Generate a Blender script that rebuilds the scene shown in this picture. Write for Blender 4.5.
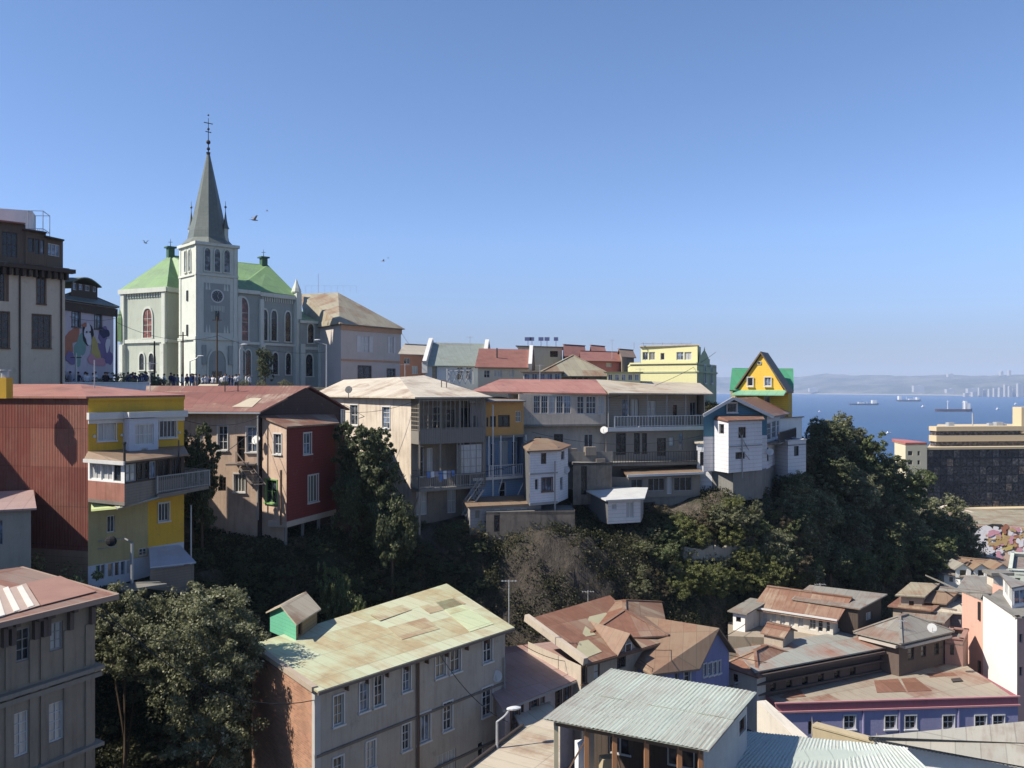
import bpy, math, random
import numpy as np
from mathutils import Vector, Matrix
R = math.radians
for _o in list(bpy.data.objects): bpy.data.objects.remove(_o, do_unlink=True)
SC = bpy.context.scene
COL = SC.collection
# ------------------------------------------------------------------ camera, sky, sun, exposure
FP, HY, CZ = 840.0, 387.0, 60.0       # focal length in pixels, horizon row, eye height above the sea
cam_d = bpy.data.cameras.new('camera'); cam = bpy.data.objects.new('camera', cam_d); COL.objects.link(cam)
cam.location = (0, 0, CZ); cam.rotation_euler = (R(90), 0, 0)
cam_d.sensor_width = 36; cam_d.lens = FP/1024*36; cam_d.shift_y = (HY-384)/1024
cam_d.clip_start = 0.5; cam_d.clip_end = 60000
SC.camera = cam
SUN_EL = 45.0
SUN_DIR = Vector((-math.cos(R(16)), -math.sin(R(16)), 0))*math.cos(R(SUN_EL)) + Vector((0, 0, math.sin(R(SUN_EL))))
W = bpy.data.worlds.new('World'); SC.world = W; W.use_nodes = True
wn = W.node_tree
sky = wn.nodes.new('ShaderNodeTexSky'); sky.sky_type = 'NISHITA'; sky.sun_disc = False
sky.sun_elevation = R(SUN_EL); sky.sun_rotation = math.atan2(SUN_DIR.x, SUN_DIR.y)
sky.altitude = 60; sky.air_density = 0.9; sky.dust_density = 0.15; sky.ozone_density = 2.2
bg = wn.nodes['Background']; tcw = wn.nodes.new('ShaderNodeTexCoord'); spw = wn.nodes.new('ShaderNodeSeparateXYZ'); wn.links.new(tcw.outputs['Generated'], spw.inputs[0])
rpw = wn.nodes.new('ShaderNodeValToRGB'); wn.links.new(spw.outputs[2], rpw.inputs[0]); rpw.color_ramp.interpolation = 'B_SPLINE'
for _p, _c in ((0.0,(.3,.32,.46,1)),(.035,(.36,.37,.5,1)),(.085,(.54,.56,.74,1)),(.17,(.80,.86,1.0,1)),(.5,(.77,.86,1.17,1))):
    _e = rpw.color_ramp.elements.new(_p) if _p not in (0.0,) else rpw.color_ramp.elements[0]
    _e.position = _p; _e.color = _c
rpw.color_ramp.elements[-1].color = (.77,.86,1.17,1)
mxw = wn.nodes.new('ShaderNodeMix'); mxw.data_type = 'RGBA'; mxw.blend_type = 'MULTIPLY'; mxw.inputs[0].default_value = 1   # clearer blue above, a thin bank of sea haze low down
wn.links.new(sky.outputs[0], mxw.inputs[6]); wn.links.new(rpw.outputs[0], mxw.inputs[7]); wn.links.new(mxw.outputs[2], bg.inputs[0]); bg.inputs[1].default_value = 0.105
sd = bpy.data.lights.new('sun', 'SUN'); sd.energy = 5.0; sd.angle = R(0.5); sd.color = (1, .93, .82)
so = bpy.data.objects.new('sun', sd); COL.objects.link(so); so.location = (-50, 0, 150)
so.rotation_euler = SUN_DIR.to_track_quat('Z', 'Y').to_euler()
SC.view_settings.view_transform = 'Standard'; SC.view_settings.look = 'None'
SC.view_settings.exposure = 0.7; SC.view_settings.gamma = 1.0
try: SC.view_settings.use_curve_mapping = False
except Exception: pass
SC.render.engine = 'CYCLES'
try:
    SC.cycles.max_bounces = 6; SC.cycles.diffuse_bounces = 3; SC.cycles.glossy_bounces = 2
    SC.cycles.transmission_bounces = 4; SC.cycles.volume_bounces = 1; SC.cycles.transparent_max_bounces = 8
except Exception: pass

# ------------------------------------------------------------------ helpers
def XY(px, D): return Vector(((px-512)/FP*D, D, 0))
def P(px, py, D): return Vector(((px-512)/FP*D, D, CZ-(py-HY)/FP*D))
def ZY(py, D): return CZ-(py-HY)/FP*D
def PZ(px, py, z):
    D = (CZ-z)*FP/(py-HY); return Vector(((px-512)/FP*D, D, z))
def V(*a): return Vector(a)

class MB:
    """collects faces, links them as one mesh object, UVs in metres"""
    def __init__(s): s.v = []; s.f = []; s.m = []; s.ud = []
    def face(s, pts, m=0, ud=None):
        i = len(s.v); s.v += [Vector(p) for p in pts]; s.f.append(tuple(range(i, i+len(pts)))); s.m.append(m); s.ud.append(ud)
    def box8(s, c, m=0):     # c: 4 bottom + 4 top, bottom counter-clockwise seen from above
        for q in ((3,2,1,0),(4,5,6,7),(0,1,5,4),(1,2,6,5),(2,3,7,6),(3,0,4,7)): s.face([c[k] for k in q], m)
    def box(s, c, size, rz=0, m=0):
        hx, hy, hz = size[0]/2, size[1]/2, size[2]/2; c = Vector(c); M = Matrix.Rotation(rz, 3, 'Z')
        s.box8([c+M@Vector(q) for q in ((-hx,-hy,-hz),(hx,-hy,-hz),(hx,hy,-hz),(-hx,hy,-hz),(-hx,-hy,hz),(hx,-hy,hz),(hx,hy,hz),(-hx,hy,hz))], m)
    def bar(s, p, q, w=.08, h=None, m=0):
        p = Vector(p); q = Vector(q); h = h or w; d = (q-p)
        if d.length < 1e-6: return
        d.normalize(); a = d.cross(Vector((0,0,1)))
        if a.length < .05: a = Vector((1,0,0))
        a.normalize(); b = a.cross(d).normalized(); a = a*w/2; b = b*h/2
        s.box8([p-a-b, p+a-b, q+a-b, q-a-b, p-a+b, p+a+b, q+a+b, q-a+b], m)
    def tube(s, p, q, r0, r1=None, n=8, m=0, cap=True):
        p = Vector(p); q = Vector(q); r1 = r0 if r1 is None else r1; d = (q-p).normalized()
        a = d.orthogonal().normalized(); b = d.cross(a)
        A = [p+(a*math.cos(t)+b*math.sin(t))*r0 for t in [2*math.pi*k/n for k in range(n)]]
        B = [q+(a*math.cos(t)+b*math.sin(t))*r1 for t in [2*math.pi*k/n for k in range(n)]]
        for k in range(n):
            j = (k+1) % n
            if r1 < 1e-4: s.face([A[k], A[j], q], m)
            else: s.face([A[k], A[j], B[j], B[k]], m)
        if cap:
            s.face(A[::-1], m)
            if r1 > 1e-4: s.face(B, m)
    def prism(s, poly, z0, z1, m=0):
        n = len(poly); a = [Vector((p[0], p[1], z0)) for p in poly]; b = [Vector((p[0], p[1], z1)) for p in poly]
        s.face(a[::-1], m); s.face(b, m)
        for k in range(n): j = (k+1) % n; s.face([a[k], a[j], b[j], b[k]], m)
    def rings(s, rs, m=0, cap=True):   # list of rings (equal length lists of points)
        for A, B in zip(rs, rs[1:]):
            n = len(A)
            for k in range(n): j = (k+1) % n; s.face([A[k], A[j], B[j], B[k]], m)
        if cap: s.face(rs[0][::-1], m); s.face(rs[-1], m)
    def sphere(s, c, r, n=10, k=6, m=0, sc=(1,1,1)):
        c = Vector(c); rs = []
        for i in range(k+1):
            t = math.pi*(i/k-.5); z = math.sin(t); q = max(math.cos(t), .02)
            rs.append([c+Vector((q*math.cos(2*math.pi*j/n)*sc[0], q*math.sin(2*math.pi*j/n)*sc[1], z*sc[2]))*r for j in range(n)])
        s.rings(rs, m)
    def slab(s, pts, th, m=0, ud=None):   # roof sheet with thickness, pts counter-clockwise from above
        pts = [Vector(p) for p in pts]; dn = Vector((0,0,-th)); lo = [p+dn for p in pts]
        s.face(pts, m, ud); s.face(lo[::-1], m, ud); n = len(pts)
        for k in range(n): j = (k+1) % n; s.face([lo[k], lo[j], pts[j], pts[k]], m, ud)
    def build(s, name, mats, parent=None, smooth=False, local=False):
        if not s.f: return None
        off = Vector((0,0,0))
        if parent is not None and not local: off = wloc(parent)
        me = bpy.data.meshes.new(name)
        me.from_pydata([tuple(v-off) for v in s.v], [], s.f)
        if not isinstance(mats, (list, tuple)): mats = [mats]
        for m in mats: me.materials.append(m)
        uvl = me.uv_layers.new(name='UVMap').data
        for k, p in enumerate(me.polygons):
            p.material_index = min(s.m[k], len(mats)-1); p.use_smooth = smooth
            vs = [s.v[i] for i in s.f[k]]; n = Vector((0,0,0))
            for a in range(len(vs)):
                b = vs[(a+1) % len(vs)]; n += vs[a].cross(b)
            if n.length < 1e-12: n = Vector((0,0,1))
            n.normalize(); ud = s.ud[k]
            if ud is not None: ux = Vector(ud)-n*n.dot(Vector(ud))
            else: ux = Vector((0,0,1)).cross(n)
            if ux.length < 1e-3: ux = Vector((1,0,0))
            ux.normalize(); uy = n.cross(ux)
            for li, q in zip(p.loop_indices, vs): uvl[li].uv = (q.dot(ux), q.dot(uy))
        me.validate()
        o = bpy.data.objects.new(name, me); COL.objects.link(o)
        if parent is not None: o.parent = parent
        return o
def wloc(o):
    l = Vector(o.location)
    while o.parent: o = o.parent; l += Vector(o.location)
    return l
def tag(o, label=None, cat=None, group=None, kind=None):
    if label: o['label'] = label
    if cat: o['category'] = cat
    if group: o['group'] = group
    if kind: o['kind'] = kind
    return o
def thing(name, label, cat, loc=(0,0,0), group=None, rz=0):
    o = bpy.data.objects.new(name, None); COL.objects.link(o); o.location = loc; o.rotation_euler = (0,0,rz)
    o.empty_display_size = .5
    return tag(o, label, cat, group)
def dup(root, loc, rz=0, scale=1, label=None, group=None):
    r = root.copy(); COL.objects.link(r); r.location = loc; r.rotation_euler = (0,0,rz)
    r.scale = (scale,)*3 if not isinstance(scale, (tuple, list)) else scale
    if label: r['label'] = label
    if group: r['group'] = group
    for ch in list(root.children):
        c = ch.copy(); COL.objects.link(c); c.parent = r
        for g in ch.children:
            d = g.copy(); COL.objects.link(d); d.parent = c
    return r

# ------------------------------------------------------------------ materials
def newmat(name):
    m = bpy.data.materials.new(name); m.use_nodes = True; nt = m.node_tree
    b = nt.nodes['Principled BSDF']; b.inputs['Roughness'].default_value = .8
    b.inputs['Specular IOR Level'].default_value = .3
    return m, nt, b
def N(nt, t, **k):
    n = nt.nodes.new(t)
    for a, v in k.items(): setattr(n, a, v)
    return n
def mixc(nt, fac, a, b, mode='MIX'):
    n = N(nt, 'ShaderNodeMix', data_type='RGBA', blend_type=mode)
    for inp, val in ((n.inputs[0], fac), (n.inputs[6], a), (n.inputs[7], b)):
        if hasattr(val, 'links'): nt.links.new(val, inp)
        elif isinstance(val, (int, float)): inp.default_value = val
        else: inp.default_value = (val[0], val[1], val[2], 1)
    return n.outputs[2]
def mth(nt, op, a, b=None, c=None):
    n = N(nt, 'ShaderNodeMath', operation=op)
    for i, val in enumerate((a, b, c)):
        if val is None: continue
        if hasattr(val, 'links'): nt.links.new(val, n.inputs[i])
        else: n.inputs[i].default_value = val
    return n.outputs[0]
def uvs(nt, sx=1, sy=1, ox=0, oy=0):
    u = N(nt, 'ShaderNodeUVMap'); mp = N(nt, 'ShaderNodeMapping')
    nt.links.new(u.outputs[0], mp.inputs[0]); mp.inputs['Scale'].default_value = (sx, sy, 1); mp.inputs['Location'].default_value = (ox, oy, 0)
    return mp.outputs[0]
def noise(nt, vec, scale, detail=4, rough=.6):
    n = N(nt, 'ShaderNodeTexNoise'); n.inputs['Scale'].default_value = scale; n.inputs['Detail'].default_value = detail
    n.inputs['Roughness'].default_value = rough
    if vec is not None: nt.links.new(vec, n.inputs['Vector'])
    return n.outputs[0]
def ramp(nt, f, a, b):   # smooth 0..1 between a and b
    n = N(nt, 'ShaderNodeMapRange'); nt.links.new(f, n.inputs[0]); n.inputs[1].default_value = a; n.inputs[2].default_value = b
    return n.outputs[0]
def bump(nt, b, h, strength=.4, dist=.02):
    n = N(nt, 'ShaderNodeBump'); n.inputs['Strength'].default_value = strength; n.inputs['Distance'].default_value = dist
    nt.links.new(h, n.inputs['Height']); nt.links.new(n.outputs[0], b.inputs['Normal'])
def sc(c, k): return tuple(min(1, x*k) for x in c)
_mc = {}
def plaster(name, col, dirt=.45, dcol=None, sc_=1.0, rough=.85, boards=0, vert=False):
    if name in _mc: return _mc[name]
    m, nt, b = newmat(name); dcol = dcol or tuple(x*.5+.01 for x in col)
    pos = uvs(nt)
    n1 = noise(nt, pos, .45*sc_, 6, .65); n2 = noise(nt, uvs(nt, 3.2, .35, 3, 1), 1.0, 5, .65); n3 = noise(nt, pos, 7, 3, .6)
    f = mth(nt, 'ADD', mth(nt, 'MULTIPLY', ramp(nt, n1, .42, .72), .6), mth(nt, 'MULTIPLY', ramp(nt, n2, .48, .75), .7))
    f = mth(nt, 'MULTIPLY', f, dirt)
    c = mixc(nt, f, col, dcol)
    c = mixc(nt, mth(nt, 'MULTIPLY', ramp(nt, n3, .3, .7), .16), c, sc(col, .6))
    pl = noise(nt, uvs(nt, 1.1, .8, 5, 8), 1.3*sc_, 8, .72)     # flaked and patched paint
    c = mixc(nt, mth(nt, 'MULTIPLY', ramp(nt, pl, .6, .64), min(.55, dirt)), c, tuple(.5*x+.5*y for x, y in zip(dcol, (.3,.27,.24))))
    dr = noise(nt, uvs(nt, 9, .22, 2, 4), 1.0, 4, .6)
    c = mixc(nt, mth(nt, 'MULTIPLY', ramp(nt, dr, .58, .74), .55*dirt), c, sc(dcol, .7))
    if boards:
        sep = N(nt, 'ShaderNodeSeparateXYZ'); nt.links.new(pos, sep.inputs[0])
        q = mth(nt, 'FRACT', mth(nt, 'DIVIDE', sep.outputs[0 if vert else 1], boards))
        g = mth(nt, 'LESS_THAN', q, .1)
        c = mixc(nt, mth(nt, 'MULTIPLY', g, .45), c, sc(dcol, .5)); bump(nt, b, q, .6, .03)
    else: bump(nt, b, n3, .35, .02)
    nt.links.new(c, b.inputs['Base Color']); b.inputs['Roughness'].default_value = rough
    _mc[name] = m; return m
def sheet(name, cols, rust=(.2,.075,.04), prust=.25, pu=.85, pv=2.6, wave=.0, stain=.5, rough=.55, metal=0.0, seed=0, th=.5, dark=.25):
    """metal roof sheets: panels of slightly different paint, rusty ones, streaks down the slope, corrugation"""
    if name in _mc: return _mc[name]
    m, nt, b = newmat(name); pos = uvs(nt, 1, 1, seed*3.1, seed*1.7)
    sep = N(nt, 'ShaderNodeSeparateXYZ'); nt.links.new(pos, sep.inputs[0])
    cu = mth(nt, 'FLOOR', mth(nt, 'DIVIDE', sep.outputs[0], pu)); 
    cv = mth(nt, 'FLOOR', mth(nt, 'ADD', mth(nt, 'DIVIDE', sep.outputs[1], pv), 0.37))
    cb = N(nt, 'ShaderNodeCombineXYZ'); nt.links.new(cu, cb.inputs[0]); nt.links.new(cv, cb.inputs[1]); cb.inputs[2].default_value = seed
    wn_ = N(nt, 'ShaderNodeTexWhiteNoise'); nt.links.new(cb.outputs[0], wn_.inputs['Vector'])
    cb2 = N(nt, 'ShaderNodeCombineXYZ'); nt.links.new(mth(nt, 'FLOOR', mth(nt, 'DIVIDE', cu, 3)), cb2.inputs[0]); nt.links.new(cv, cb2.inputs[1]); cb2.inputs[2].default_value = seed+5
    wn2 = N(nt, 'ShaderNodeTexWhiteNoise'); nt.links.new(cb2.outputs[0], wn2.inputs['Vector'])
    r1 = wn_.outputs['Value']; r2 = wn2.outputs['Value']
    c = mixc(nt, mth(nt, 'MULTIPLY', r1, .8), cols[0], cols[-1])
    if len(cols) > 2: c = mixc(nt, mth(nt, 'GREATER_THAN', r2, .6), c, cols[1])
    st = noise(nt, uvs(nt, 5, .6, seed, 2), 1.0, 6, .7); big = noise(nt, uvs(nt, 1, 1, seed, 7), .38, 5, .65)
    # rust comes by sheet, spread by noise
    rs = mth(nt, 'ADD', mth(nt, 'MULTIPLY', r2, .26), mth(nt, 'ADD', mth(nt, 'MULTIPLY', r1, .08), mth(nt, 'ADD', mth(nt, 'MULTIPLY', big, .75), mth(nt, 'MULTIPLY', st, .42))))
    t = 1.0-prust*.5
    rf = mth(nt, 'MULTIPLY', ramp(nt, rs, t-.13, t+.1), .9)
    rc = mixc(nt, noise(nt, pos, 2.5, 5, .7), sc(rust, .6), sc(rust, 1.5))
    c = mixc(nt, rf, c, rc)
    c = mixc(nt, mth(nt, 'MULTIPLY', ramp(nt, st, .5, .8), stain), c, sc(rust, .9))
    c = mixc(nt, mth(nt, 'MULTIPLY', ramp(nt, big, .52, .8), dark), c, (.06,.055,.05))
    # joints between sheets
    fu = mth(nt, 'FRACT', mth(nt, 'DIVIDE', sep.outputs[0], pu)); fv = mth(nt, 'FRACT', mth(nt, 'ADD', mth(nt, 'DIVIDE', sep.outputs[1], pv), .37))
    j = mth(nt, 'MAXIMUM', mth(nt, 'LESS_THAN', fu, .05), mth(nt, 'LESS_THAN', fv, .025))
    c = mixc(nt, mth(nt, 'MULTIPLY', j, .4), c, sc(cols[0], .35))
    nt.links.new(c, b.inputs['Base Color'])
    if wave:
        w = mth(nt, 'SINE', mth(nt, 'MULTIPLY', sep.outputs[0], 2*math.pi/wave)); bump(nt, b, mth(nt, 'ADD', w, mth(nt, 'MULTIPLY', st, .5)), .7, wave*.22)
    else: bump(nt, b, mth(nt, 'ADD', fv, st), .35, .03)
    b.inputs['Roughness'].default_value = rough; b.inputs['Metallic'].default_value = metal; b.inputs['Specular IOR Level'].default_value = .35
    _mc[name] = m; return m
def plain(name, col, rough=.6, metal=0, spec=.4):
    if name in _mc: return _mc[name]
    m, nt, b = newmat(name)
    n = noise(nt, uvs(nt), 1.3, 5, .65)
    nt.links.new(mixc(nt, mth(nt, 'MULTIPLY', ramp(nt, n, .35, .75), .35), col, sc(col, .55)), b.inputs['Base Color'])
    b.inputs['Roughness'].default_value = rough; b.inputs['Metallic'].default_value = metal; b.inputs['Specular IOR Level'].default_value = spec
    _mc[name] = m; return m
def glass(name, col=(.018,.022,.028), rough=.06, curtain=None):
    if name in _mc: return _mc[name]
    m, nt, b = newmat(name); n = noise(nt, uvs(nt, 1, 1), 1.4, 2)
    if curtain: 
        st = noise(nt, uvs(nt, 9, .3), 1.0, 3)
        c = mixc(nt, ramp(nt, st, .3, .7), sc(curtain, .6), curtain)
    else: c = mixc(nt, ramp(nt, n, .45, .62), col, tuple(x*3+.01 for x in col))
    nt.links.new(c, b.inputs['Base Color']); b.inputs['Roughness'].default_value = rough; b.inputs['Specular IOR Level'].default_value = .6
    _mc[name] = m; return m
def brick(name, col=(.42,.19,.105), mortar=(.33,.27,.21)):
    if name in _mc: return _mc[name]
    m, nt, b = newmat(name)
    t = N(nt, 'ShaderNodeTexBrick'); nt.links.new(uvs(nt), t.inputs['Vector'])
    t.inputs['Color1'].default_value = (*col, 1); t.inputs['Color2'].default_value = (*sc(col, .62), 1); t.inputs['Mortar'].default_value = (*mortar, 1)
    t.inputs['Scale'].default_value = 1; t.inputs['Brick Width'].default_value = .3; t.inputs['Row Height'].default_value = .11; t.inputs['Mortar Size'].default_value = .012
    n = noise(nt, uvs(nt), .9, 6, .7)
    c = mixc(nt, mth(nt, 'MULTIPLY', ramp(nt, n, .45, .75), .5), t.outputs[0], (.42,.27,.17))
    c = mixc(nt, mth(nt, 'MULTIPLY', ramp(nt, noise(nt, uvs(nt, 1, 1, 9, 9), .5, 5, .7), .5, .75), .5), c, (.12,.07,.05))
    nt.links.new(c, b.inputs['Base Color']); bump(nt, b, mth(nt, 'ADD', t.outputs[1], n), .5, -.02)
    _mc[name] = m; return m

WHITE = plaster('white_paint', (.72,.71,.68), .25)
TRIM = plain('trim_white', (.56,.55,.52), .5)
TRIMD = plain('trim_dark', (.05,.04,.035), .5)
TRIMB = plain('trim_brown', (.13,.075,.045), .6)
TRIMG = plain('trim_grey', (.3,.29,.27), .6)
TRIMGR = plain('trim_green', (.16,.33,.1), .6)
TRIMBL = plain('trim_blue', (.13,.17,.32), .6)
GL = glass('glass_dark'); GLC = glass('glass_curtain', curtain=(.5,.5,.48)); GLK = glass('glass_black', (.006,.006,.007), .25)
GLL = glass('glass_sky', (.06,.08,.11), .03)
WOOD = plaster('wood_dark', (.075,.055,.042), .5, boards=.18, vert=True)
CONC = plaster('concrete', (.2,.19,.17), .7, (.07,.065,.055))
METAL = plain('galvanised', (.42,.43,.44), .4, .3)
BLACK = plain('black_iron', (.02,.02,.022), .5)
FR = {'w': TRIM, 'd': TRIMD, 'b': TRIMB, 'g': TRIMG, 'n': TRIMGR, 'u': TRIMBL}
PN = {'g': GL, 'c': GLC, 'k': GLK, 's': GLL}

# ------------------------------------------------------------------ buildings
GLB = glass('glass_blind', curtain=(.2,.19,.16)); _wr = random.Random(99)
class WF:
    """a wall line A->B (left to right seen from outside)"""
    def __init__(s, A, B):
        s.A = Vector((A[0], A[1], 0)); s.B = Vector((B[0], B[1], 0)); s.L = (s.B-s.A).length; s.d = (s.B-s.A).normalized()
        s.n = Vector((s.d.y, -s.d.x, 0))
    def pt(s, u, z, o=0): return s.A+s.d*u+s.n*o+Vector((0,0,z))
    def hit(s, px):
        rx = (px-512)/FP   # X = rx*Y
        den = s.d.x-rx*s.d.y
        u = (rx*s.A.y-s.A.x)/den
        return u, s.A.y+s.d.y*u
    def rect(s, x0, x1, y0, y1):
        u0, _ = s.hit(x0); u1, _ = s.hit(x1); _, D = s.hit((x0+x1)/2)
        return min(u0, u1), max(u0, u1), ZY(y1, D), ZY(y0, D)
def wbox(mb, w, u0, u1, z0, z1, o0, o1, m=0):
    mb.box8([w.pt(u0,z0,o1), w.pt(u1,z0,o1), w.pt(u1,z0,o0), w.pt(u0,z0,o0), w.pt(u0,z1,o1), w.pt(u1,z1,o1), w.pt(u1,z1,o0), w.pt(u0,z1,o0)], m)
class Bldg:
    def __init__(s, name, label, cat='house', loc=None, group=None):
        s.root = thing(name, label, cat, loc or (0,0,0), group); s.w = {}
    def mb(s, key):
        if key not in s.w: s.w[key] = MB()
        return s.w[key]
    def wall(s, A, B, z0, z1, mat, ops=(), top=None, reveal=.14, part='wall', depth=.0):
        """ops: (x0,x1,y0,y1,style) in photo pixels or ('m',u0,u1,z0,z1,style) in metres; top: extra apex [(u,z)] for gables"""
        w = WF(A, B); mb = s.mb((part, mat)); H = []
        for o in ops:
            if o[0] == 'm': u0, u1, a, b_, st = o[1:]
            else:
                u0, u1, a, b_ = w.rect(*o[:4]); st = o[4]
            zt = z1+.0
            if top: zt = max([z1]+[q[1] for q in top])
            u0 = max(u0, .05); u1 = min(u1, w.L-.05); a = max(a, z0+.02); b_ = min(b_, zt-.05)
            if u1-u0 < .12 or b_-a < .12: continue
            H.append((u0, u1, a, b_, st))
        us = sorted({0, w.L}|{h[0] for h in H if h[3] <= z1}|{h[1] for h in H if h[3] <= z1})
        zs = sorted({z0, z1}|{h[2] for h in H if h[3] <= z1}|{h[3] for h in H if h[3] <= z1})
        for i in range(len(us)-1):
            for j in range(len(zs)-1):
                cu, cz = (us[i]+us[i+1])/2, (zs[j]+zs[j+1])/2
                if any(h[0] < cu < h[1] and h[2] < cz < h[3] and h[3] <= z1 for h in H): continue
                mb.face([w.pt(us[i],zs[j]), w.pt(us[i+1],zs[j]), w.pt(us[i+1],zs[j+1]), w.pt(us[i],zs[j+1])])
        if top: mb.face([w.pt(0,z1), w.pt(w.L,z1)]+[w.pt(u,z) for u, z in top])
        for (u0, u1, a, b_, st) in H:
            base = 0 if b_ <= z1 else reveal+.03     # openings in a gable sit proud
            if base == 0:
                r = -reveal
                mb.face([w.pt(u0,a), w.pt(u1,a), w.pt(u1,a,r), w.pt(u0,a,r)][::-1]); mb.face([w.pt(u0,b_), w.pt(u1,b_), w.pt(u1,b_,r), w.pt(u0,b_,r)])
                mb.face([w.pt(u0,a), w.pt(u0,b_), w.pt(u0,b_,r), w.pt(u0,a,r)][::-1]); mb.face([w.pt(u1,a), w.pt(u1,b_), w.pt(u1,b_,r), w.pt(u1,a,r)])
            s.window(w, u0, u1, a, b_, st, reveal, base)
        return w
    def window(s, w, u0, u1, a, b_, st, reveal=.14, base=0):
        fm = FR[st[0]]; nc = int(st[1]); nr = int(st[2]); pm = PN[st[3]]; fl = st[4:]
        f = MB(); ft = min(.06, (u1-u0)*.12)
        if pm is GL: pm = _wr.choice([GL,GL,GL,GLL,GLC,GLB])
        o0, o1 = base-reveal, base-reveal+.07
        kind = 'door' if 'D' in fl else 'window'
        wbox(f, w, u0, u1, b_-ft, b_, o0, o1); wbox(f, w, u0, u1, a, a+ft, o0, o1)
        wbox(f, w, u0, u0+ft, a+ft, b_-ft, o0, o1); wbox(f, w, u1-ft, u1, a+ft, b_-ft, o0, o1)
        iu0, iu1, ia, ib = u0+ft, u1-ft, a+ft, b_-ft; bw = min(.045, (iu1-iu0)*.07)
        for k in range(1, nc): c = iu0+(iu1-iu0)*k/nc; wbox(f, w, c-bw/2, c+bw/2, ia, ib, o0+.005, o1-.005)
        for k in range(1, nr): c = ia+(ib-ia)*k/nr; wbox(f, w, iu0, iu1, c-bw/2, c+bw/2, o0+.01, o1-.01)
        if 't' in fl:    # surrounding trim proud of the wall
            t = .065; q = base+.004
            wbox(f, w, u0-t, u1+t, b_, b_+t*1.2, q, q+.06); wbox(f, w, u0-t, u0, a, b_, q, q+.045); wbox(f, w, u1, u1+t, a, b_, q, q+.045)
        if 's' in fl or 't' in fl: wbox(f, w, u0-.1, u1+.1, a-.09, a, base+.004, base+.12)
        if 'h' in fl:    # opened shutters
            sh = (u1-u0)*.42
            for c in (u0-sh-.02, u1+.02):
                wbox(f, w, c, c+sh, a, b_, base+.005, base+.05)
                for k in range(6): z = a+(b_-a)*(k+.5)/6; wbox(f, w, c+.04, c+sh-.04, z-.05, z+.03, base+.055, base+.07)
        o = f.build(kind, fm, s.root)
        p = MB(); q = o0+.02
        p.face([w.pt(iu0,ia,q), w.pt(iu1,ia,q), w.pt(iu1,ib,q), w.pt(iu0,ib,q)])
        po = p.build('pane', pm, s.root)
        po.parent = o
        return o
    def arch(s, w, uc, z0, z1, wd, trim=TRIM, pane=GL, t=.16, bars=True):
        """pointed arch window, frame proud of the wall"""
        def prof(hw, zb, zt):
            sp = zt-hw*1.55; L = [(-hw, zb)]
            for k in range(0, 7):
                a = k/6; L.append((-hw*math.cos(a*math.pi/2)**.75 if k < 6 else 0, sp+(zt-sp)*math.sin(a*math.pi/2)**1.0))
            Rr = [(-x, z) for x, z in L[::-1][1:]]
            return L+Rr
        I = prof(wd/2, z0, z1); O = prof(wd/2+t, z0, z1+t*1.4); f = MB(); n = len(I)
        for k in range(n-1):
            a, b, c, d = I[k], I[k+1], O[k+1], O[k]
            q = [w.pt(uc+x, z, .14) for x, z in (a, b, c, d)]; lo = [w.pt(uc+x, z, .0) for x, z in (a, b, c, d)]
            f.face(q); f.face([lo[0], lo[1], q[1], q[0]]); f.face([lo[3], lo[2], q[2], q[3]])
        wbox(f, w, uc-wd/2-t*1.4, uc+wd/2+t*1.4, z0-.15, z0, .003, .2)
        if bars:
            wbox(f, w, uc-.03, uc+.03, z0, z1-.25, .03, .07)
            for k in range(1, 4): z = z0+(z1-z0)*k/4.6; wbox(f, w, uc-wd/2, uc+wd/2, z-.025, z+.025, .032, .068)
        o = f.build('arched_window', trim, s.root)
        p = MB(); p.face([w.pt(uc+x, z, .02) for x, z in I]); po = p.build('pane', pane, s.root); po.parent = o
        return o
    def roof(s, faces, mat, th=.12, name='roof', ud=None):
        r = MB()
        for f in faces: r.slab(f, th, ud=ud)
        return r.build(name, mat, s.root)
    def part(s, name, mb, mat, label=None):
        o = mb.build(name, mat, s.root)
        if label: o['label'] = label
        return o
    def band(s, A, B, z0, z1, out, mat, name='cornice', ext=0):
        w = WF(A, B); m = MB(); wbox(m, w, -ext, w.L+ext, z0, z1, .003, out); return m.build(name, mat, s.root)
    def railing(s, pts, z, h, mat, step=.14, name='railing', bw=.03, solid=False):
        m = MB()
        for A, B in zip(pts, pts[1:]):
            w = WF(A, B)
            if solid: wbox(m, w, 0, w.L, z, z+h, -.04, .04)
            wbox(m, w, 0, w.L, z+h, z+h+.06, -.04, .04); wbox(m, w, 0, w.L, z+.08, z+.12, -.02, .02)
            if not solid:
                k = max(2, int(w.L/step))
                for i in range(k+1): wbox(m, w, w.L*i/k-bw/2, w.L*i/k+bw/2, z, z+h, -bw/2, bw/2)
            for i in (0, w.L): wbox(m, w, i-.05, i+.05, z, z+h+.08, -.05, .05)
        return m.build(name, mat, s.root)
    def parts(s, name, fn, items, mat):
        for it in items:
            m = MB(); fn(m, it); m.build(name, mat, s.root)
    def done(s):
        for (part, mat), mb in s.w.items(): mb.build(part, mat, s.root)
        s.w = {}
def gable_apex(A, B): return None

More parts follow.
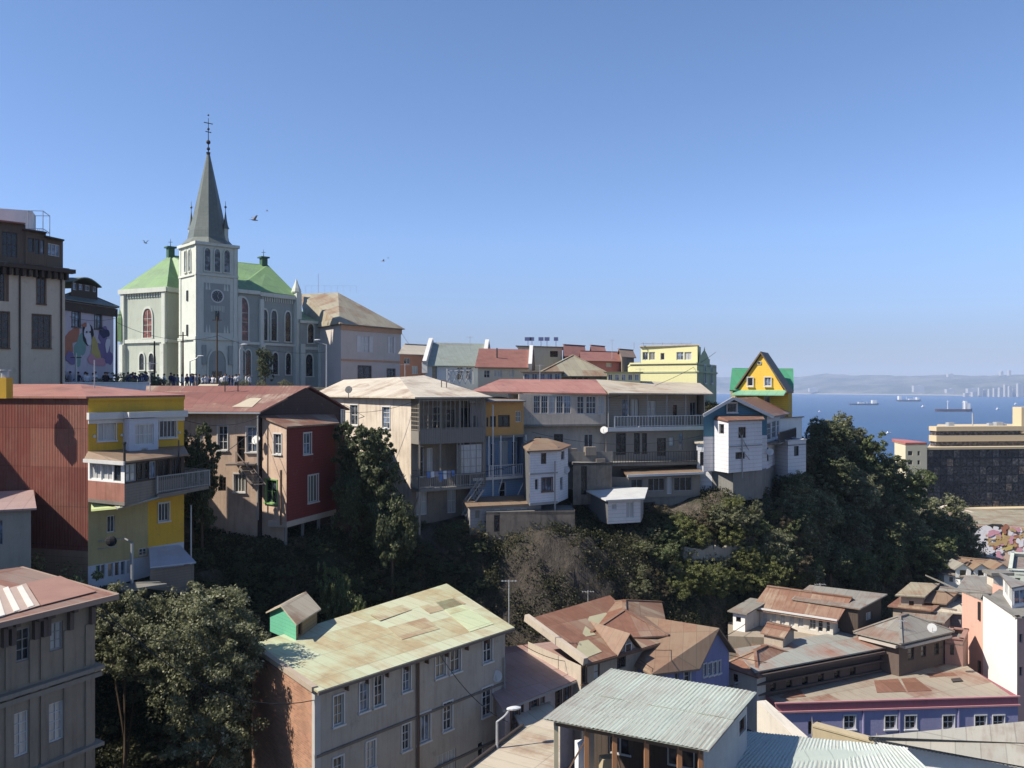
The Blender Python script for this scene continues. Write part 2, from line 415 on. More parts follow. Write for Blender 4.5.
def plane_hit(px, py, p0, n):
    d = V((px-512)/FP, 1, -(py-HY)/FP); o = V(0,0,CZ); t = (Vector(p0)-o).dot(n)/d.dot(n); return o+d*t
def patches(b, tri, quads, mat, th=.03, name='roof_patch', label=None):
    """repair sheets lying on the roof plane through three of its points"""
    n = (tri[1]-tri[0]).cross(tri[2]-tri[0]).normalized()
    if n.z < 0: n = -n
    for q in quads:
        P4 = [plane_hit(x, y, tri[0], n) for x, y in q]; lo = [p+n*.006 for p in P4]; hi = [p+n*(.006+th) for p in P4]
        a = (P4[1]-P4[0]).cross(P4[2]-P4[0])
        if a.z < 0: lo.reverse(); hi.reverse()
        m = MB(); m.box8(lo+hi); o = m.build(name, mat, b.root)
        if label: o['label'] = label
# ------------------------------------------------------------------ terrain
CPX = [ # (photo column, depth, height)
 (-60,46,48),(40,46.5,47.5),(90,46,46.8),(135,46.5,46.6),(190,50.5,46.8),(215,54,47.6),(255,56.5,48.2),(290,56,47.6),(335,60,48.3),(410,64,48.4),(470,64.6,48.2),(545,64.4,48),(580,65,47.8),(645,66.6,47),(700,71.6,48.4),(733,72,50),(770,75.5,49.8),(800,79,49),
 (-60,42,45),(40,42,42.5),(90,42.5,41.5),(135,43.5,41),(190,46.5,41),(215,50,41),(255,53,41),(290,53,41),(335,56.5,41),(410,60,40.5),(470,61,40),(545,61,39.3),(580,61.5,38.8),(645,63.5,38.5),
 (-60,30,42),(40,34,38),(90,36,37),(135,38,36.5),(190,42,36.5),(240,45,36.5),(290,48,36.5),(335,52,36.5),(410,55,36.5),(470,56,36.5),(545,55,36.5),(580,56,36.5),(645,58,36),(700,62,37),
 (90,52,47.8),(40,56,51),(160,60,51),(200,60,48.9),(257,61,48.9),(300,64,49),(340,70,50),(410,70,49.2),(470,72,50),(520,73,50),(560,70,49.2),(600,73,49.6),(650,77,49.6),(700,78,50.5),(740,78,51),(780,84,51),(820,88,52),
 (850,92,49),(890,97,45),(930,103,40),(965,110,35),(990,120,30),(1060,110,27),(820,84,46),(800,75.8,44),(805,73,38.5),(860,88,44.5),(900,94,41),(940,98,37),(850,80,40),(850,76,37),(900,84,37),(950,88,34.5),(1000,84,34),
 (735,71,41.8),(785,71.5,41.5),(700,66,41.5),(735,69,42),(700,64.5,38),(720,65,37),(745,67,37),(770,68.5,37),(800,69.5,36.5),(790,69,38),(745,63,36),(800,66,35.5),(850,68,35.5),(900,74,35.5),(780,58,35),(850,58,35),(930,60,34.5),(1010,60,34),(1100,60,33),(720,50,34),(860,48,34),(980,48,33),(560,30,37),(760,30,35),(460,36,36),(340,32,36),(620,45,36)]
CP = [((p-512)/FP*d, d, z) for p, d, z in CPX]+[
 (-30,66,57),(-22,70,57),(-12,74,56.5),(-36,60,53),(-45,66,58.9),(-26,76,58.8),(-40,78,58.9),(-60,78,58.9),(-10,84,58),(-10,90,58.5),(10,95,57.5),(0,82,57),(14,84,57),(24,92,57),(30,98,56),(-10,120,59),(-40,120,59),(-70,120,59),(-100,80,59),(-60,160,58),(0,160,52),(34,140,48),(20,200,34),(60,220,12),
 (-120,200,50),(-200,100,58),(-150,300,20),(0,300,6),(100,320,-2),(200,200,6),(200,100,20),(200,330,-4),(-300,400,-6),(0,400,-8),(300,420,-8),(-100,420,-8),(90,60,32),(120,20,28),(-80,30,50),(-60,-10,44),(0,-10,36),(0,15,36),(60,20,32),(100,-20,34),(-100,0,55),(250,0,20),(-250,0,60),(90,200,14),(100,160,16),(80,130,22),(58,150,24)]
_cp = np.array(CP, float); _n = len(_cp)
def _rb(a, b):
    return np.sqrt(((a[:, None, :]-b[None, :, :])**2).sum(-1))
_A = np.zeros((_n+3, _n+3)); _A[:_n, :_n] = _rb(_cp[:, :2], _cp[:, :2]); _A[:_n, _n] = 1; _A[:_n, _n+1:] = _cp[:, :2]
_A[_n:, :_n] = _A[:_n, _n:].T
_w = np.linalg.solve(_A, np.concatenate([_cp[:, 2], [0,0,0]]))
def hgt(x, y):
    q = np.stack([np.atleast_1d(x).astype(float), np.atleast_1d(y).astype(float)], -1)
    out = np.empty(len(q))
    for i in range(0, len(q), 20000):
        s = q[i:i+20000]; out[i:i+20000] = _rb(s, _cp[:, :2])@_w[:_n]+_w[_n]+s@_w[_n+1:]
    return out
def hz(x, y): return float(hgt([x], [y])[0])
def nz(x, y, f, s=0):
    return (np.sin(x*f+s)*np.cos(y*f*1.13+s*2)+.5*np.sin(x*f*2.3+y*f*1.7+s)+.3*np.cos(x*f*4.9-y*f*4.1+s*3)+.2*np.sin(x*f*9.1+y*f*8.3+s))/2
def axis(*segs):
    a = []
    for x0, x1, st in segs: a += list(np.arange(x0, x1, st))
    return np.array(a+[segs[-1][1]])
gx = axis((-420,-80,20),(-80,-36,2),(-36,62,.55),(62,130,2),(130,420,20)); gy = axis((-60,30,4),(30,110,.55),(110,160,2),(160,440,10))
GX, GY = np.meshgrid(gx, gy); GZ = hgt(GX.ravel(), GY.ravel()).reshape(GX.shape)
gy1, gx1 = np.gradient(GZ, gy, gx); slope = np.clip(np.hypot(gy1, gx1), 0, 1.5)
GZ = GZ+(nz(GX, GY, .9, 1)*.5+nz(GX, GY, 2.6, 4)*.38+nz(GX, GZ*1.3+GY*.3, 1.7, 7)*.3)*slope
nx_, ny_ = len(gx), len(gy)
me = bpy.data.meshes.new('terrain')
idx = np.arange(nx_*ny_).reshape(ny_, nx_)
fc = np.stack([idx[:-1,:-1], idx[:-1,1:], idx[1:,1:], idx[1:,:-1]], -1).reshape(-1, 4)
me.from_pydata(np.stack([GX.ravel(), GY.ravel(), GZ.ravel()], -1).tolist(), [], fc.tolist())
tm, nt, b = newmat('hillside')
g = N(nt, 'ShaderNodeNewGeometry'); mp = N(nt, 'ShaderNodeMapping'); nt.links.new(g.outputs['Position'], mp.inputs[0]); mp.inputs['Scale'].default_value = (1,1,.45)
n1 = noise(nt, mp.outputs[0], .35, 8, .65); n2 = noise(nt, mp.outputs[0], 1.6, 8, .7)
c = mixc(nt, ramp(nt, n2, .35, .65), (.15,.12,.09), (.06,.05,.038))
c = mixc(nt, ramp(nt, n1, .4, .54), c, (.03,.036,.016))
vd = N(nt, 'ShaderNodeVectorMath', operation='DISTANCE'); nt.links.new(g.outputs['Position'], vd.inputs[0]); vd.inputs[1].default_value = (5,61.5,44)
rk = mth(nt, 'SUBTRACT', 1.0, ramp(nt, mth(nt, 'ADD', vd.outputs['Value'], mth(nt, 'MULTIPLY', n1, 5)), 8.5, 11.0))
vo = N(nt, 'ShaderNodeTexVoronoi'); vo.feature = 'DISTANCE_TO_EDGE'; vo.inputs['Scale'].default_value = 1.1; nt.links.new(mp.outputs[0], vo.inputs['Vector'])
c = mixc(nt, rk, c, mixc(nt, ramp(nt, n2, .3, .7), (.036,.03,.024), (.11,.09,.07)))  # brown rock patch, its colour darkened to stand for deep shade
nt.links.new(c, b.inputs['Base Color']); bump(nt, b, mth(nt, 'ADD', n2, mth(nt, 'MULTIPLY', noise(nt, mp.outputs[0], 5.5, 6, .75), .35)), 1.0, .5); b.inputs['Roughness'].default_value = .95
me.materials.append(tm)
for p in me.polygons: p.use_smooth = True
terr = bpy.data.objects.new('terrain', me); COL.objects.link(terr); tag(terr, kind='structure')
# sea
sm, nt, b = newmat('sea_water'); g = N(nt, 'ShaderNodeNewGeometry'); mp = N(nt, 'ShaderNodeMapping'); nt.links.new(g.outputs['Position'], mp.inputs[0]); mp.inputs['Scale'].default_value = (.25,1,1)
n1 = noise(nt, mp.outputs[0], .12, 8, .7); n3 = noise(nt, mp.outputs[0], .0022, 4, .6)
nt.links.new(mixc(nt, ramp(nt, n3, .35, .7), (.012,.045,.115), (.02,.062,.14)), b.inputs['Base Color'])
b.inputs['Roughness'].default_value = .35; b.inputs['Specular IOR Level'].default_value = .32; bump(nt, b, n1, 1, 2.2)
m = MB(); m.face([(-3000,150,0),(9000,150,0),(9000,8600,0),(-3000,8600,0)]); tag(m.build('sea', sm), kind='structure')
# far coast: low hills behind the bay
hx = np.linspace(-1500, 9000, 260); hy = np.linspace(0, 1, 30)
vs = []; 
for j, t in enumerate(hy):
    for x in hx:
        px = x/6500*FP+512
        sh = np.interp(px, [500,760,850,940,1024,1200,1700], [7600,7400,6700,6000,5200,4700,4600])
        ytop = np.interp(px, [300,700,800,812,826,850,880,960,985,1010,1060,1200,1700], [378,377,378,376,374,376,375.5,375.5,377,376,373,371,372])
        top = (HY-ytop)/FP*(sh+1500)+60
        Y = sh+t*1700; k = min(1, t/.85); z = top*(k**.7)*(1+.0*t)
        z += (nz(x/260, t*6, 1.3, 2)*14+nz(x/90, t*14, 1.1, 5)*7)*min(1, k*1.3)
        z = max(z, 1.2) if t > 0 else -2
        xx = x*(Y/6500)
        vs.append((xx, Y, z))
fs = [(j*260+i, j*260+i+1, (j+1)*260+i+1, (j+1)*260+i) for j in range(29) for i in range(259)]
me = bpy.data.meshes.new('far_coast'); me.from_pydata(vs, [], fs)
for p in me.polygons: p.use_smooth = True
fm, nt, b = newmat('coast_land'); g = N(nt, 'ShaderNodeNewGeometry')
n1 = noise(nt, g.outputs['Position'], .0035, 7, .7); n2 = noise(nt, g.outputs['Position'], .02, 5, .7)
c = mixc(nt, ramp(nt, n1, .42, .6), (.04,.05,.035), (.13,.12,.095)); c = mixc(nt, mth(nt, 'GREATER_THAN', n2, .66), c, (.3,.29,.27))
sep = N(nt, 'ShaderNodeSeparateXYZ'); nt.links.new(g.outputs['Position'], sep.inputs[0])
c = mixc(nt, mth(nt, 'LESS_THAN', sep.outputs[2], 7), c, (.2,.185,.15)); nt.links.new(c, b.inputs['Base Color'])
me.materials.append(fm); o = bpy.data.objects.new('far_hills', me); COL.objects.link(o); tag(o, kind='structure')
# valley street between the near houses
ROAD = plaster('asphalt', (.055,.055,.056), .4); PAVE = plaster('paving', (.3,.28,.26), .4)
m = MB()
for (x, y, w_, h_, rz, z) in ((-1,42,3.5,40,-.72,36.9),):
    m.box((x,y,z), (w_,h_,.3), rz)
tag(m.build('street', ROAD), kind='structure')
# church terrace
PZ_ = 59.6
m = MB(); tp = [XY(-60,74.5), XY(150,76.5), XY(215,80), XY(338,84), V(-14,112,0), V(-12,150,0), V(-90,150,0)]
m.prism(tp, 56, PZ_); tag(m.build('church_terrace', PAVE), kind='structure')
# haze
hm = bpy.data.materials.new('haze'); hm.use_nodes = True; nt = hm.node_tree; nt.nodes.remove(nt.nodes['Principled BSDF'])
pv = nt.nodes.new('ShaderNodeVolumePrincipled'); pv.inputs['Color'].default_value = (.62,.76,1,1); pv.inputs['Density'].default_value = 0.9e-4; pv.inputs['Anisotropy'].default_value = .0
nt.links.new(pv.outputs[0], nt.nodes['Material Output'].inputs['Volume'])
m = MB(); m.box((3500,4200,120), (15000,9600,270)); tag(m.build('haze', hm), kind='stuff')

# ------------------------------------------------------------------ generic house
def quadhouse(name, label, p0, p1, p2, z0, z1, wm, ops=None, roof='g0', rh=1.5, rm=None, oh=.35, cat='house', group=None, p3=None, th=.1, done=True, ud=None, tri=None, ridge=(0.0,0.0)):
    p0, p1, p2 = Vector(p0), Vector(p1), Vector(p2); p3 = Vector(p3) if p3 is not None else p0+p2-p1
    for p in (p0,p1,p2,p3): p.z = 0
    c = (p0+p1+p2+p3)/4
    b = Bldg(name, label, cat, V(c.x, c.y, z0), group); ops = ops or {}
    pts = [p0,p1,p2,p3]; L = [(pts[(i+1)%4]-pts[i]).length for i in range(4)]
    for i in range(4):
        top = None
        if (roof == 'g0' and i in (1,3)) or (roof == 'g1' and i in (0,2)): top = [(L[i]/2, z1+rh)]
        if roof == 'shed' and i == 2: top = [(L[i], z1+rh), (0, z1+rh)]
        if roof == 'shed' and i == 1: top = [(L[i], z1+rh)]
        if roof == 'shed' and i == 3: top = [(0, z1+rh)]
        if roof == 'shedL' and i == 0: top = [(0, z1+rh)]           # high on the left
        if roof == 'shedL' and i == 3: top = [(L[i], z1+rh), (0, z1+rh)]
        if roof == 'shedL' and i == 2: top = [(L[i], z1+rh)]
        b.wall(pts[i], pts[(i+1)%4], z0, z1, wm[i] if isinstance(wm, (list, tuple)) else wm, ops.get(i, ()), top)
    def up(p, z): return Vector((p.x, p.y, z))
    e = [None]*4
    for i in range(4):
        a = (pts[i]-pts[i-1]).normalized(); d = (pts[(i+1)%4]-pts[i]).normalized()
        n1 = Vector((a.y,-a.x,0)); n2 = Vector((d.y,-d.x,0)); k = n1+n2; k = k/max(.4, k.dot(n1)) if k.length > .1 else n1
        e[i] = pts[i]+k*oh
    zt = z1+th+.02
    mid = lambda a, c_: (a+c_)/2
    if roof in ('g0', 'g1'):
        W_ = (L[1] if roof == 'g0' else L[0])/2; dz = rh/W_*oh
        if roof == 'g0': A, B, C_, D_ = e[0], e[1], e[2], e[3]
        else: A, B, C_, D_ = e[1], e[2], e[3], e[0]
        r1, r2 = mid(D_, A), mid(B, C_)
        fc = [[up(A,zt-dz), up(B,zt-dz), up(r2,zt+rh), up(r1,zt+rh)], [up(C_,zt-dz), up(D_,zt-dz), up(r1,zt+rh), up(r2,zt+rh)]]
    elif roof == 'hip':
        if L[0] >= L[1]: A, B, C_, D_ = e
        else: A, B, C_, D_ = e[1], e[2], e[3], e[0]
        ll = (B-A).length; ww = (C_-B).length; q = min(.5, ww/ll*.5)
        m1, m2 = mid(D_, A), mid(B, C_); r1 = m1+(m2-m1)*q; r2 = m2+(m1-m2)*q
        fc = [[up(A,zt), up(B,zt), up(r2,zt+rh), up(r1,zt+rh)], [up(C_,zt), up(D_,zt), up(r1,zt+rh), up(r2,zt+rh)],
              [up(B,zt), up(C_,zt), up(r2,zt+rh)], [up(D_,zt), up(A,zt), up(r1,zt+rh)]]
    elif roof == 'shed': fc = [[up(e[0],zt), up(e[1],zt), up(e[2],zt+rh), up(e[3],zt+rh)]]
    elif roof == 'shedL': fc = [[up(e[0],zt+rh), up(e[1],zt), up(e[2],zt), up(e[3],zt+rh)]]
    else: fc = [[up(q, zt) for q in e]]
    if roof == 'flat' and oh <= 0:
        b.roof([[up(q, z1-.35) for q in e]], rm, .1)
        # parapet
        m = MB()
        for i in range(4):
            w = WF(pts[i], pts[(i+1)%4]); wbox(m, w, -.06, w.L+.06, z1, z1+.1, -.25, .08)
        m.build('parapet', wm[0] if isinstance(wm, (list, tuple)) else wm, b.root)
    else:
        ob = b.roof(fc, rm, th, ud=ud)
        if roof in ('g0','g1','hip') and tri is not False:
            m = MB(); ra, rb_ = (r1, r2); m.bar(up(ra, zt+rh+.03), up(rb_, zt+rh+.03), .28, .07)
            if roof == 'hip':
                for x, y in ((A, r1), (D_, r1), (B, r2), (C_, r2)): m.bar(up(x, zt+.03), up(y, zt+rh+.03), .22, .06)
            k = m.build('ridge_cap', tri or rm, b.root)
    # fascia / gutter
    b.e = e; b.pts = pts; b.z1 = z1; b.z0 = z0
    if done: b.done()
    return b
def gutter(b, i, col=None, zoff=0.0, r=.07):
    m = MB(); e = b.e; a, c = e[i], e[(i+1)%4]; z = b.z1+zoff
    m.bar((a.x,a.y,z), (c.x,c.y,z), .12, .12)
    m.build('gutter', col or TRIMG, b.root)
# ================================================================== materials for buildings
R_rust = sheet('rusty_sheets', [(.2,.115,.08),(.25,.15,.105),(.33,.28,.2)], (.16,.075,.048), .55, seed=1)
R_red = sheet('faded_red_sheets', [(.3,.13,.095),(.34,.17,.125)], (.19,.085,.06), .25, seed=2, stain=.35)
R_redpatch = sheet('red_roof_pale_patches', [(.2,.085,.065),(.4,.34,.25),(.23,.1,.075)], (.17,.07,.05), .6, pu=1.1, pv=2.2, seed=3)
R_pale = sheet('pale_sheets', [(.5,.44,.34),(.43,.38,.3)], (.24,.16,.1), .15, seed=4, stain=.35)
R_grey = sheet('grey_sheets', [(.2,.19,.165),(.25,.235,.2)], (.17,.1,.07), .3, seed=5)
R_olive = sheet('olive_sheets', [(.3,.27,.19),(.24,.22,.16)], (.2,.12,.07), .3, seed=6)
R_green = sheet('pale_green_sheets', [(.43,.46,.32),(.4,.43,.29),(.43,.41,.29)], (.33,.25,.14), .3, seed=7, stain=.45, dark=.15)
R_teal = sheet('teal_corrugated', [(.36,.41,.35),(.31,.36,.31),(.4,.43,.37)], (.24,.17,.13), .3, pu=1.7, pv=3.1, wave=.0, seed=8, stain=.35)
R_church = sheet('green_church_sheets', [(.15,.25,.1),(.18,.29,.13)], (.13,.2,.1), .3, pu=.8, pv=2.4, seed=9, stain=.4, dark=.25)
R_slate = sheet('grey_slate', [(.11,.13,.115),(.14,.155,.135)], (.1,.11,.1), .1, pu=.5, pv=.35, seed=10)
R_slateg = sheet('teal_grey_slate', [(.24,.27,.24),(.21,.24,.21)], (.2,.2,.17), .1, pu=.5, pv=.4, seed=11)
R_tile = sheet('red_tile', [(.23,.1,.075),(.26,.125,.095)], (.18,.08,.06), .2, pu=.3, pv=.35, seed=12)
R_redwall = sheet('rust_red_wall_sheets', [(.2,.06,.042),(.25,.08,.055),(.16,.05,.038)], (.23,.1,.07), .4, pu=.9, pv=2.3, wave=.11, seed=13, stain=.7, dark=.4)
R_pink = sheet('dusty_pink_sheets', [(.33,.23,.21),(.28,.2,.18)], (.28,.15,.12), .3, seed=14)
R_brown = sheet('brown_sheets', [(.21,.15,.1),(.19,.135,.09)], (.19,.11,.07), .3, seed=15)
R_dorm = sheet('green_painted_sheets', [(.09,.34,.2),(.1,.38,.23)], (.1,.2,.12), .1, seed=16)
R_tan = sheet('tan_sheets', [(.4,.35,.26),(.46,.4,.31)], (.25,.16,.1), .2, seed=17, wave=.0)
ROOFS = [R_rust, R_red, R_pale, R_grey, R_olive, R_brown, R_tile]
M_bark = plain('bark', (.09,.065,.045), .95, 0, .1)

# ================================================================== church
b = Bldg('church', 'grey green neo-gothic church with a tall spire, clock tower and green metal roof', 'church', P(210,390,115))
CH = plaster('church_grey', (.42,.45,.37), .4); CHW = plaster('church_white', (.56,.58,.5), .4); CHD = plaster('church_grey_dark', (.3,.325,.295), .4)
aF = R(43); dF = V(math.cos(aF), math.sin(aF), 0); dB = V(-math.sin(aF), math.cos(aF), 0)
T0 = XY(196.5, 111); TW = 5.6; T1 = T0+dF*TW; T2 = T1+dB*TW; T3 = T0+dB*TW
def rot(pts): return [(pts[i], pts[(i+1)%4]) for i in range(4)]
zs1, zs2 = 75.0, 79.2
tower = Bldg.__new__(Bldg)
for i, (A, B) in enumerate(rot([T0,T1,T2,T3])):
    b.wall(A, B, PZ_, zs2, CHW, part='tower')
b.done()
wF, wL = WF(T0, T1), WF(T3, T0)
m = MB()
for w in (wF, wL, WF(T1,T2), WF(T2,T3)):
    wbox(m, w, -.14, w.L+.14, zs1-.15, zs1+.12, .003, .16); wbox(m, w, -.26, w.L+.26, zs2-.3, zs2+.1, .003, .3)
    wbox(m, w, -.2, w.L+.2, 66.3, 66.7, .004, .24); wbox(m, w, -.25, w.L+.25, PZ_, 60.5, .004, .22)
    wbox(m, w, -.16, .62, 60.5, 66.3, .006, .16); wbox(m, w, w.L-.62, w.L+.16, 60.5, 66.3, .006, .16)
    wbox(m, w, -.1, .5, 66.7, zs1-.15, .006, .1); wbox(m, w, w.L-.5, w.L+.1, 66.7, zs1-.15, .006, .1)
    wbox(m, w, -.08, .42, zs1+.12, zs2-.3, .006, .08); wbox(m, w, w.L-.42, w.L+.08, zs1+.12, zs2-.3, .006, .08)
b.part('cornice', m, CHW)
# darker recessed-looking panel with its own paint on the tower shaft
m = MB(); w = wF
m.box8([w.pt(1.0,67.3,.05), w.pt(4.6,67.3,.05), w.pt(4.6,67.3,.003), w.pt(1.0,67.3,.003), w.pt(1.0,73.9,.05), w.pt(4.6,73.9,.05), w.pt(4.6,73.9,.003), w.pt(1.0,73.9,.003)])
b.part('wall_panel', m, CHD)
m = MB()
for k in range(9): u = 1.95+k*.22; h = .55+.35*abs(math.cos(k*.8)); wbox(m, w, u-.05, u+.05, 70.6-h*.6, 70.9, .055, .1)
b.part('stone_tracery', m, CHW)
for u in (1.35, 1.75, 3.85, 4.25):
    m = MB()
    m.face([w.pt(u-.14,73.0,.055), w.pt(u+.14,73.0,.055), w.pt(u,74.2,.055)])
    m.face([w.pt(u-.14,67.3,.055), w.pt(u,68.4,.055), w.pt(u+.14,67.3,.055)][::-1])
    b.part('stone_tracery', m, CHW)
# clock
m = MB(); c0 = w.pt(2.8,72.2,.06); n = w.n
def disc(mb, c, r, nrm, ux, k=24, m=0, r0=0):
    uz = Vector((0,0,1)); P_ = [c+ux*math.cos(2*math.pi*i/k)*r+uz*math.sin(2*math.pi*i/k)*r for i in range(k)]
    if r0 == 0: mb.face(P_, m)
    else:
        Q_ = [c+ux*math.cos(2*math.pi*i/k)*r0+uz*math.sin(2*math.pi*i/k)*r0 for i in range(k)]
        for i in range(k): j = (i+1)%k; mb.face([P_[i], P_[j], Q_[j], Q_[i]], m)
disc(m, c0+n*.03, .8, n, w.d); clock = b.part('clock', m, plain('clock_face', (.07,.08,.085), .5))
m = MB(); disc(m, c0+n*.05, .92, n, w.d, r0=.74)
for k in range(12):
    a = math.pi*k/6; q = w.d*math.cos(a)+V(0,0,1)*math.sin(a); m.bar(c0+n*.05+q*.52, c0+n*.05+q*.68, .05, .02)
q = m.build('clock_ring', TRIM, b.root); q.parent = clock
m = MB(); m.bar(c0+n*.07, c0+n*.07+w.d*.2+V(0,0,-.3), .07, .03); m.bar(c0+n*.08, c0+n*.08+w.d*.16+V(0,0,.56), .05, .03); q = m.build('clock_hand', TRIM, b.root); q.parent = clock
b.window(w, 2.55, 3.05, 68.9, 70.2, 'd11k', .14, .2)
b.window(wL, 2.4, 2.9, 71.6, 73.0, 'd11k', .14, .17); b.window(wL, 2.4, 2.9, 66.9, 68.4, 'd11k', .14, .17)
GR = glass('belfry_louvre', (.07,.08,.085), .7)
for u in (1.45, 2.8, 4.15): b.arch(w, u, 75.5, 78.5, .78, CHW, GR, .13, False)
for u in (2.1, 3.5): b.arch(wL, u, 75.5, 78.4, .6, CHW, GR, .13, False)
# entrance
b.arch(w, 2.8, PZ_+.4, 64.9, 2.4, CHW, CHD, .22, False)
m = MB(); wbox(m, w, 2.15, 3.45, PZ_+.1, 62.1, .04, .1); b.part('door', m, GLK)
for u in (.95, 4.65):
    m = MB(); wbox(m, w, u-.3, u+.3, 63.0, 65.6, .17, .24); b.part('stone_panel', m, CHD)
# spire: flared square skirt growing into a slender octagonal cone
cx = (T0+T2)/2
def ring8(r, z, sq=0.0):
    L_ = []
    for k in range(8):
        a = aF+math.pi/8+k*math.pi/4; rr = r/math.cos(math.pi/8) if sq == 0 else r*(1+sq*(1/max(abs(math.cos(a-aF)), abs(math.sin(a-aF)))-1))*1.0
        L_.append(V(cx.x+rr*math.cos(a), cx.y+rr*math.sin(a), z))
    return L_
m = MB(); m.rings([ring8(3.15, zs2+.1, 1), ring8(2.55, 80.1, .7), ring8(2.3, 81.2, 0.0), ring8(2.02, 82.4), ring8(1.84, 83.2), ring8(.16, 92.0)])
b.part('spire', m, R_slate)
m = MB(); cz = lambda z: V(cx.x, cx.y, z)
m.tube(cz(91.6), cz(92.1), .2, .3); m.sphere(cz(92.6), .24, 10, 6); m.sphere(cz(93.5), .3, 10, 6); m.tube(cz(92), cz(96.8), .08, .04, 6)
for z, l in ((96.1,.55),(94.9,.34)):
    m.bar(cz(z)-dF*l, cz(z)+dF*l, .09)
    for s_ in (-1,1): m.sphere(cz(z)+dF*l*s_, .08, 6, 4)
m.sphere(cz(95.3), .18, 8, 5); m.sphere(cz(97.2), .13, 6, 4)
b.part('cross', m, BLACK)
for i, T in enumerate((T1,T2,T3)):
    o_ = (T-cx)*.6; q = V(cx.x+o_.x, cx.y+o_.y, 0); m = MB()
    oc = lambda r, z: [V(q.x+r*math.cos(aF+k*math.pi/2+math.pi/4), q.y+r*math.sin(aF+k*math.pi/2+math.pi/4), z) for k in range(4)]
    m.rings([oc(.4,79.6), oc(.38,81.6)]); ob = b.part('pinnacle', m, CHW)
    m = MB(); m.rings([oc(.55,81.6), oc(.36,82.0), oc(.2,82.8), oc(.05,84.0)]); m.tube(V(q.x,q.y,83.9), V(q.x,q.y,85.4), .05, .03, 5); m.sphere(V(q.x,q.y,84.6), .17, 8, 5)
    k_ = m.build('pinnacle_roof', R_slate, b.root); k_.parent = ob
# nave bodies
N0, N1 = XY(122.5, 120), XY(167, 116.3); N2 = XY(182, 118.8)
ze = ZY(289.5, 118)
eL = V(N0.x-2, 134, 0)
wN = b.wall(N0, N1, PZ_, ze, CH); b.wall(N1, N2, PZ_, ze, CH); b.wall(eL, N0, PZ_, ze, CH)
S0, S1 = XY(236.5, 115.2), XY(259, 117.8); S2 = XY(297, 123.5); S3 = V(S2.x-7, 133, 0)
zr = ZY(292, 116); zr2 = ZY(297, 120)
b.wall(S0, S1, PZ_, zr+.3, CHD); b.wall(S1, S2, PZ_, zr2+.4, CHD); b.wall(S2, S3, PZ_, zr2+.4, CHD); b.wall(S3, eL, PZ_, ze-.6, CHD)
b.done()
wS0, wS1 = WF(S0, S1), WF(S1, S2)
m = MB()
wbox(m, wN, -.35, wN.L+.3, ze-.5, ze+.15, .004, .5); w2 = WF(N1, N2); wbox(m, w2, -.3, w2.L, ze-.5, ze+.15, .004, .4)
wbox(m, wN, -.1, wN.L+.1, 66.2, 66.7, .004, .25); wbox(m, w2, -.1, w2.L, 66.2, 66.7, .004, .25); wbox(m, wN, 0, wN.L, PZ_, 60.6, .004, .2)
for w in (wS0, wS1): wbox(m, w, 0, w.L, 65.9, 66.25, .004, .2); wbox(m, w, 0, w.L, zr2-.1 if w is wS1 else zr-.2, zr2+.45 if w is wS1 else zr+.3, .004, .4)
k = 15
for i in range(k): u = .7+(wN.L-1.4)*i/(k-1); wbox(m, wN, u-.1, u+.1, ze-1.1, ze-.5, .006, .16)
for i in range(14): u = .6+(wS1.L-1.6)*i/13; wbox(m, wS1, u-.08, u+.08, zr2-.75, zr2-.1, .006, .15)
b.part('cornice', m, CHW)
m = MB()
for w, us in ((wN, (.0, wN.L-.7)), (wS1, (.0, wS1.L-.7)), (wS0, (0.02, ))):
    for u in us:
        zt = ze if w is wN else zr2
        m = MB(); wbox(m, w, u-.02, u+.62, 66, zt-.55, .008, .35); wbox(m, w, u-.05, u+.66, PZ_, 66, .01, .6); b.part('buttress', m, CHW)
m = MB()
for w in (wS1,): wbox(m, w, w.L-.6, w.L+.35, PZ_, zr2+.9, -.6, .62)
b.part('buttress', m, CHW)
q = wS1.pt(wS1.L-.12, 0, .0); m = MB(); m.rings([[q+V(math.cos(a)*r_, math.sin(a)*r_, z) for a in [k*math.pi/4 for k in range(8)]] for r_, z in ((.65,zr2+.9),(.75,zr2+1.1),(.6,zr2+1.6),(.3,zr2+2.3),(.06,zr2+3.0))]); b.part('turret_cap', m, CHW)
q = wN.pt(-.1, 0, .2); m = MB(); m.rings([[q+V(math.cos(a)*r_, math.sin(a)*r_, z) for a in [k*math.pi/3 for k in range(6)]] for r_, z in ((.55,66.5),(.5,69.8),(.05,71.6))]); b.part('turret_cap', m, R_church)
WD = glass('stained_glass', (.09,.03,.02), .3)
u, D = wN.hit(148); b.arch(wN, u, 66.9, 71.0, 1.7, CHW, WD, .2)
for px in (142.2, 151.8): u, D = wN.hit(px); b.arch(wN, u, 62.4, 64.7, .95, CHW, GLK, .18, False)
u, D = wS0.hit(239.5); b.arch(wS0, u+.3, 66.4, 72.3, 1.9, CHW, WD, .2)
for px in (240.5, 246.5): u, D = wS0.hit(px); b.arch(wS0, u+.2, 61.6, 65.1, .8, CHW, GLK, .15, False)
for px in (259.2, 273.3, 287.2): u, D = wS1.hit(px+.3); b.arch(wS1, max(u,.9), 66.6, 70.9, 1.0, CHW, GLK, .17, False)
for px in (262, 275, 288): u, D = wS1.hit(px); b.arch(wS1, max(u,.9), 61.8, 64.9, .95, CHW, GLK, .15, False)
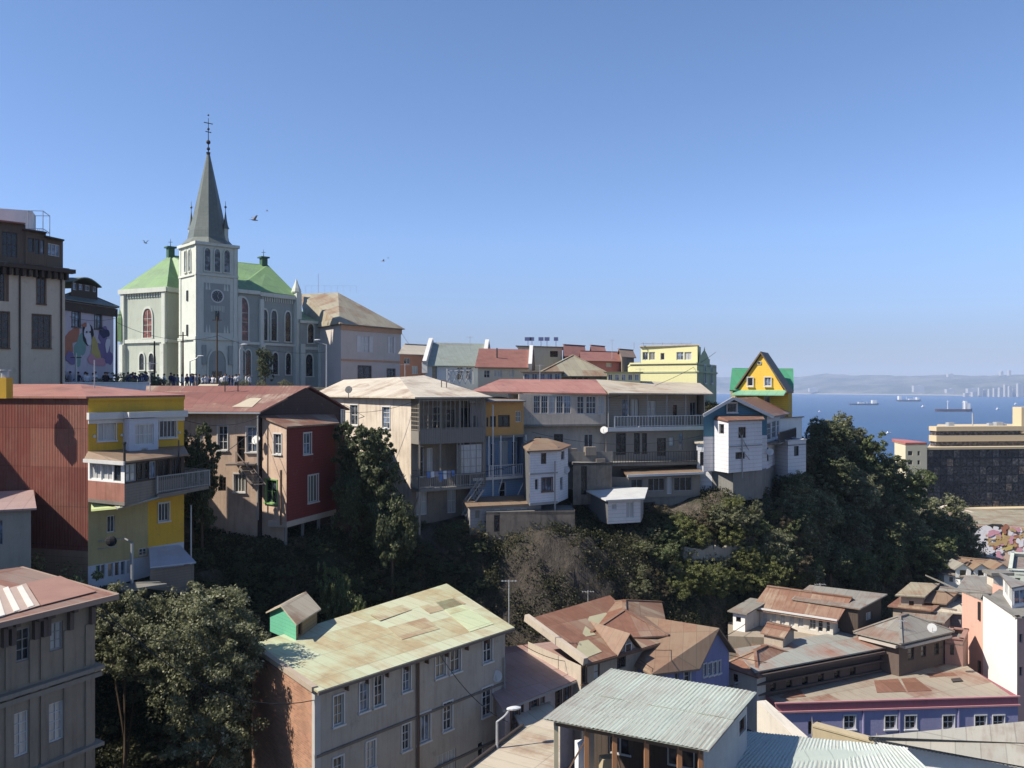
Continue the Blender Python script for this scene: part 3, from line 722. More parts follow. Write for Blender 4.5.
# roof
rA = P(170.5,255,124); rB = P(268,265,130)
def zz(p, z): return V(p.x, p.y, z)
b.roof([[zz(N0, ze+.15)+V(-.3,-.3,0), zz(N1, ze+.15)+V(.1,-.3,0), zz(N2, ze+.15), rA][0:2]+[rA],
        [zz(N1, ze+.15)+V(.1,-.3,0), zz(N2, ze+.15), rA],
        [zz(N2, ze+.15), zz(S0, zr+.35), rB, rA],
        [zz(S0, zr+.35), zz(S1, zr+.35)+V(.2,-.2,0), zz(S2, zr2+.5)+V(.3,-.2,0), rB],
        [zz(S2, zr2+.5)+V(.3,-.2,0), zz(S3, zr2+.5), rB],
        [zz(eL, ze), zz(N0, ze+.15)+V(-.3,-.3,0), rA], [zz(S3, zr2+.5), zz(eL, ze), rA, rB]], R_church, .1)
for rr, s_ in ((rA, 1), (rB+V(-.6,-.3,0), 1)):
    m = MB(); m.box(rr+V(0,0,.3), (.9,.9,1.5), aF); m.box(rr+V(0,0,1.1), (1.4,1.4,.2), aF); m.tube(rr+V(0,0,1.1), rr+V(0,0,2.4), .07, .02, 5); m.bar(rr+V(-.3,0,1.9), rr+V(.3,0,1.9), .06)
    b.part('ridge_turret', m, plain('dark_green', (.04,.1,.055), .6))

# annex of the church
A0, A1 = XY(300, 123), XY(341.5, 127.5); A2 = A1+V(-6,8,0)
zx = ZY(322, 125)
b = Bldg('church_annex', 'low grey annex with pointed windows between the church and the cream hipped house', 'building', V(A0.x, A0.y, PZ_))
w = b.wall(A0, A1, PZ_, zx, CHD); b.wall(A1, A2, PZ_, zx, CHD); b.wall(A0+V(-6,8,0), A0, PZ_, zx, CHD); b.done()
for px in (310.5, 329): u, D = w.hit(px); b.arch(w, u, 66.5, 69.3, .95, CHW, GLK, .16, False)
for px in (309, 329): u, D = w.hit(px); b.arch(w, u, 61.6, 64.8, 1.1, CHW, GLK, .18, False)
m = MB(); wbox(m, w, 0, w.L, 65.5, 65.9, .004, .15); wbox(m, w, -.1, w.L+.1, zx-.3, zx+.1, .004, .3)
b.part('cornice', m, CHW)
for px in (302, 320, 339): m = MB(); u, D = w.hit(px); wbox(m, w, max(u-.35,0), u+.35, PZ_, 66.3, .007, .4); b.part('buttress', m, CHW)
b.roof([[zz(A0,zx+.15)+V(0,-.3,0), zz(A1,zx+.15)+V(.2,-.3,0), zz(A2,zx+2.4), zz(A0,zx+2.4)+V(-4,8,0)]], R_church)

# cream hipped house right of the church
HC = plaster('cream_house', (.5,.45,.4), .3); HO = plain('ochre_band', (.45,.26,.15), .7)
h0, h1 = XY(341, 119), XY(401, 129.5); h3 = h0+V(-6.5,9,0); h2 = h1+V(-6.5,9,0); zh = ZY(326, 122)
b = quadhouse('hipped_house', 'two-storey cream house with olive hipped roof and green shutters, right of the church', h0, h1, h2, PZ_-1, zh, HC,
    {0: [(359.5,370,306,352,'d21g')][:0]+[(361,370.5,337.5,352.5,'d22cht')][:0]+[(360.5,369,336,352,'w22ch'),(389.5,393.5,337,353,'w22ch'),(358,371,366,383,'d21kt'),(387,395,369,383,'d21kt')]},
    'none', 5.0, R_olive, .5, done=False)
for ch in list(b.root.children): bpy.data.objects.remove(ch, do_unlink=True) if ch.name.startswith(('roof','ridge')) else None
e_ = b.e; ka, kb = P(300,294,134), P(338,292.5,131); zq = zh+.12
b.roof([[zz(e_[0],zq), zz(e_[1],zq), kb, ka], [zz(e_[1],zq), zz(e_[2],zq), kb], [zz(e_[2],zq), zz(e_[3],zq), ka, kb], [zz(e_[3],zq), zz(e_[0],zq), ka]], R_olive)
w = WF(h0, h1); m = MB(); wbox(m, w, -.1, w.L+.1, zh-.75, zh-.05, .005, .12); wbox(m, w, -.05, w.L+.05, ZY(361,124)-.12, ZY(361,124)+.14, .005, .12); b.part('ochre_cornice', m, HO); b.done()
m = MB(); rt = kb+V(-1.2,.5,0)
for k in range(9): m.tube(rt+V(-4+k,0,0), rt+V(-4+k,0,1.1), .018, n=4)
m.bar(rt+V(-4,0,1.1), rt+V(4,0,1.1), .025); m.tube(rt+V(-2,0,0), rt+V(-2,0,3), .04, n=5); b.part('roof_railing', m, METAL)

# ================================================================== cream corner building top left
CB = plaster('cream_stucco', (.58,.49,.37), .35); WOODT = plaster('top_storey_wood', (.13,.1,.075), .5, boards=.22, vert=True)
c0, c1 = XY(-40, 69), XY(65, 75.5); c2 = c1+V(-8,9,0)
zc = ZY(268, 73)
b = quadhouse('corner_building', 'cream building with a dark wooden top storey, leftmost on the church square', c0, c1, c2, PZ_-1, zc+.2, CB,
   {0: [(-14,-4,270,300,'d24k'),(-3,5,262,301,'b24kh'),(37,45.5,270,304,'b24kt'),(-4,9,312,348,'b24kt'),(32.5,50.5,315,348,'b34kt')]}, 'flat', 0, R_grey, 0.3, done=False, cat='building')
w = WF(c0, c1); m = MB(); wbox(m, w, 0, w.L+.6, zc-.15, zc+.2, .005, .8)
for k in range(16): u = w.L*k/16+.5; wbox(m, w, u-.1, u+.1, zc-.75, zc-.15, .006, .6)
for px in (19.5, 61): u, D = w.hit(px); wbox(m, w, u-.06, u+.06, PZ_, zc-.2, .006, .12)
b.part('balcony_floor', m, WOOD); b.done()
d0, d1 = c0+V(0.3,.3,0), c1+V(.5,-.1,0)
zt = ZY(231, 72)
b.wall(c0+V(0,.5,0), XY(25.5,72.4), zc+.25, zt+.6, WOODT, [(2,17,232,257,'d32k'),(-20,-6,232,257,'d32k')], part='top_storey'); 
b.wall(XY(25.5,72.3), XY(46,73.6), zc+.25, zt+.1, WOODT, [(28,34,238,252,'d11k'),(35,39.5,239,254,'d11k'),(40.5,44,240,254,'d11s')], part='top_storey')
b.wall(XY(46,73.7), XY(63,75.4), zc+.25, zt-.3, WOODT, [(48,60,244,256,'w31s')], part='top_storey')
b.wall(XY(63,75.4), XY(63,75.4)+V(-5,6,0), zc+.25, zt-.3, WOODT, part='top_storey')
b.roof([[zz(c0,zt+.7)+V(0,-.4,0), zz(XY(25.5,72),zt+.7), zz(XY(25.5,72)+V(-7,8,0),zt+1.2), zz(c0,zt+1.2)+V(-7,8,0)]], R_red)
b.roof([[zz(XY(24,71.8),zt+.2), zz(XY(47,73.2),zt+.15), zz(XY(47,73.2)+V(-7,8,0),zt+.5), zz(XY(24,71.8)+V(-7,8,0),zt+.5)], [zz(XY(46,73),zt-.2), zz(XY(64.5,75),zt-.2), zz(XY(64.5,75)+V(-7,8,0),zt), zz(XY(46,73)+V(-7,8,0),zt)]], WOOD)
m = MB(); m.box(P(10,226,76), (3.8,2.5,2.6), .4); b.part('roof_hut', m, WHITE); b.done()
m = MB(); A = P(28,232,75); B = P(43,232,76)
for q in (A, B, A+V(-.6,2.2,0), B+V(-.6,2.2,0)): m.tube(q+V(0,0,-.8), q+V(0,0,1.9), .035, n=5)
for z in (1.9, .3): m.bar(A+V(0,0,z), B+V(0,0,z), .05); m.bar(A+V(-.6,2.2,z), B+V(-.6,2.2,z), .05); m.bar(A+V(0,0,z), A+V(-.6,2.2,z), .05); m.bar(B+V(0,0,z), B+V(-.6,2.2,z), .05)
for k in range(9): q = A.lerp(B, k/8); m.tube(q+V(0,0,-.8), q+V(0,0,.3), .02, n=4)
b.part('railing', m, METAL)

# lilac house with mural
LIL = plaster('lilac_wall', (.47,.43,.47), .25); 
l0, l1 = XY(63, 78.5), XY(113.5, 86); l2 = l1+V(-7,8,0); zl = ZY(304, 82)
b = quadhouse('mural_house', 'small lilac house with a rounded attic and a colourful painted wall beside the church square', l0, l1, l2, PZ_-1, zl, LIL,
   {0: [(72,80,307,327,'d23gt'),(94.5,101.5,309,329,'d23gt')]}, 'hip', 1.6, R_slate, .5, done=False)
w = WF(l0, l1); m = MB(); wbox(m, w, 0, w.L+.4, zl-.9, zl-.1, .005, .2); b.part('wooden_band', m, WOOD); b.done()
b.wall(XY(71,80.5), XY(97.5,84.5), zl+.1, zl+2.0, WOOD, [(73,77,281,290,'w11s'),(79,83,282,290,'w11s'),(85,90,283,291,'w11k'),(93,96.5,284,292,'w11s')], part='attic_wall'); b.wall(XY(97.5,84.5), XY(97.5,84.5)+V(-4,5,0), zl+.1, zl+2.0, WOOD, part='attic_wall'); b.done()
m = MB(); w2 = WF(XY(70,80.3), XY(99,84.6)); pr = []
for k in range(9): t = k/8; pr.append((w2.L*t, zl+2.0+.65*math.sin(math.pi*t)))
for k in range(8):
    (u0, z0_), (u1, z1_) = pr[k], pr[k+1]; m.slab([w2.pt(u0,z0_,.3), w2.pt(u1,z1_,.3), w2.pt(u1,z1_,-5), w2.pt(u0,z0_,-5)], .12)
b.part('curved_roof', m, plain('dull_green', (.13,.15,.1), .7))
# painted wall: loose abstract colour shapes
random.seed(4)
def blob(mb, w, u, z, ru, rz_, o, mi, seed=0, n=22, wob=.18):
    rd = random.Random(seed); ph = [rd.random()*6 for _ in range(3)]
    pts = []
    for i in range(n):
        a = 2*math.pi*i/n; k = 1+wob*math.sin(2*a+ph[0])+wob*.7*math.sin(3*a+ph[1])+wob*.4*math.sin(5*a+ph[2])
        pts.append(w.pt(u+ru*k*math.cos(a), z+rz_*k*math.sin(a), o))
    mb.face(pts, mi)
PC = [plain('paint_%s' % n_, c_, .8) for n_, c_ in (('orange',(.38,.15,.09)),('purple',(.17,.13,.26)),('teal',(.17,.3,.26)),('pale',(.6,.58,.6)),('navy',(.03,.035,.09)),('yellow',(.45,.36,.12)),('pink',(.5,.25,.3)),('black',(.02,.02,.02)))]
m = MB(); w = WF(l0, l1); rd = random.Random(3)
spec = [(68,347,1.1,1.5,0),(74,335,.9,1.0,0),(78,352,.8,1.6,2),(81,345,.7,1.6,2),(87.5,334,.9,1.5,7),(87.8,334,.7,1.25,3),(103,336,1.0,1.1,1),(104,333,.9,.7,4),(102,350,1.3,1.2,1),(108,356,.8,1.2,1),(95,352,.9,1.6,5),(92,360,.8,.7,6),(70,358,.8,.8,1),(99,362,1.1,.6,6),(84,325,.4,.3,0),(107,345,.5,.8,3)]
for i, (px, py, a, c_, mi) in enumerate(spec):
    u, D = w.hit(px); blob(m, w, u, ZY(py, D), a*.8, c_*.8, .01+i*.004, mi, i)
for i, (px, py) in enumerate(((86,332),(89.5,332))):
    u, D = w.hit(px); blob(m, w, u, ZY(py, D), .12, .1, .09, 7, i)
b.part('wall_painting', m, PC)
# long painted parapet of the terrace
w = WF(XY(-60,74.3), XY(150,76.3))
m = MB(); wbox(m, w, 0, w.L, PZ_-.2, PZ_+.75, -.1, .1); wbox(m, w, 0, w.L, PZ_+.75, PZ_+.85, -.16, .16)
po = thing('parapet_wall', 'long pale parapet wall along the front edge of the church terrace', 'wall', w.pt(0, PZ_))
m.build('wall', WHITE, po)
m = MB()
w = WF(XY(-60,74.1), XY(185,78))
m2 = MB(); wbox(m2, w, 0, w.L, 55.5, PZ_-.2, -.4, 0)
ro = thing('retaining_wall', 'dark painted retaining wall below the church terrace parapet', 'wall', w.pt(0, 55.5)); m2.build('wall', plaster('painted_stone', (.09,.1,.14), .6), ro)
for i in range(90):
    u = rd.uniform(2, w.L-1); blob(m, w, u, PZ_-rd.uniform(.5,2.2), rd.uniform(.2,.8), rd.uniform(.15,.6), .01+i*.0013, rd.choice([1,2,3,4,4,5,1,4,7,7]), i)
m.build('wall_painting', PC, ro)
# ================================================================== yellow house with rust red side wall
YEL = plaster('yellow_wall', (.64,.37,.04), .35, (.25,.18,.06)); WH2 = plaster('bluish_white', (.5,.51,.55), .3); TANB = plaster('tan_block', (.36,.25,.17), .6, boards=.4)
y0, y1, y2 = XY(-12,50.8), XY(88,49), XY(184,53.8); y3 = V(-28.5,60,0)
zy = 59.35; zyb = 48.0
b = Bldg('yellow_house', 'four-storey yellow house with a rust red sheet side wall and a glazed wooden gallery', 'house', V(-25,52,zyb))
zr_ = ZY(550,49.3)
b.wall(y0, y1, zr_, zy, R_redwall, part='sheet_wall'); b.wall(y0, y1, zyb, zr_, TANB, part='lower_wall')
zc_ = ZY(500,50)
w = b.wall(y1, y2, zc_, zy, YEL, [(98,115.5,422.5,440.5,'w31ct'),(159.5,176,420,437.5,'w41gt'),('m',1.0,1.7,53.6,54.6,'w22g'),('m',4.1,5.0,53.5,55.2,'w22g')])
OLV = plaster('drab_yellow', (.42,.34,.17), .5)
wm_ = w.hit(148)[0]; M1_ = w.pt(wm_, 0)
M1_.z = 0
zl1 = ZY(556,51)
b.wall(y1, M1_, zl1-.2, zc_, OLV, [(107,115,515.5,532.5,'w21g'),(139,148,548,556,'w22g')]); b.wall(M1_, y2, zl1+.35, zc_, YEL, [(158.5,169,503,521,'w31gt')])
b.wall(y1, M1_, zyb, zl1-.2, WH2, [(96,100,565,578,'u11g'),(101,105,564,577,'w11g'),(108,113,563,577,'w11g'),(115,119,562,576,'w11k'),(121,125,561,575,'w11g'),(127,131,560,574,'w11g')], part='lower_wall')
b.wall(M1_, y2, zyb, zl1+.35, WH2, [(152,156,551,566,'d11k'),(158,162,549,564,'w11g'),(165,169,547,562,'w11g')], part='lower_wall')
b.wall(y2, y2+V(-6,5,0), zyb, zy, OLV); b.wall(y3, y0, zyb, zy, OLV); b.done()
m = MB(); wbox(m, w, -.08, w.L+.1, 58.1, 58.5, .004, .3); wbox(m, w, 0, w.L, 57.85, 58.1, .005, .1); b.part('cornice', m, TRIM)
m = MB()
for u in (.35, 2.0, 4.25, w.L-.35): m.sphere(w.pt(u, 57.1, .05), .1, 6, 4)
b.part('wall_lamp', m, TRIM)
b.band(y1, y2, 59.2, 59.45, .12, YEL, 'parapet_cap')
# white bay with door
uA, _ = w.hit(123); uB, _ = w.hit(152)
q0, q1 = w.pt(uA,0,.75), w.pt(uB,0,.75)
b.wall(w.pt(uA,0), q0, 55.2, 58.1, WH2, part='bay'); b.wall(q0, q1, 55.2, 58.1, WH2, [('m',.35,uB-uA-.3,56.5,57.75,'w42c'),('m',.75,uB-uA-.7,55.4,56.3,'w22g')], part='bay'); b.wall(q1, w.pt(uB,0), 55.2, 58.1, WH2, part='bay')
m = MB(); m.slab([zz(w.pt(uA-.1,0,0),58.5), zz(w.pt(uA-.1,0,.9),58.5), zz(w.pt(uB+.1,0,.9),58.5), zz(w.pt(uB+.1,0,0),58.5)], .35); b.part('bay_roof', m, TRIM)
b.done()
t_ = V(0,0,0)
nb = Bldg('left_house', 'house beyond the left edge whose shadow falls over the red sheet wall', 'house', V(-47,45,46))
for A_, B_ in ((V(-56,38,0),V(-38,38,0)),(V(-38,38,0),V(-38,52,0)),(V(-38,52,0),V(-56,52,0)),(V(-56,52,0),V(-56,38,0))): nb.wall(A_, B_, 44, 63.2, OLV)
nb.roof([[V(-56.3,37.7,63.3),V(-37.7,37.7,63.3),V(-37.7,52.3,63.3),V(-56.3,52.3,63.3)]], R_red); nb.done()
ap = P(80,384,56)
b.roof([[zz(y0,zy+.1)+V(0,-.2,0), zz(y1,zy+.1)+V(0,-.2,0), ap, zz(ap,ap.z)+V(-8,1,0)], [zz(y1,zy+.1)+V(0,-.2,0), zz(y2,zy+.15)+V(.1,-.1,0), ap], [zz(y2,zy+.15)+V(.1,-.1,0), zz(y2,zy+.15)+V(-6,5,0), ap]], R_red)
# gallery
g0, g1, g2, g3 = XY(88,48.6), XY(124.5,47), XY(157,49.6), XY(184.5,52.2)
gz0, gz1 = 53.65, 55.75
GRW = plaster('grey_weathered_boards', (.22,.19,.16), .6, boards=.16)
b.wall(g0, g1, gz0-.1, gz0+.95, R_red, part='gallery'); b.wall(g0, g1, gz0+.95, gz1, WHITE, [('m',.15,1.15,gz0+1.05,gz1-.15,'w21c'),('m',1.2,2.2,gz0+1.05,gz1-.15,'w21c'),('m',2.3,2.95,gz0+1.05,gz1-.15,'d11g')], part='gallery')
b.wall(g1, g2, gz0-.1, gz0+.9, GRW, part='gallery'); b.wall(g1, g2, gz0+.9, gz1, WOOD, [('m',.1,1.0,gz0+1,gz1-.1,'g22g'),('m',1.05,2.0,gz0+1,gz1-.1,'d22k'),('m',2.05,3.0,gz0+1,gz1-.1,'g21g')], part='gallery')
b.wall(g2, g3, gz0-.1, gz0+.8, GRW, part='gallery'); b.wall(g2, g3, gz0+.8, gz1, WOOD, [('m',.1,1.2,gz0+.9,gz1-.1,'d21k'),('m',1.4,2.3,gz0+.9,gz1-.1,'d21k')], part='gallery')
b.done()
m = MB(); m.slab([zz(g0,gz1+.12)+V(-.1,-.25,0), zz(g1,gz1+.1)+V(.15,-.3,0), zz(g3,gz1+.1)+V(.3,-.1,0), zz(y2,56.25), zz(y1,56.25)], .1); b.part('gallery_roof', m, R_brown)
m = MB(); m.bar(zz(g0,gz1+.02)+V(-.1,-.3,0), zz(g1,gz1+.0)+V(.15,-.36,0), .1, .2); b.part('gutter', m, TRIM)
m = MB(); m.slab([zz(g0,gz0-.1), zz(g1,gz0-.1), zz(g2,gz0-.1), zz(g3,gz0-.1), zz(y2,gz0-.1), zz(y1,gz0-.1)], .2); b.part('gallery_floor', m, GRW)
k0, k1 = XY(157,49.3), XY(209,53.2)
m = MB(); m.slab([zz(k0,gz0+.02), zz(k1,gz0+.12), zz(k1,gz0+.12)+V(-2.6,1.8,0), zz(k0,gz0+.02)+V(-1,1,0)], .22); b.part('balcony', m, GRW)
b.railing([zz(k0,0)*1.0, zz(k1,0), k1+V(-2.4,1.7,0)], gz0+.1, .95, TRIMG)
m = MB(); ka = zz(g0, gz0-.35); m.slab([zz(g0,gz0-.75)+V(.1,.15,0), zz(g1,gz0-.35)+V(-.3,.1,0), zz(g1,gz0-.3)+V(-.4,.9,0), zz(y1,gz0-.3)+V(.2,0,0)], .12); b.part('awning', m, plain('pale_lime', (.42,.47,.22), .7))
m = MB(); m.slab([zz(g1,gz0-.42)+V(-.3,-.2,0), zz(g2,gz0-.1)+V(.2,-.2,0), zz(g2,gz0-.05)+V(-.6,.6,0), zz(g1,gz0-.35)+V(-.9,.7,0)], .08); b.part('awning', m, R_teal)
m = MB(); m.tube(P(124.5,466,46.8), P(124.5,443,46.8), .07, n=6); m.tube(P(124.5,444,46.8), P(124.5,442,46.8), .11, n=6); b.part('stove_pipe', m, BLACK)
m = MB(); m.tube(P(178.6,460,51), P(178.6,440,51), .05, n=6); b.part('stove_pipe', m, BLACK)
m = MB(); q = P(191,505,52.5)
m.tube(q, V(q.x,q.y,48), .05, n=6); b.part('support_post', m, METAL)
m = MB(); q = P(150,560,49.5); m.slab([P(150,567,50), P(196,562,51.5), P(180,545,53.5), P(149,547,52)], .08); b.part('lean_to_roof', m, plain('pale_plastic', (.42,.44,.5), .5))
b.wall(XY(150,50.2), XY(194,52), 47.2, 49.05, GRW, part='lower_wall'); b.done()
m = MB(); q = P(111,541,49.0); m.sphere(q, .35, 8, 6, sc=(1,.5,.9)); b.part('hanging_laundry', m, plain('black_cloth', (.015,.015,.018), .9))
m = MB(); m.bar(P(98,541,49.4), P(124,538,49.6), .05); m.bar(P(98,549,49.4), P(118,546,49.6), .04); m.bar(P(124,538,49.6), P(133,543,49.2), .06); m.tube(P(132,543,49.2), P(132,585,49.4), .09, n=6); b.part('drain_pipe', m, METAL)
m = MB(); m.bar(P(118,589,48), P(160,583,50), 1.6, .15); b.part('terrace_slab', m, CONC)
m = MB(); m.box(P(4,388,48.5), (.65,.65,1.2), 0); ch = b.part('chimney', m, YEL); m = MB(); m.tube(P(5,378,48.5), P(5,371,48.5), .22, n=10); m.tube(P(5,371,48.5), P(5,369.5,48.5), .32, n=10); k = m.build('chimney_cowl', METAL, b.root); k.parent = ch
for px, py0, py1 in ((94.5,384,360),(95.5,0,0)):
    if py0: m = MB(); m.tube(P(px,py0+4,53), P(px,py1,53), .035, n=5); b.part('antenna_mast', m, METAL)

# ================================================================== brown plastered house with dark red bay
BR = plaster('dirty_pink_plaster', (.52,.38,.28), .75, (.24,.16,.12)); DR = plaster('dark_red_boards', (.17,.035,.03), .35, (.08,.02,.02), boards=.2); DKW = plaster('dark_boards', (.075,.05,.045), .5, boards=.2)
M0, M1, M2 = XY(160,61.6), XY(257.5,60.2), XY(345,67.5); zb = 58.15
b = Bldg('brown_house', 'weathered brown plastered house with a dark red boarded bay and a patched red roof', 'house', V(-19,62,49))
b.wall(M0, M1, 49, zb, BR, [(218,227.5,426,450,'w23gt'),(246.5,257,427,452,'w23gt'),(237,245,436,462,'b12kD'),(219,226,477,491,'d22k'),(234,245,474,492,'w31gt'),(197,203,430,450,'w22g')])
b.wall(M1, M2, 49, zb, DKW, [(340,344.5,409,428,'w22g')], top=[((M2-M1).length*.52, 59.95)])
b.wall(M2, M2+V(-6,3,0), 49, zb, DKW)
B1, B2 = XY(286.5,58.6), XY(335,64.6)
w = b.wall(M1+V(.3,.1,0), B1, 49.2, 57.05, BR, [(274,281.5,434,454,'w22gt'),(265.5,277,480,503,'n22gt')], top=[((B1-M1).length*.97,57.1),(0.02,57.75)])
w = b.wall(B1, B2, 50.6, 57.1, DR, [(303.5,311,433,454,'w22gt'),(308,318,475,502,'w31gt')]); b.wall(B2, B2+V(-2,2.5,0), 50.6, 57.1, DR); b.done()
b.roof([[zz(M1,57.95)+V(.2,-.1,0), zz(B1,57.25)+V(.1,-.25,0), zz(B2,57.25)+V(.35,-.1,0), zz(M2,57.95)+V(-.8,-.6,0)]], R_rust, .12, 'bay_roof')
rl, rr = P(185,386.9,65), P(305,386.9,65.2)
b.roof([[zz(M0,zb+.1)+V(-1,-.5,0), zz(M1,zb+.1)+V(.35,-.5,0), zz(rr,60.1)+V(.45,-.1,0), zz(rl,60.1)+V(-3,0,0)],
        [zz(M2,zb+.1)+V(.4,-.1,0), zz(M2,zb+.1)+V(-16,4,0), zz(rl,60.1)+V(-3,0,0), zz(rr,60.1)+V(.45,-.1,0)]], R_redpatch)
tr_ = (zz(M0,zb+.1)+V(-1,-.5,0), zz(M1,zb+.1)+V(.35,-.5,0), zz(rr,60.1)+V(.45,-.1,0))
patches(b, tr_, [[(186,404),(214,404.5),(222,394),(196,394)],[(189,392.5),(212,392.5),(219,384.5),(200,384.5)],[(222,407),(252,407.5),(262,398.5),(236,398)]], plain('pale_tan_sheet', (.42,.36,.26), .7), label='pale tan roof patch')
m = MB(); m.bar(zz(M0,zb)+V(-1,-.58,0), zz(M1,zb)+V(.35,-.58,0), .14, .12); b.part('gutter', m, METAL)
m = MB(); w = WF(B1, B2); wbox(m, w, -.05, w.L+.05, 50.2, 50.6, -1.5, .06); b.part('floor_beam', m, plaster('pale_timber', (.4,.34,.28), .5))
for u in (.12, 2.2, 4.3, w.L-.15):
    m = MB(); q = w.pt(u, 0, -.15); m.bar((q.x,q.y,47.4), (q.x,q.y,50.3), .2); b.part('stilt', m, CONC)
m = MB(); m.tube(P(281,470,58.3), P(281,525,58.3), .09, n=6); b.part('drain_pipe', m, TRIMB)
m = MB(); m.tube(P(257.8,415,59.7), P(257.8,520,59.7), .07, n=6); b.part('drain_pipe', m, TRIMG)
m = MB()   # outside stair
s0, s1 = P(236,463,59.6), P(253,486,57.8)
for o_ in (V(0,0,0), V(.75,.35,0)): m.bar(s0+o_, s1+o_, .06, .16)
for k in range(9): q = s0.lerp(s1, k/8.5); m.bar(q, q+V(.75,.35,0), .2, .03)
m.bar(s0+V(0,0,.8), s1+V(0,0,.8), .05); m.bar(s0, s0+V(0,0,.8), .05); m.bar(s1+V(0,0,-.2), s1+V(0,0,.8), .05)
b.part('staircase', m, plain('grey_wood', (.16,.13,.11), .8))
m = MB(); q = P(242,464,59.8); m.box(q, (2.0,1.2,.1), .1); b.part('landing', m, plain('grey_wood', (.16,.13,.11), .8))
for px, h_ in ((225,1.2),(238,.9)): m = MB(); q = P(px,385,64); m.tube(q+V(0,0,-.5), q+V(0,0,h_-.6), .04, n=5); b.part('antenna_mast', m, BLACK)

# ================================================================== weathered balcony house
BW = plaster('weathered_cream', (.58,.5,.4), .75, (.25,.19,.15)); BG = plaster('dark_brown_plaster', (.24,.2,.16), .7, (.08,.07,.06)); BALC = plaster('grey_balcony_boards', (.2,.18,.155), .5, boards=.2, vert=True)  # balcony front and right side carry a much darker plaster than the left wall
q0, q1, q2 = XY(316,78), XY(411,66.4), XY(476,69.5); z1_ = 59.1
b = Bldg('balcony_house', 'weathered cream house with two stacked lattice balconies and a pale hipped roof', 'house', V(-9,70,49))
b.wall(q0, q1, 49, z1_, BW, [(337,344,405,424,'w22gt'),(350.5,358,405,425,'w22gt'),(382.5,390,407,428,'w24gt'),(381,387,449,468,'w13gt')])
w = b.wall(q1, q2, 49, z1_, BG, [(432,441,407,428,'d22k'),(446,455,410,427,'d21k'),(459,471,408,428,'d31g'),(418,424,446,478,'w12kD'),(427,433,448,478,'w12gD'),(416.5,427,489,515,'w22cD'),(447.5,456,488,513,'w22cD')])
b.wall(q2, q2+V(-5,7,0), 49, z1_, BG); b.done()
dirn = w.d; out = w.n*1.5
E0, E1, E2 = q1+out, q2+out, q2
zf2, zf1 = ZY(441,66), ZY(488,66)
for i, z in enumerate((zf2, zf1)):
    m = MB(); m.slab([zz(E0,z), zz(E1,z), zz(q2,z), zz(q1,z)], .22); b.part('balcony_floor', m, CONC if i else BALC)
wE = WF(E0, E1); wE0 = WF(q1+V(0,0,0), E0)
# upper: boarded parapet and lattice glazing
m = MB(); wbox(m, wE, 0, wE.L, zf2, zf2+.95, -.08, .0); wbox(m, wE0, 0, wE0.L, zf2, zf2+.8, -.08, 0); b.part('balcony_parapet', m, BALC)
m = MB(); nn = 15
for k in range(nn+1):
    u = wE.L*k/nn; wbox(m, wE, u-.03, u+.03, zf2+.95, z1_-.05, -.06, 0)
for j in range(5): z = zf2+1.0+(z1_-zf2-1.1)*j/4; wbox(m, wE, 0, wE.L if j in (0,4) else wE.L*.45, z-.025, z+.025, -.065, -.01)
for k in range(5): u = wE0.L*k/4; wbox(m, wE0, u-.03, u+.03, zf2+.8, z1_-.05, -.06, 0)
for j in range(8): z = zf2+.9+(z1_-zf2-1.0)*j/7; wbox(m, wE0, 0, wE0.L, z-.03, z+.03, -.065, -.01)
b.part('lattice_screen', m, plaster('aged_timber', (.22,.19,.15), .5))
for u in (.06, wE.L*.32, wE.L*.62, wE.L-.06): m = MB(); q = wE.pt(u, 0, -.08); m.bar((q.x,q.y,zf1), (q.x,q.y,z1_), .13); b.part('balcony_post', m, plaster('aged_timber', (.22,.19,.15), .5))
m = MB(); m.bar(wE.pt(0,z1_-.15,-.03), wE.pt(wE.L,z1_-.15,-.03), .1)
b.part('balcony_beam', m, plaster('aged_timber', (.22,.19,.15), .5))
b.railing([wE0.A, E0, E1, E2], zf1, .95, TRIMG, step=.16)
m = MB(); m.bar(wE.pt(.08,47.8,-.1), wE.pt(.08,zf1,-.1), .14); m.bar(wE.pt(.08,50,-1.2), wE.pt(.08,zf1-.2,-.1), .1)
b.part('prop', m, plaster('pale_timber', (.4,.34,.28), .5))
# arched glazed screen in lower balcony, right
m = MB()
for k in range(5): u = wE.L*.58+k*wE.L*.1; wbox(m, wE, u-.03, u+.03, zf1, zf2-.25, -.2, -.14)
for j in range(4): z = zf1+.9+j*.65; wbox(m, wE, wE.L*.58, wE.L*.98, z-.03, z+.03, -.2, -.14)
b.part('glazed_screen', m, TRIMG); m = MB(); m.face([wE.pt(wE.L*.6,zf1+1,-.17), wE.pt(wE.L*.96,zf1+1,-.17), wE.pt(wE.L*.96,zf2-.4,-.17), wE.pt(wE.L*.6,zf2-.4,-.17)]); b.part('pane', m, GLC)
ra, rb2 = P(399,378.6,76), P(424,374.8,79)
oh = V(-.3,-.3,0)
zo = z1_+.12
b.roof([[zz(q0,zo)+V(-.6,0,0), zz(E0,zo)+V(-.3,-.2,0), zz(ra,61.1-.2), zz(ra,60.7)+V(-6,5,0)],
        [zz(E0,zo)+V(-.3,-.2,0), zz(E1,zo)+V(.6,-.2,0), zz(rb2,61.1), zz(ra,60.9)],
        [zz(E1,zo)+V(.6,-.2,0), zz(q2,zo)+V(0,8,0), zz(rb2,61.1)]], R_pale)
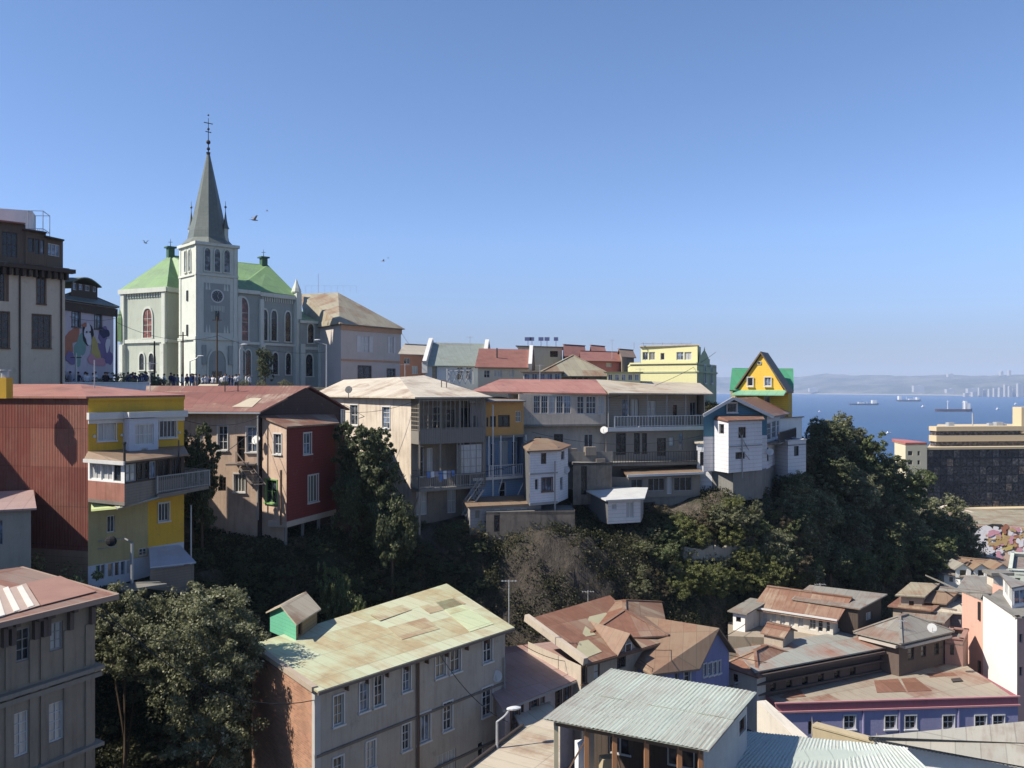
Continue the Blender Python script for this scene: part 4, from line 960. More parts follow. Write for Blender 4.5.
for px, py, D in ((347,397,70),): 
    m = MB(); c_ = P(348.5,389.5,68); n_ = V(-.2,-1,.3).normalized()
    ux = n_.cross(V(0,0,1)).normalized(); uz = ux.cross(n_); pts = [c_+(ux*math.cos(a)+uz*math.sin(a))*.3 for a in [k*math.pi/8 for k in range(16)]]
    m.face(pts); m.face([p-n_*.05 for p in pts][::-1]); m.bar(c_, c_+V(0,0,-.8), .05); b.part('satellite_dish', m, plain('dish_grey', (.08,.08,.08), .6))
m = MB(); A = P(441,392,71)
for px in (441.5, 446.5): m.tube(P(px,389,71.5), P(px,380.5,71.5), .05, n=5)
m.bar(P(441.5,380.5,71.5), P(446.5,380.5,71.5), .07); b.part('vent_pipe', m, plain('grey_wood', (.16,.13,.11), .8))
# laundry
rd = random.Random(8)
ln = thing('laundry_line', 'row of blue and white clothes drying on the lower lattice balcony', 'laundry', wE.pt(.5, zf1+1.3, .1))
m = MB(); m.bar(wE.pt(.3,zf1+1.35,.1), wE.pt(3.3,zf1+1.35,.1), .02); m.build('line', BLACK, ln)
for i in range(7):
    m = MB(); u = .6+i*.36; h_ = rd.uniform(.4,.8); a = [wE.pt(u, zf1+1.35-h_, .1+rd.uniform(0,.1)), wE.pt(u+.3, zf1+1.33-h_, .1), wE.pt(u+.3, zf1+1.35, .1), wE.pt(u, zf1+1.35, .1)]
    m.face(a); m.face([p+w.n*-.02 for p in a][::-1]); m.build('garment', [plain('cloth_blue', (.12,.2,.4), .9), plain('cloth_white', (.6,.6,.62), .9), plain('cloth_grey', (.25,.25,.3), .9)][i%3], ln)

# ================================================================== orange and blue house
ORG = plaster('orange_wall', (.5,.27,.09), .4); BLU = plaster('blue_wall', (.2,.29,.42), .35, boards=.18); GYP = plaster('grey_pink_plaster', (.3,.26,.24), .5)
q0, q1, q2, q3 = XY(470,68.2), XY(486,68.8), XY(523.5,71), XY(523.5,71)+V(-2,7,0)
b = Bldg('orange_blue_house', 'narrow house with an orange top floor over a blue balcony floor', 'house', V(1,70,49))
zA, zB, zC_ = ZY(402,69.5), ZY(435.5,69.5), ZY(478,69.5)
b.wall(q0, q1, zC_, zA, GYP, [(473,478,415,428,'g21g')]); w = b.wall(q1, q2, zB, zA, ORG, [(486.5,489,417,427,'w11g'),(490,496,416,427,'d21k'),(498,510,415,427,'d21k'),(515.5,521.5,411,422,'w22g')], part='top_floor')
b.wall(q1+w.n*-.9, q2+w.n*-.9, zC_, zB, BLU, [(491,495,443,466,'w12kD'),(499,508,441,466,'w21gD'),(512,517,441,467,'w12kD')], part='middle_floor')
b.wall(q0, q1, 48.5, zC_, BLU, [(474,479,483,503,'w12kD')], part='lower_floor'); b.wall(q1, q2, 48.5, zC_, BLU, [(499.5,506,482,499,'w12kD')], part='lower_floor')
b.wall(q2, q3, 48.5, zA, BLU); b.done()
m = MB(); m.slab([zz(q0,zB), zz(q1,zB)+V(0,-.1,0), zz(q2,zB)+V(.1,-.1,0), zz(q3,zB), zz(q0,zB)+V(0,5,0)], .2); b.part('floor_slab', m, CONC)
m = MB(); w3 = WF(q0, q2); m.slab([zz(w3.pt(0,0,.5),zC_+.15), zz(w3.pt(w3.L,0,.5),zC_+.15), zz(q3,zC_+.15), zz(q0,zC_+.15)+V(0,4,0)], .22); b.part('balcony_floor', m, TRIM)
b.railing([w3.pt(w3.L*.3,0,.45), w3.pt(w3.L,0,.45), q3*1.0], zC_+.15, .9, TRIM, step=.2)
for f_ in (.3, .52, .76, 1): m = MB(); q = w3.pt(w3.L*f_, 0, .4); m.bar((q.x,q.y,zC_), (q.x,q.y,zB), .09); b.part('balcony_post', m, TRIM)
m = MB(); q = w3.pt(w3.L, 0, .4); m.bar((q.x,q.y,zC_), w3.pt(w3.L-.6,zC_-1.6,0), .08); q = w3.pt(w3.L*.55,0,.4); m.bar((q.x,q.y,zC_), w3.pt(w3.L*.5,zC_-1.6,0), .08); m.tube(w3.pt(w3.L*.36,49,.5), w3.pt(w3.L*.36,zA-.2,.5), .06, n=5); b.part('prop', m, TRIM)
b.roof([[zz(q0,zA+.1)+V(0,-.7,0), zz(q2,zA+.1)+V(.2,-.5,0), zz(q3,zA+.35), zz(q0,zA+.35)+V(0,6,0)]], R_grey)
# stair left
m = MB(); s0, s1 = P(480,489,67.5), P(462,515,67)
for o_ in (V(0,0,0), V(.3,-.7,0)): m.bar(s0+o_, s1+o_, .07, .12); m.bar(s0+o_+V(0,0,.9), s1+o_+V(0,0,.9), .05)
for k in range(11): q = s0.lerp(s1, k/10.5); m.bar(q, q+V(.3,-.7,0), .22, .03); m.bar(q, q+V(0,0,.9), .03)
b.part('staircase', m, TRIMG)
# low grey annexe below it
GW = plaster('grey_shack_wall', (.3,.28,.27), .5, boards=.25)
quadhouse('grey_annexe', 'low flat grey annexe with three small windows under the orange and blue house', XY(470,65.3), XY(541,67.3), XY(541,67.3)+V(-.5,2.2,0), ZY(527,66)-.6, ZY(506.5,66), GW,
   {0: [(494.5,500,509,520,'w11c'),(507,514,509,520,'w11c'),(521,527.5,508,519,'w11c'),(475,480,510,519,'g11g')]}, 'shed', .35, R_brown, .25)
# small white house with rusty roof
q0, q1 = XY(529.5,65.8), XY(557.5,67.2); q2 = XY(568,70); q3 = XY(523,69.5)
LW = plaster('lavender_white', (.62,.62,.64), .25, boards=.2)
b = Bldg('small_white_house', 'small two-storey whitewashed house with a rusty tilted roof beside the orange and blue house', 'house', V(3,68,49.5))
zt_ = ZY(450,67)
w = b.wall(q0, q1, ZY(504,66.5), zt_, LW, [(541,546.5,453,464,'b11k'),(535,538.5,479,490,'w11g'),(542,552,478,491,'b31gt')]); b.wall(q1, q2, ZY(504,66.5), zt_+.2, LW, [(561,564.5,451,460,'g11g'),(560,563,477,490,'g11g')]); b.wall(q3, q0, ZY(504,66.5), zt_+.2, plaster('dark_grey_wall', (.1,.1,.1), .4)); b.done()
b.band(q0, q1, ZY(473.5,66.5)-.05, ZY(473.5,66.5)+.07, .05, TRIMG); b.band(q0, q1, ZY(504,66.5)-.05, ZY(504,66.5)+.15, .05, TRIMG, 'base_board')
ap = P(548,438.5,70)
b.roof([[zz(q3,zt_+.25)+V(-.1,0,0), zz(q0,zt_+.05)+V(-.2,-.35,0), ap+V(-1.0,0,.05)], [zz(q0,zt_+.05)+V(-.2,-.35,0), zz(q1,zt_+.05)+V(.2,-.35,0), zz(q2,zt_+.2)+V(.3,0,0), ap, ap+V(-1.0,0,.05)]], R_brown)
m = MB(); q = P(555,461,66.7); m.tube(q, V(q.x,q.y,49.6), .06, n=6); b.part('drain_pipe', m, TRIMG)
# rough stone wall under them
for (xa, xb, D, yt, yb, nm, lab) in ((486,575,65.3,512,542,'stone_wall','rough stone retaining wall under the small white house'),(573,612,70,463,505,'ruined_wall','ruined grey concrete wall with a tall doorway below the red roofed gallery house')):
    t = thing(nm, lab, 'wall', XY(xa, D)+V(0,0,ZY(yb,D)))
    bb = Bldg.__new__(Bldg); bb.root = t; bb.w = {}
    bb.wall(XY(xa,D), XY(xb,D+1), ZY(yb,D), ZY(yt,D), plaster('rubble', (.2,.165,.13), .9, (.05,.045,.04), 2.5), [(xa+8,xa+14,yt+3,yb-10,'d11k')], part='wall'); bb.wall(XY(xb,D+1), XY(xb,D+1)+V(0,4,0), ZY(yb,D), ZY(yt,D), CONC); bb.done()
    m = MB(); m.slab([P(xa,yt,D), P(xb,yt,D+1), P(xb,yt,D+1)+V(0,4,0), P(xa,yt,D)+V(0,4,0)], .2); m.build('terrace', CONC, t)

# ================================================================== gallery house (red roof) and balcony block (beige roof)
GC = plaster('grey_cream_wall', (.5,.43,.35), .55, (.2,.17,.14)); 
q0, q1 = XY(519,73.0), XY(606,74.5); bk_ = V(-1,9,0)
zt_ = ZY(394,73.5); zf = ZY(425,73.5)
b = Bldg('gallery_house', 'long grey house with a fully glazed upper gallery under a faded red roof', 'house', V(5,76,50))
ops = [(533.5+k*7.6, 533.5+k*7.6+7.0, 395.5, 413.5, 'w33g') for k in range(5)]+[(577,584,396,414,'w23g'),(586,596,396,414,'w33g'),(598,604,396,414,'w22g')]
b.wall(q0, q1, zf+.0, zt_, GC, ops, part='gallery_wall'); b.wall(q0+V(0,.8,0), q1+V(0,.8,0), 49.5, zf, GC, [(554,563,434,443,'d21k'),(584,593,434,450,'w21g'),(535,541,437,447,'d11k')]); b.wall(q1, q1+bk_, 49.5, zt_, GC); b.wall(q0+bk_, q0, 49.5, zt_, GC); b.done()
b.band(q0, q1, zf-.12, zf+.06, .1, CONC, 'floor_edge')
e0, e1 = XY(470,73.0), XY(607,73.9)
b.roof([[zz(e0,zt_+.25), zz(e1,zt_+.05), P(596,379.5,84), P(500,379,84)]], R_red)
m = MB(); m.slab([P(570,463,71.5), P(611,463,72), P(611,459,75.5), P(568,459,75.5)], .35); b.part('terrace', m, CONC)
b.railing([P(566,455,71.4)*1.0, P(612,452,72)*1.0], ZY(462,71.6), .8, CONC, solid=True, name='terrace_wall')
m = MB(); 
for px, py, s_ in ((572,442,.5),(590,441,.6),(600,452,.5),(560,462,.5)): m.box(P(px,py+10,71.8), (s_*1.6,s_,s_*1.2), .2)
b.part('stacked_clutter', m, BG)

q0, q1 = XY(607.5,74.2), XY(705.5,77.5)
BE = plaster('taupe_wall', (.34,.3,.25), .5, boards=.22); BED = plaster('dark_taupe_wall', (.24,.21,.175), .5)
b = Bldg('balcony_block', 'grey house with a long balcony rail and beige roof right of the glazed gallery', 'house', V(15,78,50))
zt_ = ZY(394,75.5); zf = ZY(427,75.5)
w = WF(q0, q1); iw = -1.5
b.wall(w.pt(0,0,iw), w.pt(w.L,0,iw), zf, zt_, BE, [(622,630,399,417,'g22g'),(631,639,399,417,'g21g'),(647,656,401,417,'w22cD'),(673,677,405,416,'d11k'),(690,696,402,416,'g21g')])
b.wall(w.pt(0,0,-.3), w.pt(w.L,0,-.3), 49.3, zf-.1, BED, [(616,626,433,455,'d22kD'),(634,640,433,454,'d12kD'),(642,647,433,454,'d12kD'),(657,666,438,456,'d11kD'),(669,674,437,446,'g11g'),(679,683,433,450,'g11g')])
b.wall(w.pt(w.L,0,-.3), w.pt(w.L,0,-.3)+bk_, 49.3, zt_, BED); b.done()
m = MB(); wbox(m, w, 0, w.L, zf-.35, zf, iw, .05); b.part('balcony_floor', m, TRIM)
b.railing([w.pt(0.7,0,0), w.pt(w.L-.05,0,0), w.pt(w.L-.05,0,iw)], zf, .95, TRIM, step=.3, bw=.035)
for k in range(6): m = MB(); q = w.pt(.1+(w.L-.2)*k/5, 0, -.05); m.bar((q.x,q.y,zf), (q.x,q.y,zt_), .08); b.part('balcony_post', m, TRIMG)
b.roof([[w.pt(-.1,zt_+.12,.5), w.pt(w.L+.5,zt_+.02,.5), P(700,383,90), P(596,379.5,84)]], R_tan)
zf2 = ZY(466,73)
m = MB(); m.slab([P(606,463,73.2), P(697,461,75.5), P(699,459,78), P(608,459,76)], .3); b.part('terrace_floor', m, CONC)
b.railing([P(612,460,73.2), P(697,459,75.3)], ZY(463,74.2), .95, TRIMD, step=.25)
# lower annexe with white edged roof
a0, a1 = P(629,475,72.5), P(700,472,74.5)
b.roof([[a0+V(-.2,-.3,0), a1+V(.3,-.3,0), a1+V(.2,3,.35), a0+V(-.4,3,.35)]], R_brown, name='lower_roof')
m = MB(); m.bar(a0+V(-.2,-.36,-.05), a1+V(.3,-.36,-.05), .1, .2); b.part('gutter', m, TRIM)
b.wall(XY(629,72.7), XY(700,74.7), ZY(497,73.5), ZY(476,73.5), BED, [(631,643,479,490,'g21g'),(648,665,478,491,'g31k'),(667,672,477,494,'w11cD'),(674,692,477,491,'g31k')], part='lower_wall')
b.wall(XY(600,73), XY(629,72.6), ZY(522,73.5), ZY(476,73.5), BED, part='lower_wall'); b.wall(XY(629,72.8), XY(702,74.8), 48.5, ZY(497,73.5), CONC, [(643,655,502,520,'d11k')], part='foundation'); b.wall(XY(700,74.7), XY(700,74.7)+V(0,3,0), ZY(497,73.5), ZY(476,73.5), BED, part='lower_wall'); b.done()
# wooden crates / clutter on terrace
# small white shed
quadhouse('white_shed', 'small white shed with a bright white flat roof at the cliff edge', XY(608,67.3), XY(640.5,68.2), XY(643.5,71.2), ZY(523,67.8), ZY(500,67.8), [plaster('shed_white', (.6,.58,.56), .3, boards=.3), GW, GW, plaster('shed_grey', (.1,.1,.1), .4)],
   {0: [(611.5,616.5,504,509.5,'w11c'),(626,634,502,518,'w21cD')]}, 'shed', .45, plain('white_roof', (.5,.5,.48), .5), .35, p3=XY(585,71.5), cat='shed')

# ================================================================== white house with teal gable
TEAL = plaster('teal_boards', (.08,.19,.26), .3, boards=.18); WB = plaster('whitewash', (.62,.61,.62), .25, boards=.35)
q0, q1, q2 = XY(703.5,74.3), XY(767,76.8), XY(785,85.5)
b = Bldg('gabled_house', 'white and teal gabled house with a boxy white bay on the edge of the slope', 'house', V(20,77,51))
zg = ZY(416,75.5); za = ZY(399,75.5)
b.wall(q0, q1, 52.5, ZY(436,75.5), WB, part='lower_wall'); w = b.wall(q0, q1, ZY(436,75.5), zg, TEAL, [], top=[(WF(q0,q1).hit(730.5)[0], za)]); b.wall(q1, q2, 52.5, zg, WB, [(767,771,423,440,'w23g'),(772,776,421,438,'w23g'),(777,781,420,437,'w23g'),(764,769,448,462,'d11k')])
b.wall(q2, q2+(q0-q1), 52.5, zg, TEAL); b.wall(q0+(q2-q1), q0, 52.5, zg, TEAL); b.done()
b.window(w, w.hit(727)[0]-.1, w.hit(735)[0]+.1, ZY(412.5,75.2), ZY(403,75.2), 'w11kt', .1, .14)
gap = w.hit(730.5)[0]; A_ = w.pt(gap, za+.1, .45); Bk = A_+V((q2-q1).x,(q2-q1).y,0)*1.05
b.roof([[w.pt(w.L+.3,zg-.05,.45), w.pt(w.L+.3,zg-.05,.45)+(q2-q1)*1.05, Bk, A_], [w.pt(-.3,zg+.2,.45)+(q2-q1), w.pt(-.3,zg+.2,.45), A_, Bk]], R_rust, .12)
m = MB(); m.bar(w.pt(-.35,zg+.1,.5), A_+w.n*.05, .08, .28); m.bar(A_+w.n*.05, w.pt(w.L+.35,zg-.15,.5), .08, .28); b.part('bargeboard', m, TRIM)
c0_, c1_, c2_ = XY(712.5,74.9), XY(728.5,72.6), XY(762,75.2)
z0_, z1_ = ZY(472,73.5), ZY(421,73.5)
b.wall(c0_, c1_, z0_, z1_, WB, [(719,724,424,434,'g11k')], part='bay'); wb = b.wall(c1_, c2_, z0_, z1_, WB, [(738.5,746,427,438,'b31k'),(735.5,745,452,459,'b11k')], part='bay'); b.wall(c2_, c2_+V(-.5,1.5,0), z0_, z1_, WB, part='bay'); b.done()
m = MB(); m.slab([zz(c0_,z1_+.2), zz(c1_,z1_+.1)+V(-.1,-.3,0), zz(c2_,z1_+.1)+V(.2,-.2,0), w.pt(w.hit(762)[0],z1_+.45,.02), w.pt(w.hit(716)[0],z1_+.45,.02)], .1); b.part('bay_roof', m, R_rust)
b.band(c1_, c2_, ZY(446,73.8)-.04, ZY(446,73.8)+.06, .05, TRIMG)
m = MB(); m.tube(wb.pt(1.7,z1_-1.2,.1), wb.pt(1.7,52,.1), .05, n=5); m.bar(wb.pt(1.2,z1_-.9,.08), wb.pt(2.6,z1_-2.6,.08), .04); m.bar(wb.pt(1.5,54.6,.08), wb.pt(2.7,53.6,.08), .04); b.part('drain_pipe', m, TRIMG)
b.wall(XY(733,73.4), XY(762,75.4), 50, z0_, CONC, part='foundation'); b.wall(XY(762,75.4), XY(775,80), 50, 52.6, CONC, part='foundation'); b.wall(XY(712,75.2), XY(733,73.6), 50, z0_, CONC, part='foundation'); b.done()
m = MB(); wr = WF(q1, q2); m.slab([wr.pt(0,ZY(441,79),1.1), wr.pt(wr.L,ZY(441,79),1.1), wr.pt(wr.L,ZY(441,79),0), wr.pt(0,ZY(441,79),0)], .15); b.part('balcony_floor', m, BALC)
b.railing([wr.pt(0,0,1.05), wr.pt(wr.L,0,1.05)], ZY(441,79), .9, TRIMD, step=.15)
# white boundary house left of it
quadhouse('white_side_annexe', 'low whitewashed annexe tucked between the balcony block and the gabled house', XY(697,75.8), XY(716,75.2), XY(716,75.2)+V(.5,3,0), 50, ZY(444,75.5), WB, {0:[(700,711,452,466,'d21k')]}, 'shed', .2, R_pale, .2)
quadhouse('white_flat_house', 'white flat roofed outbuilding just right of the gabled house', XY(778,83), XY(802,86), XY(802,86)+V(-1,5,0), 49, ZY(418,84.5), [WHITE,BG,BG,WHITE], {0:[(788,792,440,448,'d11k')]}, 'shed', -.6, R_grey, .2)
quadhouse('low_white_wall_house', 'low whitewashed hut half hidden by trees below the flat roofed outbuilding', XY(788,78.5), XY(806,80.5), XY(806,80.5)+V(-1,4,0), 48, ZY(441,79), WB, {0:[(794,799,446,456,'d11k')]}, 'flat', 0, R_grey, 0)

# ================================================================== yellow A-shaped house with green roof
YG = plaster('bright_yellow_boards', (.72,.46,.07), .25, boards=.2); GRR = sheet('green_sheets', [(.06,.25,.13),(.08,.29,.16)], (.1,.2,.1), .1, seed=21)
q0, q1 = XY(731,87.5), XY(789,89); q2 = q1+V(2.5,6.5,0)
b = Bldg('yellow_gabled_house', 'bright yellow house with a tall pointed gable and green roof above the sea', 'house', V(26,90,53))
ze_, zr_ = ZY(391,87), ZY(369,91)
w = b.wall(XY(757,87), XY(788,85.5), 54, ze_, YG, [(764,770,396,408,'w11g')]); b.wall(XY(788,85.5), q2, 54, ze_, plaster('deep_yellow', (.55,.33,.03), .2)); b.wall(q0, XY(757,87), 54, ze_, YG); b.wall(q1, q2, 54, ze_, YG, top=[((q2-q1).length/2, zr_)])
mid_ = (q2-q1)/2; b.roof([[zz(q0,ze_+.1)+V(-.3,-.6,0), zz(q1,ze_+.1)+V(.3,-.6,0), zz(q1+mid_,zr_+.1)+V(.3,0,0), zz(q0+mid_,zr_+.1)+V(-.3,0,0)], [zz(q2,ze_+.1), zz(q0+mid_*2,ze_+.1), zz(q0+mid_,zr_+.1), zz(q1+mid_,zr_+.1)]], GRR)
g0_, g1_ = XY(737.5,87.3), XY(784,84.4); gw = b.wall(g0_, g1_, ze_+.0, ze_+.05, YG, top=[(WF(g0_,g1_).hit(761.5)[0], ZY(354.5,86))], part='front_gable')
for px0, px1 in ((748,753.5),(765,771.5)): b.window(gw, gw.hit(px0)[0], gw.hit(px1)[0], ZY(386,86), ZY(377.5,86), 'w11kt' if px0 < 760 else 'w21st', .1, .12)
b.window(gw, gw.hit(757.5)[0], gw.hit(761.5)[0], ZY(364.5,86), ZY(361.5,86), 'w11k', .1, .12)
b.done()
ga = gw.pt(gw.hit(761.5)[0], ZY(352.5,86)+.1, .3); gb = ga+V(2,4,0)
L0, L1 = gw.pt(-.4,ze_+.0,.3), gw.pt(gw.L+.4,ze_+.0,.3)
b.roof([[L1, L1+V(2,4,0), gb, ga], [L0+V(2,4,0), L0, ga, gb]], plain('brown_bargeboard', (.12,.08,.04), .6), .22, 'gable_roof')
m = MB(); m.slab([gw.pt(-.3,ze_-.35,.9), gw.pt(gw.L+.3,ze_-.35,.9), gw.pt(gw.L+.3,ze_+.12,-.1), gw.pt(-.3,ze_+.12,-.1)], .1); b.part('gable_skirt', m, sheet('pale_green_skirt', [(.14,.3,.2),(.17,.33,.22)], (.1,.2,.1), .05, seed=22))

# ================================================================== pale yellow block
PY = plaster('pale_yellow', (.66,.62,.33), .15); PYG = plaster('olive_and_shaded_yellow', (.4,.42,.27), .3)  # side walls have shade mixed into the yellow; trim and roof hut share it
q0, q1, q2 = XY(630,97), XY(697,93), XY(716.5,105)
b = Bldg('pale_yellow_block', 'pale yellow block with a set-back roof storey and a curved parapet gable', 'building', V(18,98,56))
zt_ = ZY(363,95)
b.wall(q0, q1, 56, zt_, PY); w2 = b.wall(q1, q2, 56, zt_, PYG); b.wall(q2, q2+V(-8,3,0), 56, zt_, PYG); b.wall(q0+V(1,9,0), q0, 56, zt_, PY)
b.roof([[zz(q0,zt_-.2), zz(q1,zt_-.2), zz(q2,zt_-.2), zz(q0,zt_-.2)+V(1,9,0)]], R_grey)
b.band(q0, q1, zt_-1.1, zt_-.95, .08, PYG); b.band(q0, q1, zt_-.1, zt_+.08, .12, PY); b.band(q1, q2, zt_-1.1, zt_-.9, .15, PYG)
u0, u1 = XY(641,98.6), XY(697.5,95.2); b.wall(u0, u1, zt_-.2, ZY(346,97), PY, [(642.5,648,352,360,'w21g'),(649,655,352,360,'w21g'),(660.5,664.5,353,360,'w11k'),(676.5,683.5,352,360,'w21g'),(684.5,691.5,352,360,'w21g')], part='upper_wall')
b.wall(u1, u1+V(1.5,5,0), zt_-.2, ZY(346,97), PYG, part='upper_wall'); b.roof([[zz(u0,ZY(346,97)+.1)+V(-.2,-.2,0), zz(u1,ZY(346,97)+.1)+V(.2,-.2,0), zz(u1,ZY(346,97)+.1)+V(1,6,0), zz(u0,ZY(346,97)+.1)+V(1,6,0)]], R_tan, name='upper_roof')
b.wall(w2.pt(1.5,0,-.05), w2.pt(8.5,0,-.05), zt_-.1, zt_+.6, PYG, top=[(6.2,zt_+.7),(5,zt_+1.2),(3.9,zt_+1.5),(3.4,zt_+2.0),(2.9,zt_+1.5),(1.8,zt_+1.2),(.7,zt_+.7)], part='parapet_gable'); b.done()
for px in (704.5, 711): u, D = w2.hit(px); b.arch(w2, u, ZY(383,100), ZY(366,100), 1.0, TRIM, GLK, .12, False)
m = MB()
for k in range(7): q = P(634+k*9.5,345,98); m.tube(q+V(0,0,-.4), q+V(0,0,.3), .04, n=4)
m.bar(P(641,343.5,98), P(691,343.5,98), .05); b.part('roof_railing', m, METAL)
# ================================================================== roofs and houses behind the row
CR = plaster('cream_wall', (.55,.5,.4), .3); LB = plaster('light_blue_wall', (.42,.5,.58), .3); ORW = plaster('terracotta_wall', (.45,.2,.12), .3); PKW = plaster('rose_wall', (.42,.17,.16), .3); OLW = plaster('olive_wall', (.25,.24,.17), .4)
def back(px0, px1, D, deep, ye, yr, lab, wm, rm, roof='g0', ops=(), yb=386, a=0.06, name='back_house', **k):
    q0, q1 = XY(px0, D), XY(px1, D*(1+a*.5)); ze_ = ZY(ye, D); 
    return quadhouse(name, lab, q0, q1, q1+V(0.5,deep,0), min(ZY(yb+4, D), 57.5), ze_, wm, {0: ops}, roof, k.pop('rh', ZY(yr, D+deep/2)-ze_), rm, k.pop('oh', .3), group=None, **k)
back(400, 424, 104, 8, 354, 345, 'low house with a terracotta wall and pale roof just right of the cream hipped house', ORW, R_pale, 'g0', [(404,410,358,364,'w21g'),(412,418,366,374,'w31g')])
b = back(425, 484, 95, 9, 365, 343.5, 'light blue house with a grey green slate roof between white parapet gables', LB, R_slateg, 'g0', [(432,437,366,380,'g12g'),(457,463,367,380,'w22g'),(466,472,367,380,'w22g')], tri=False, done=False)
for px0, px1 in ((424,438),(473,487)):
    m = MB(); A = b.pts[0] if px0 < 450 else b.pts[1]; Cc = b.pts[3] if px0 < 450 else b.pts[2]; mid = (A+Cc)/2; zE = b.z1; zR = ZY(343.5, 99.5)
    for p, q in ((zz(A,zE+.1)+V(0,-.5,0), zz(mid,zR+.3)), (zz(mid,zR+.3), zz(Cc,zE+.1))): m.bar(p, q, .45, .8)
    m.box(zz(A,zE-.3)+V(0,-.2,0), (.6,.6,1.2)); b.part('parapet_gable', m, TRIM)
b.done()
b = back(478, 530, 91, 9, 367, 349.5, 'cream house with a red tiled roof right of the grey green slate one', CR, R_tile, 'g0', [(484,490,370,378,'w22g'),(494,502,370,377,'w31c'),(509,514,369,377,'w11c')], tri=False, done=False)
m = MB(); A, Cc = b.pts[1], b.pts[2]; mid = (A+Cc)/2; zE = b.z1; zR = ZY(349.5, 95.5)
for p, q in ((zz(A,zE+.1)+V(0,-.5,0), zz(mid,zR+.3)), (zz(mid,zR+.3), zz(Cc,zE+.1))): m.bar(p, q, .4, .7)
b.part('parapet_gable', m, TRIM); b.done()
m = MB(); m.tube(P(497,362,94), P(497,348,94), .08, n=5); b.part('stove_pipe', m, BLACK)
back(536, 611, 88, 10, 377, 356, 'wide low house with a dull brown hipped roof behind the red gallery roof', OLW, R_olive, 'hip', [(572,576,377.5,380,'d11k'),(578,582,377.5,380,'d11k'),(584,588,377.5,380,'d11k')])
b = back(518, 562, 114, 8, 346.5, 346.5, 'cream flat roofed house with billboards of antennas on top in the back row', CR, R_grey, 'flat', [(550,558,351,357,'d31k')], rh=.1)
m = MB()
for px, w_ in ((528,.9),(532,.6),(541,.7),(547,.7),(556,.6)): m.tube(P(px,347,116), P(px,338,116), .05, n=4); m.box(P(px,339,116), (w_,.1,.5))
b.part('antenna', m, plain('antenna_blue', (.1,.12,.25), .6))
back(565, 584, 110, 8, 356, 345.5, 'narrow house with a steep dark end gable and red roof in the back row', OLW, R_tile, 'g0')
back(583, 622, 105, 9, 361, 352, 'rose walled house with a wide red roof left of the pale yellow block', PKW, R_tile, 'g0', [(606,612,363,367,'w11c')])
back(622, 634, 106, 8, 357, 350, 'small dark house squeezed against the left side of the pale yellow block', BG, R_brown, 'g0')
back(592, 604, 118, 6, 351, 346, 'tiny pink house far back between the red roofs', PKW, R_red, 'g0')
for i, (px0, px1, D, ye, lab) in enumerate(((523,561,86,372.5,'long glazed roof hut with a flat brown lid behind the red gallery roof'),(607,640,84.5,373,'glazed roof hut with a green flat lid beside the pale yellow block'))):
    n_ = 5; st = (px1-px0)/n_
    quadhouse('roof_hut', lab, XY(px0,D), XY(px1,D), XY(px1+.5,D+3.5), 58.6, ZY(ye,D), [CR,WHITE,WHITE,WHITE][i:i+1]*4 if i == 0 else PYG, {0:[(px0+1.2+st*k, px0+st*(k+1)-.8, ye+1, ye+7.5, 'w21s') for k in range(n_)]}, 'flat', 0, [R_brown, plain('dull_green', (.13,.15,.1), .7)][i], .3, cat='roof hut')
# green and blue framed structure on the terrace behind the pale hipped roof
t = thing('metal_frame', 'white open metal frame with slanting struts standing in front of the light blue house', 'frame', P(458,384,88))
A = [P(447,384,87), P(471,384,88), P(473,384,91), P(449,384,91)]
m = MB()
for p in A: m.bar(p, p+V(0,0,1.5), .1)
for p, q in zip(A, A[1:]+A[:1]): m.bar(p+V(0,0,1.5), q+V(0,0,1.5), .12)
for k in range(4): p = A[0].lerp(A[1], k/4); q = A[0].lerp(A[1], (k+1)/4); m.bar(p+V(0,0,0), q+V(0,0,1.5), .08); m.bar(q, p+V(0,0,1.5), .08)
m.build('frame', TRIM, t)

# ================================================================== foreground left: grey corner house, small grey house
GR1 = plaster('brown_grey_render', (.28,.23,.17), .8, (.14,.11,.085))
f0 = V((-140-512)/FP*28.2, 28.2, 0); f1 = XY(95, 35.7); f2 = f1+V(-9,4.5,0)
b = Bldg('grey_corner_house', 'grimy brown grey house at the left edge with a red and white striped roof', 'house', V(-22,33,37))
ops = [(16,30.5,628,661,'g23g'),(50,63,622,650,'g23c'),(13,28.5,712,756,'w24c'),(49,64,702,741,'w24c'),(-24,-8,634,668,'g23g')]
w = b.wall(f0, f1, 36, ZY(597,35.7), GR1, ops); b.wall(f1, f2, 36, ZY(597,35.7), GR1); b.done()
m = MB()
for ys, o_, h_ in ((665,.32,.16),(742,.28,.14),(672,.14,.2)): z = ZY(ys,35.7); wbox(m, w, 0, w.L+.25, z-h_, z, .004, o_)
w2 = WF(f1, f2)
for ys in (665,742): z = ZY(ys,35.7); wbox(m, w2, 0, w2.L, z-.15, z, .004, .28)
b.part('cornice', m, plaster('stone_cornice', (.27,.235,.19), .6))
m = MB()
for px in (3, 11, 34, 43, 46, 69, 92.5):
    m = MB(); u, D = w.hit(px); z = ZY(604,D); u = min(u, w.L-.2); wbox(m, w, u-.09, u+.09, 50.0, 51.0, .005, .22); wbox(m, w, u-.09, u+.09, 50.75, 51.0, .22, .5); b.part('bracket', m, plaster('dark_bracket', (.13,.1,.085), .5))
for px in (9, 33, 44, 67, 90): m = MB(); u, D = w.hit(px); u = min(u, w.L-.3); wbox(m, w, u-.16, u+.16, 48.3, 50.0, .004, .07); wbox(m, w, u-.16, u+.16, 41, 48.0, .004, .07); b.part('pilaster', m, GR1)
zt = 51.15; n_ = w.n
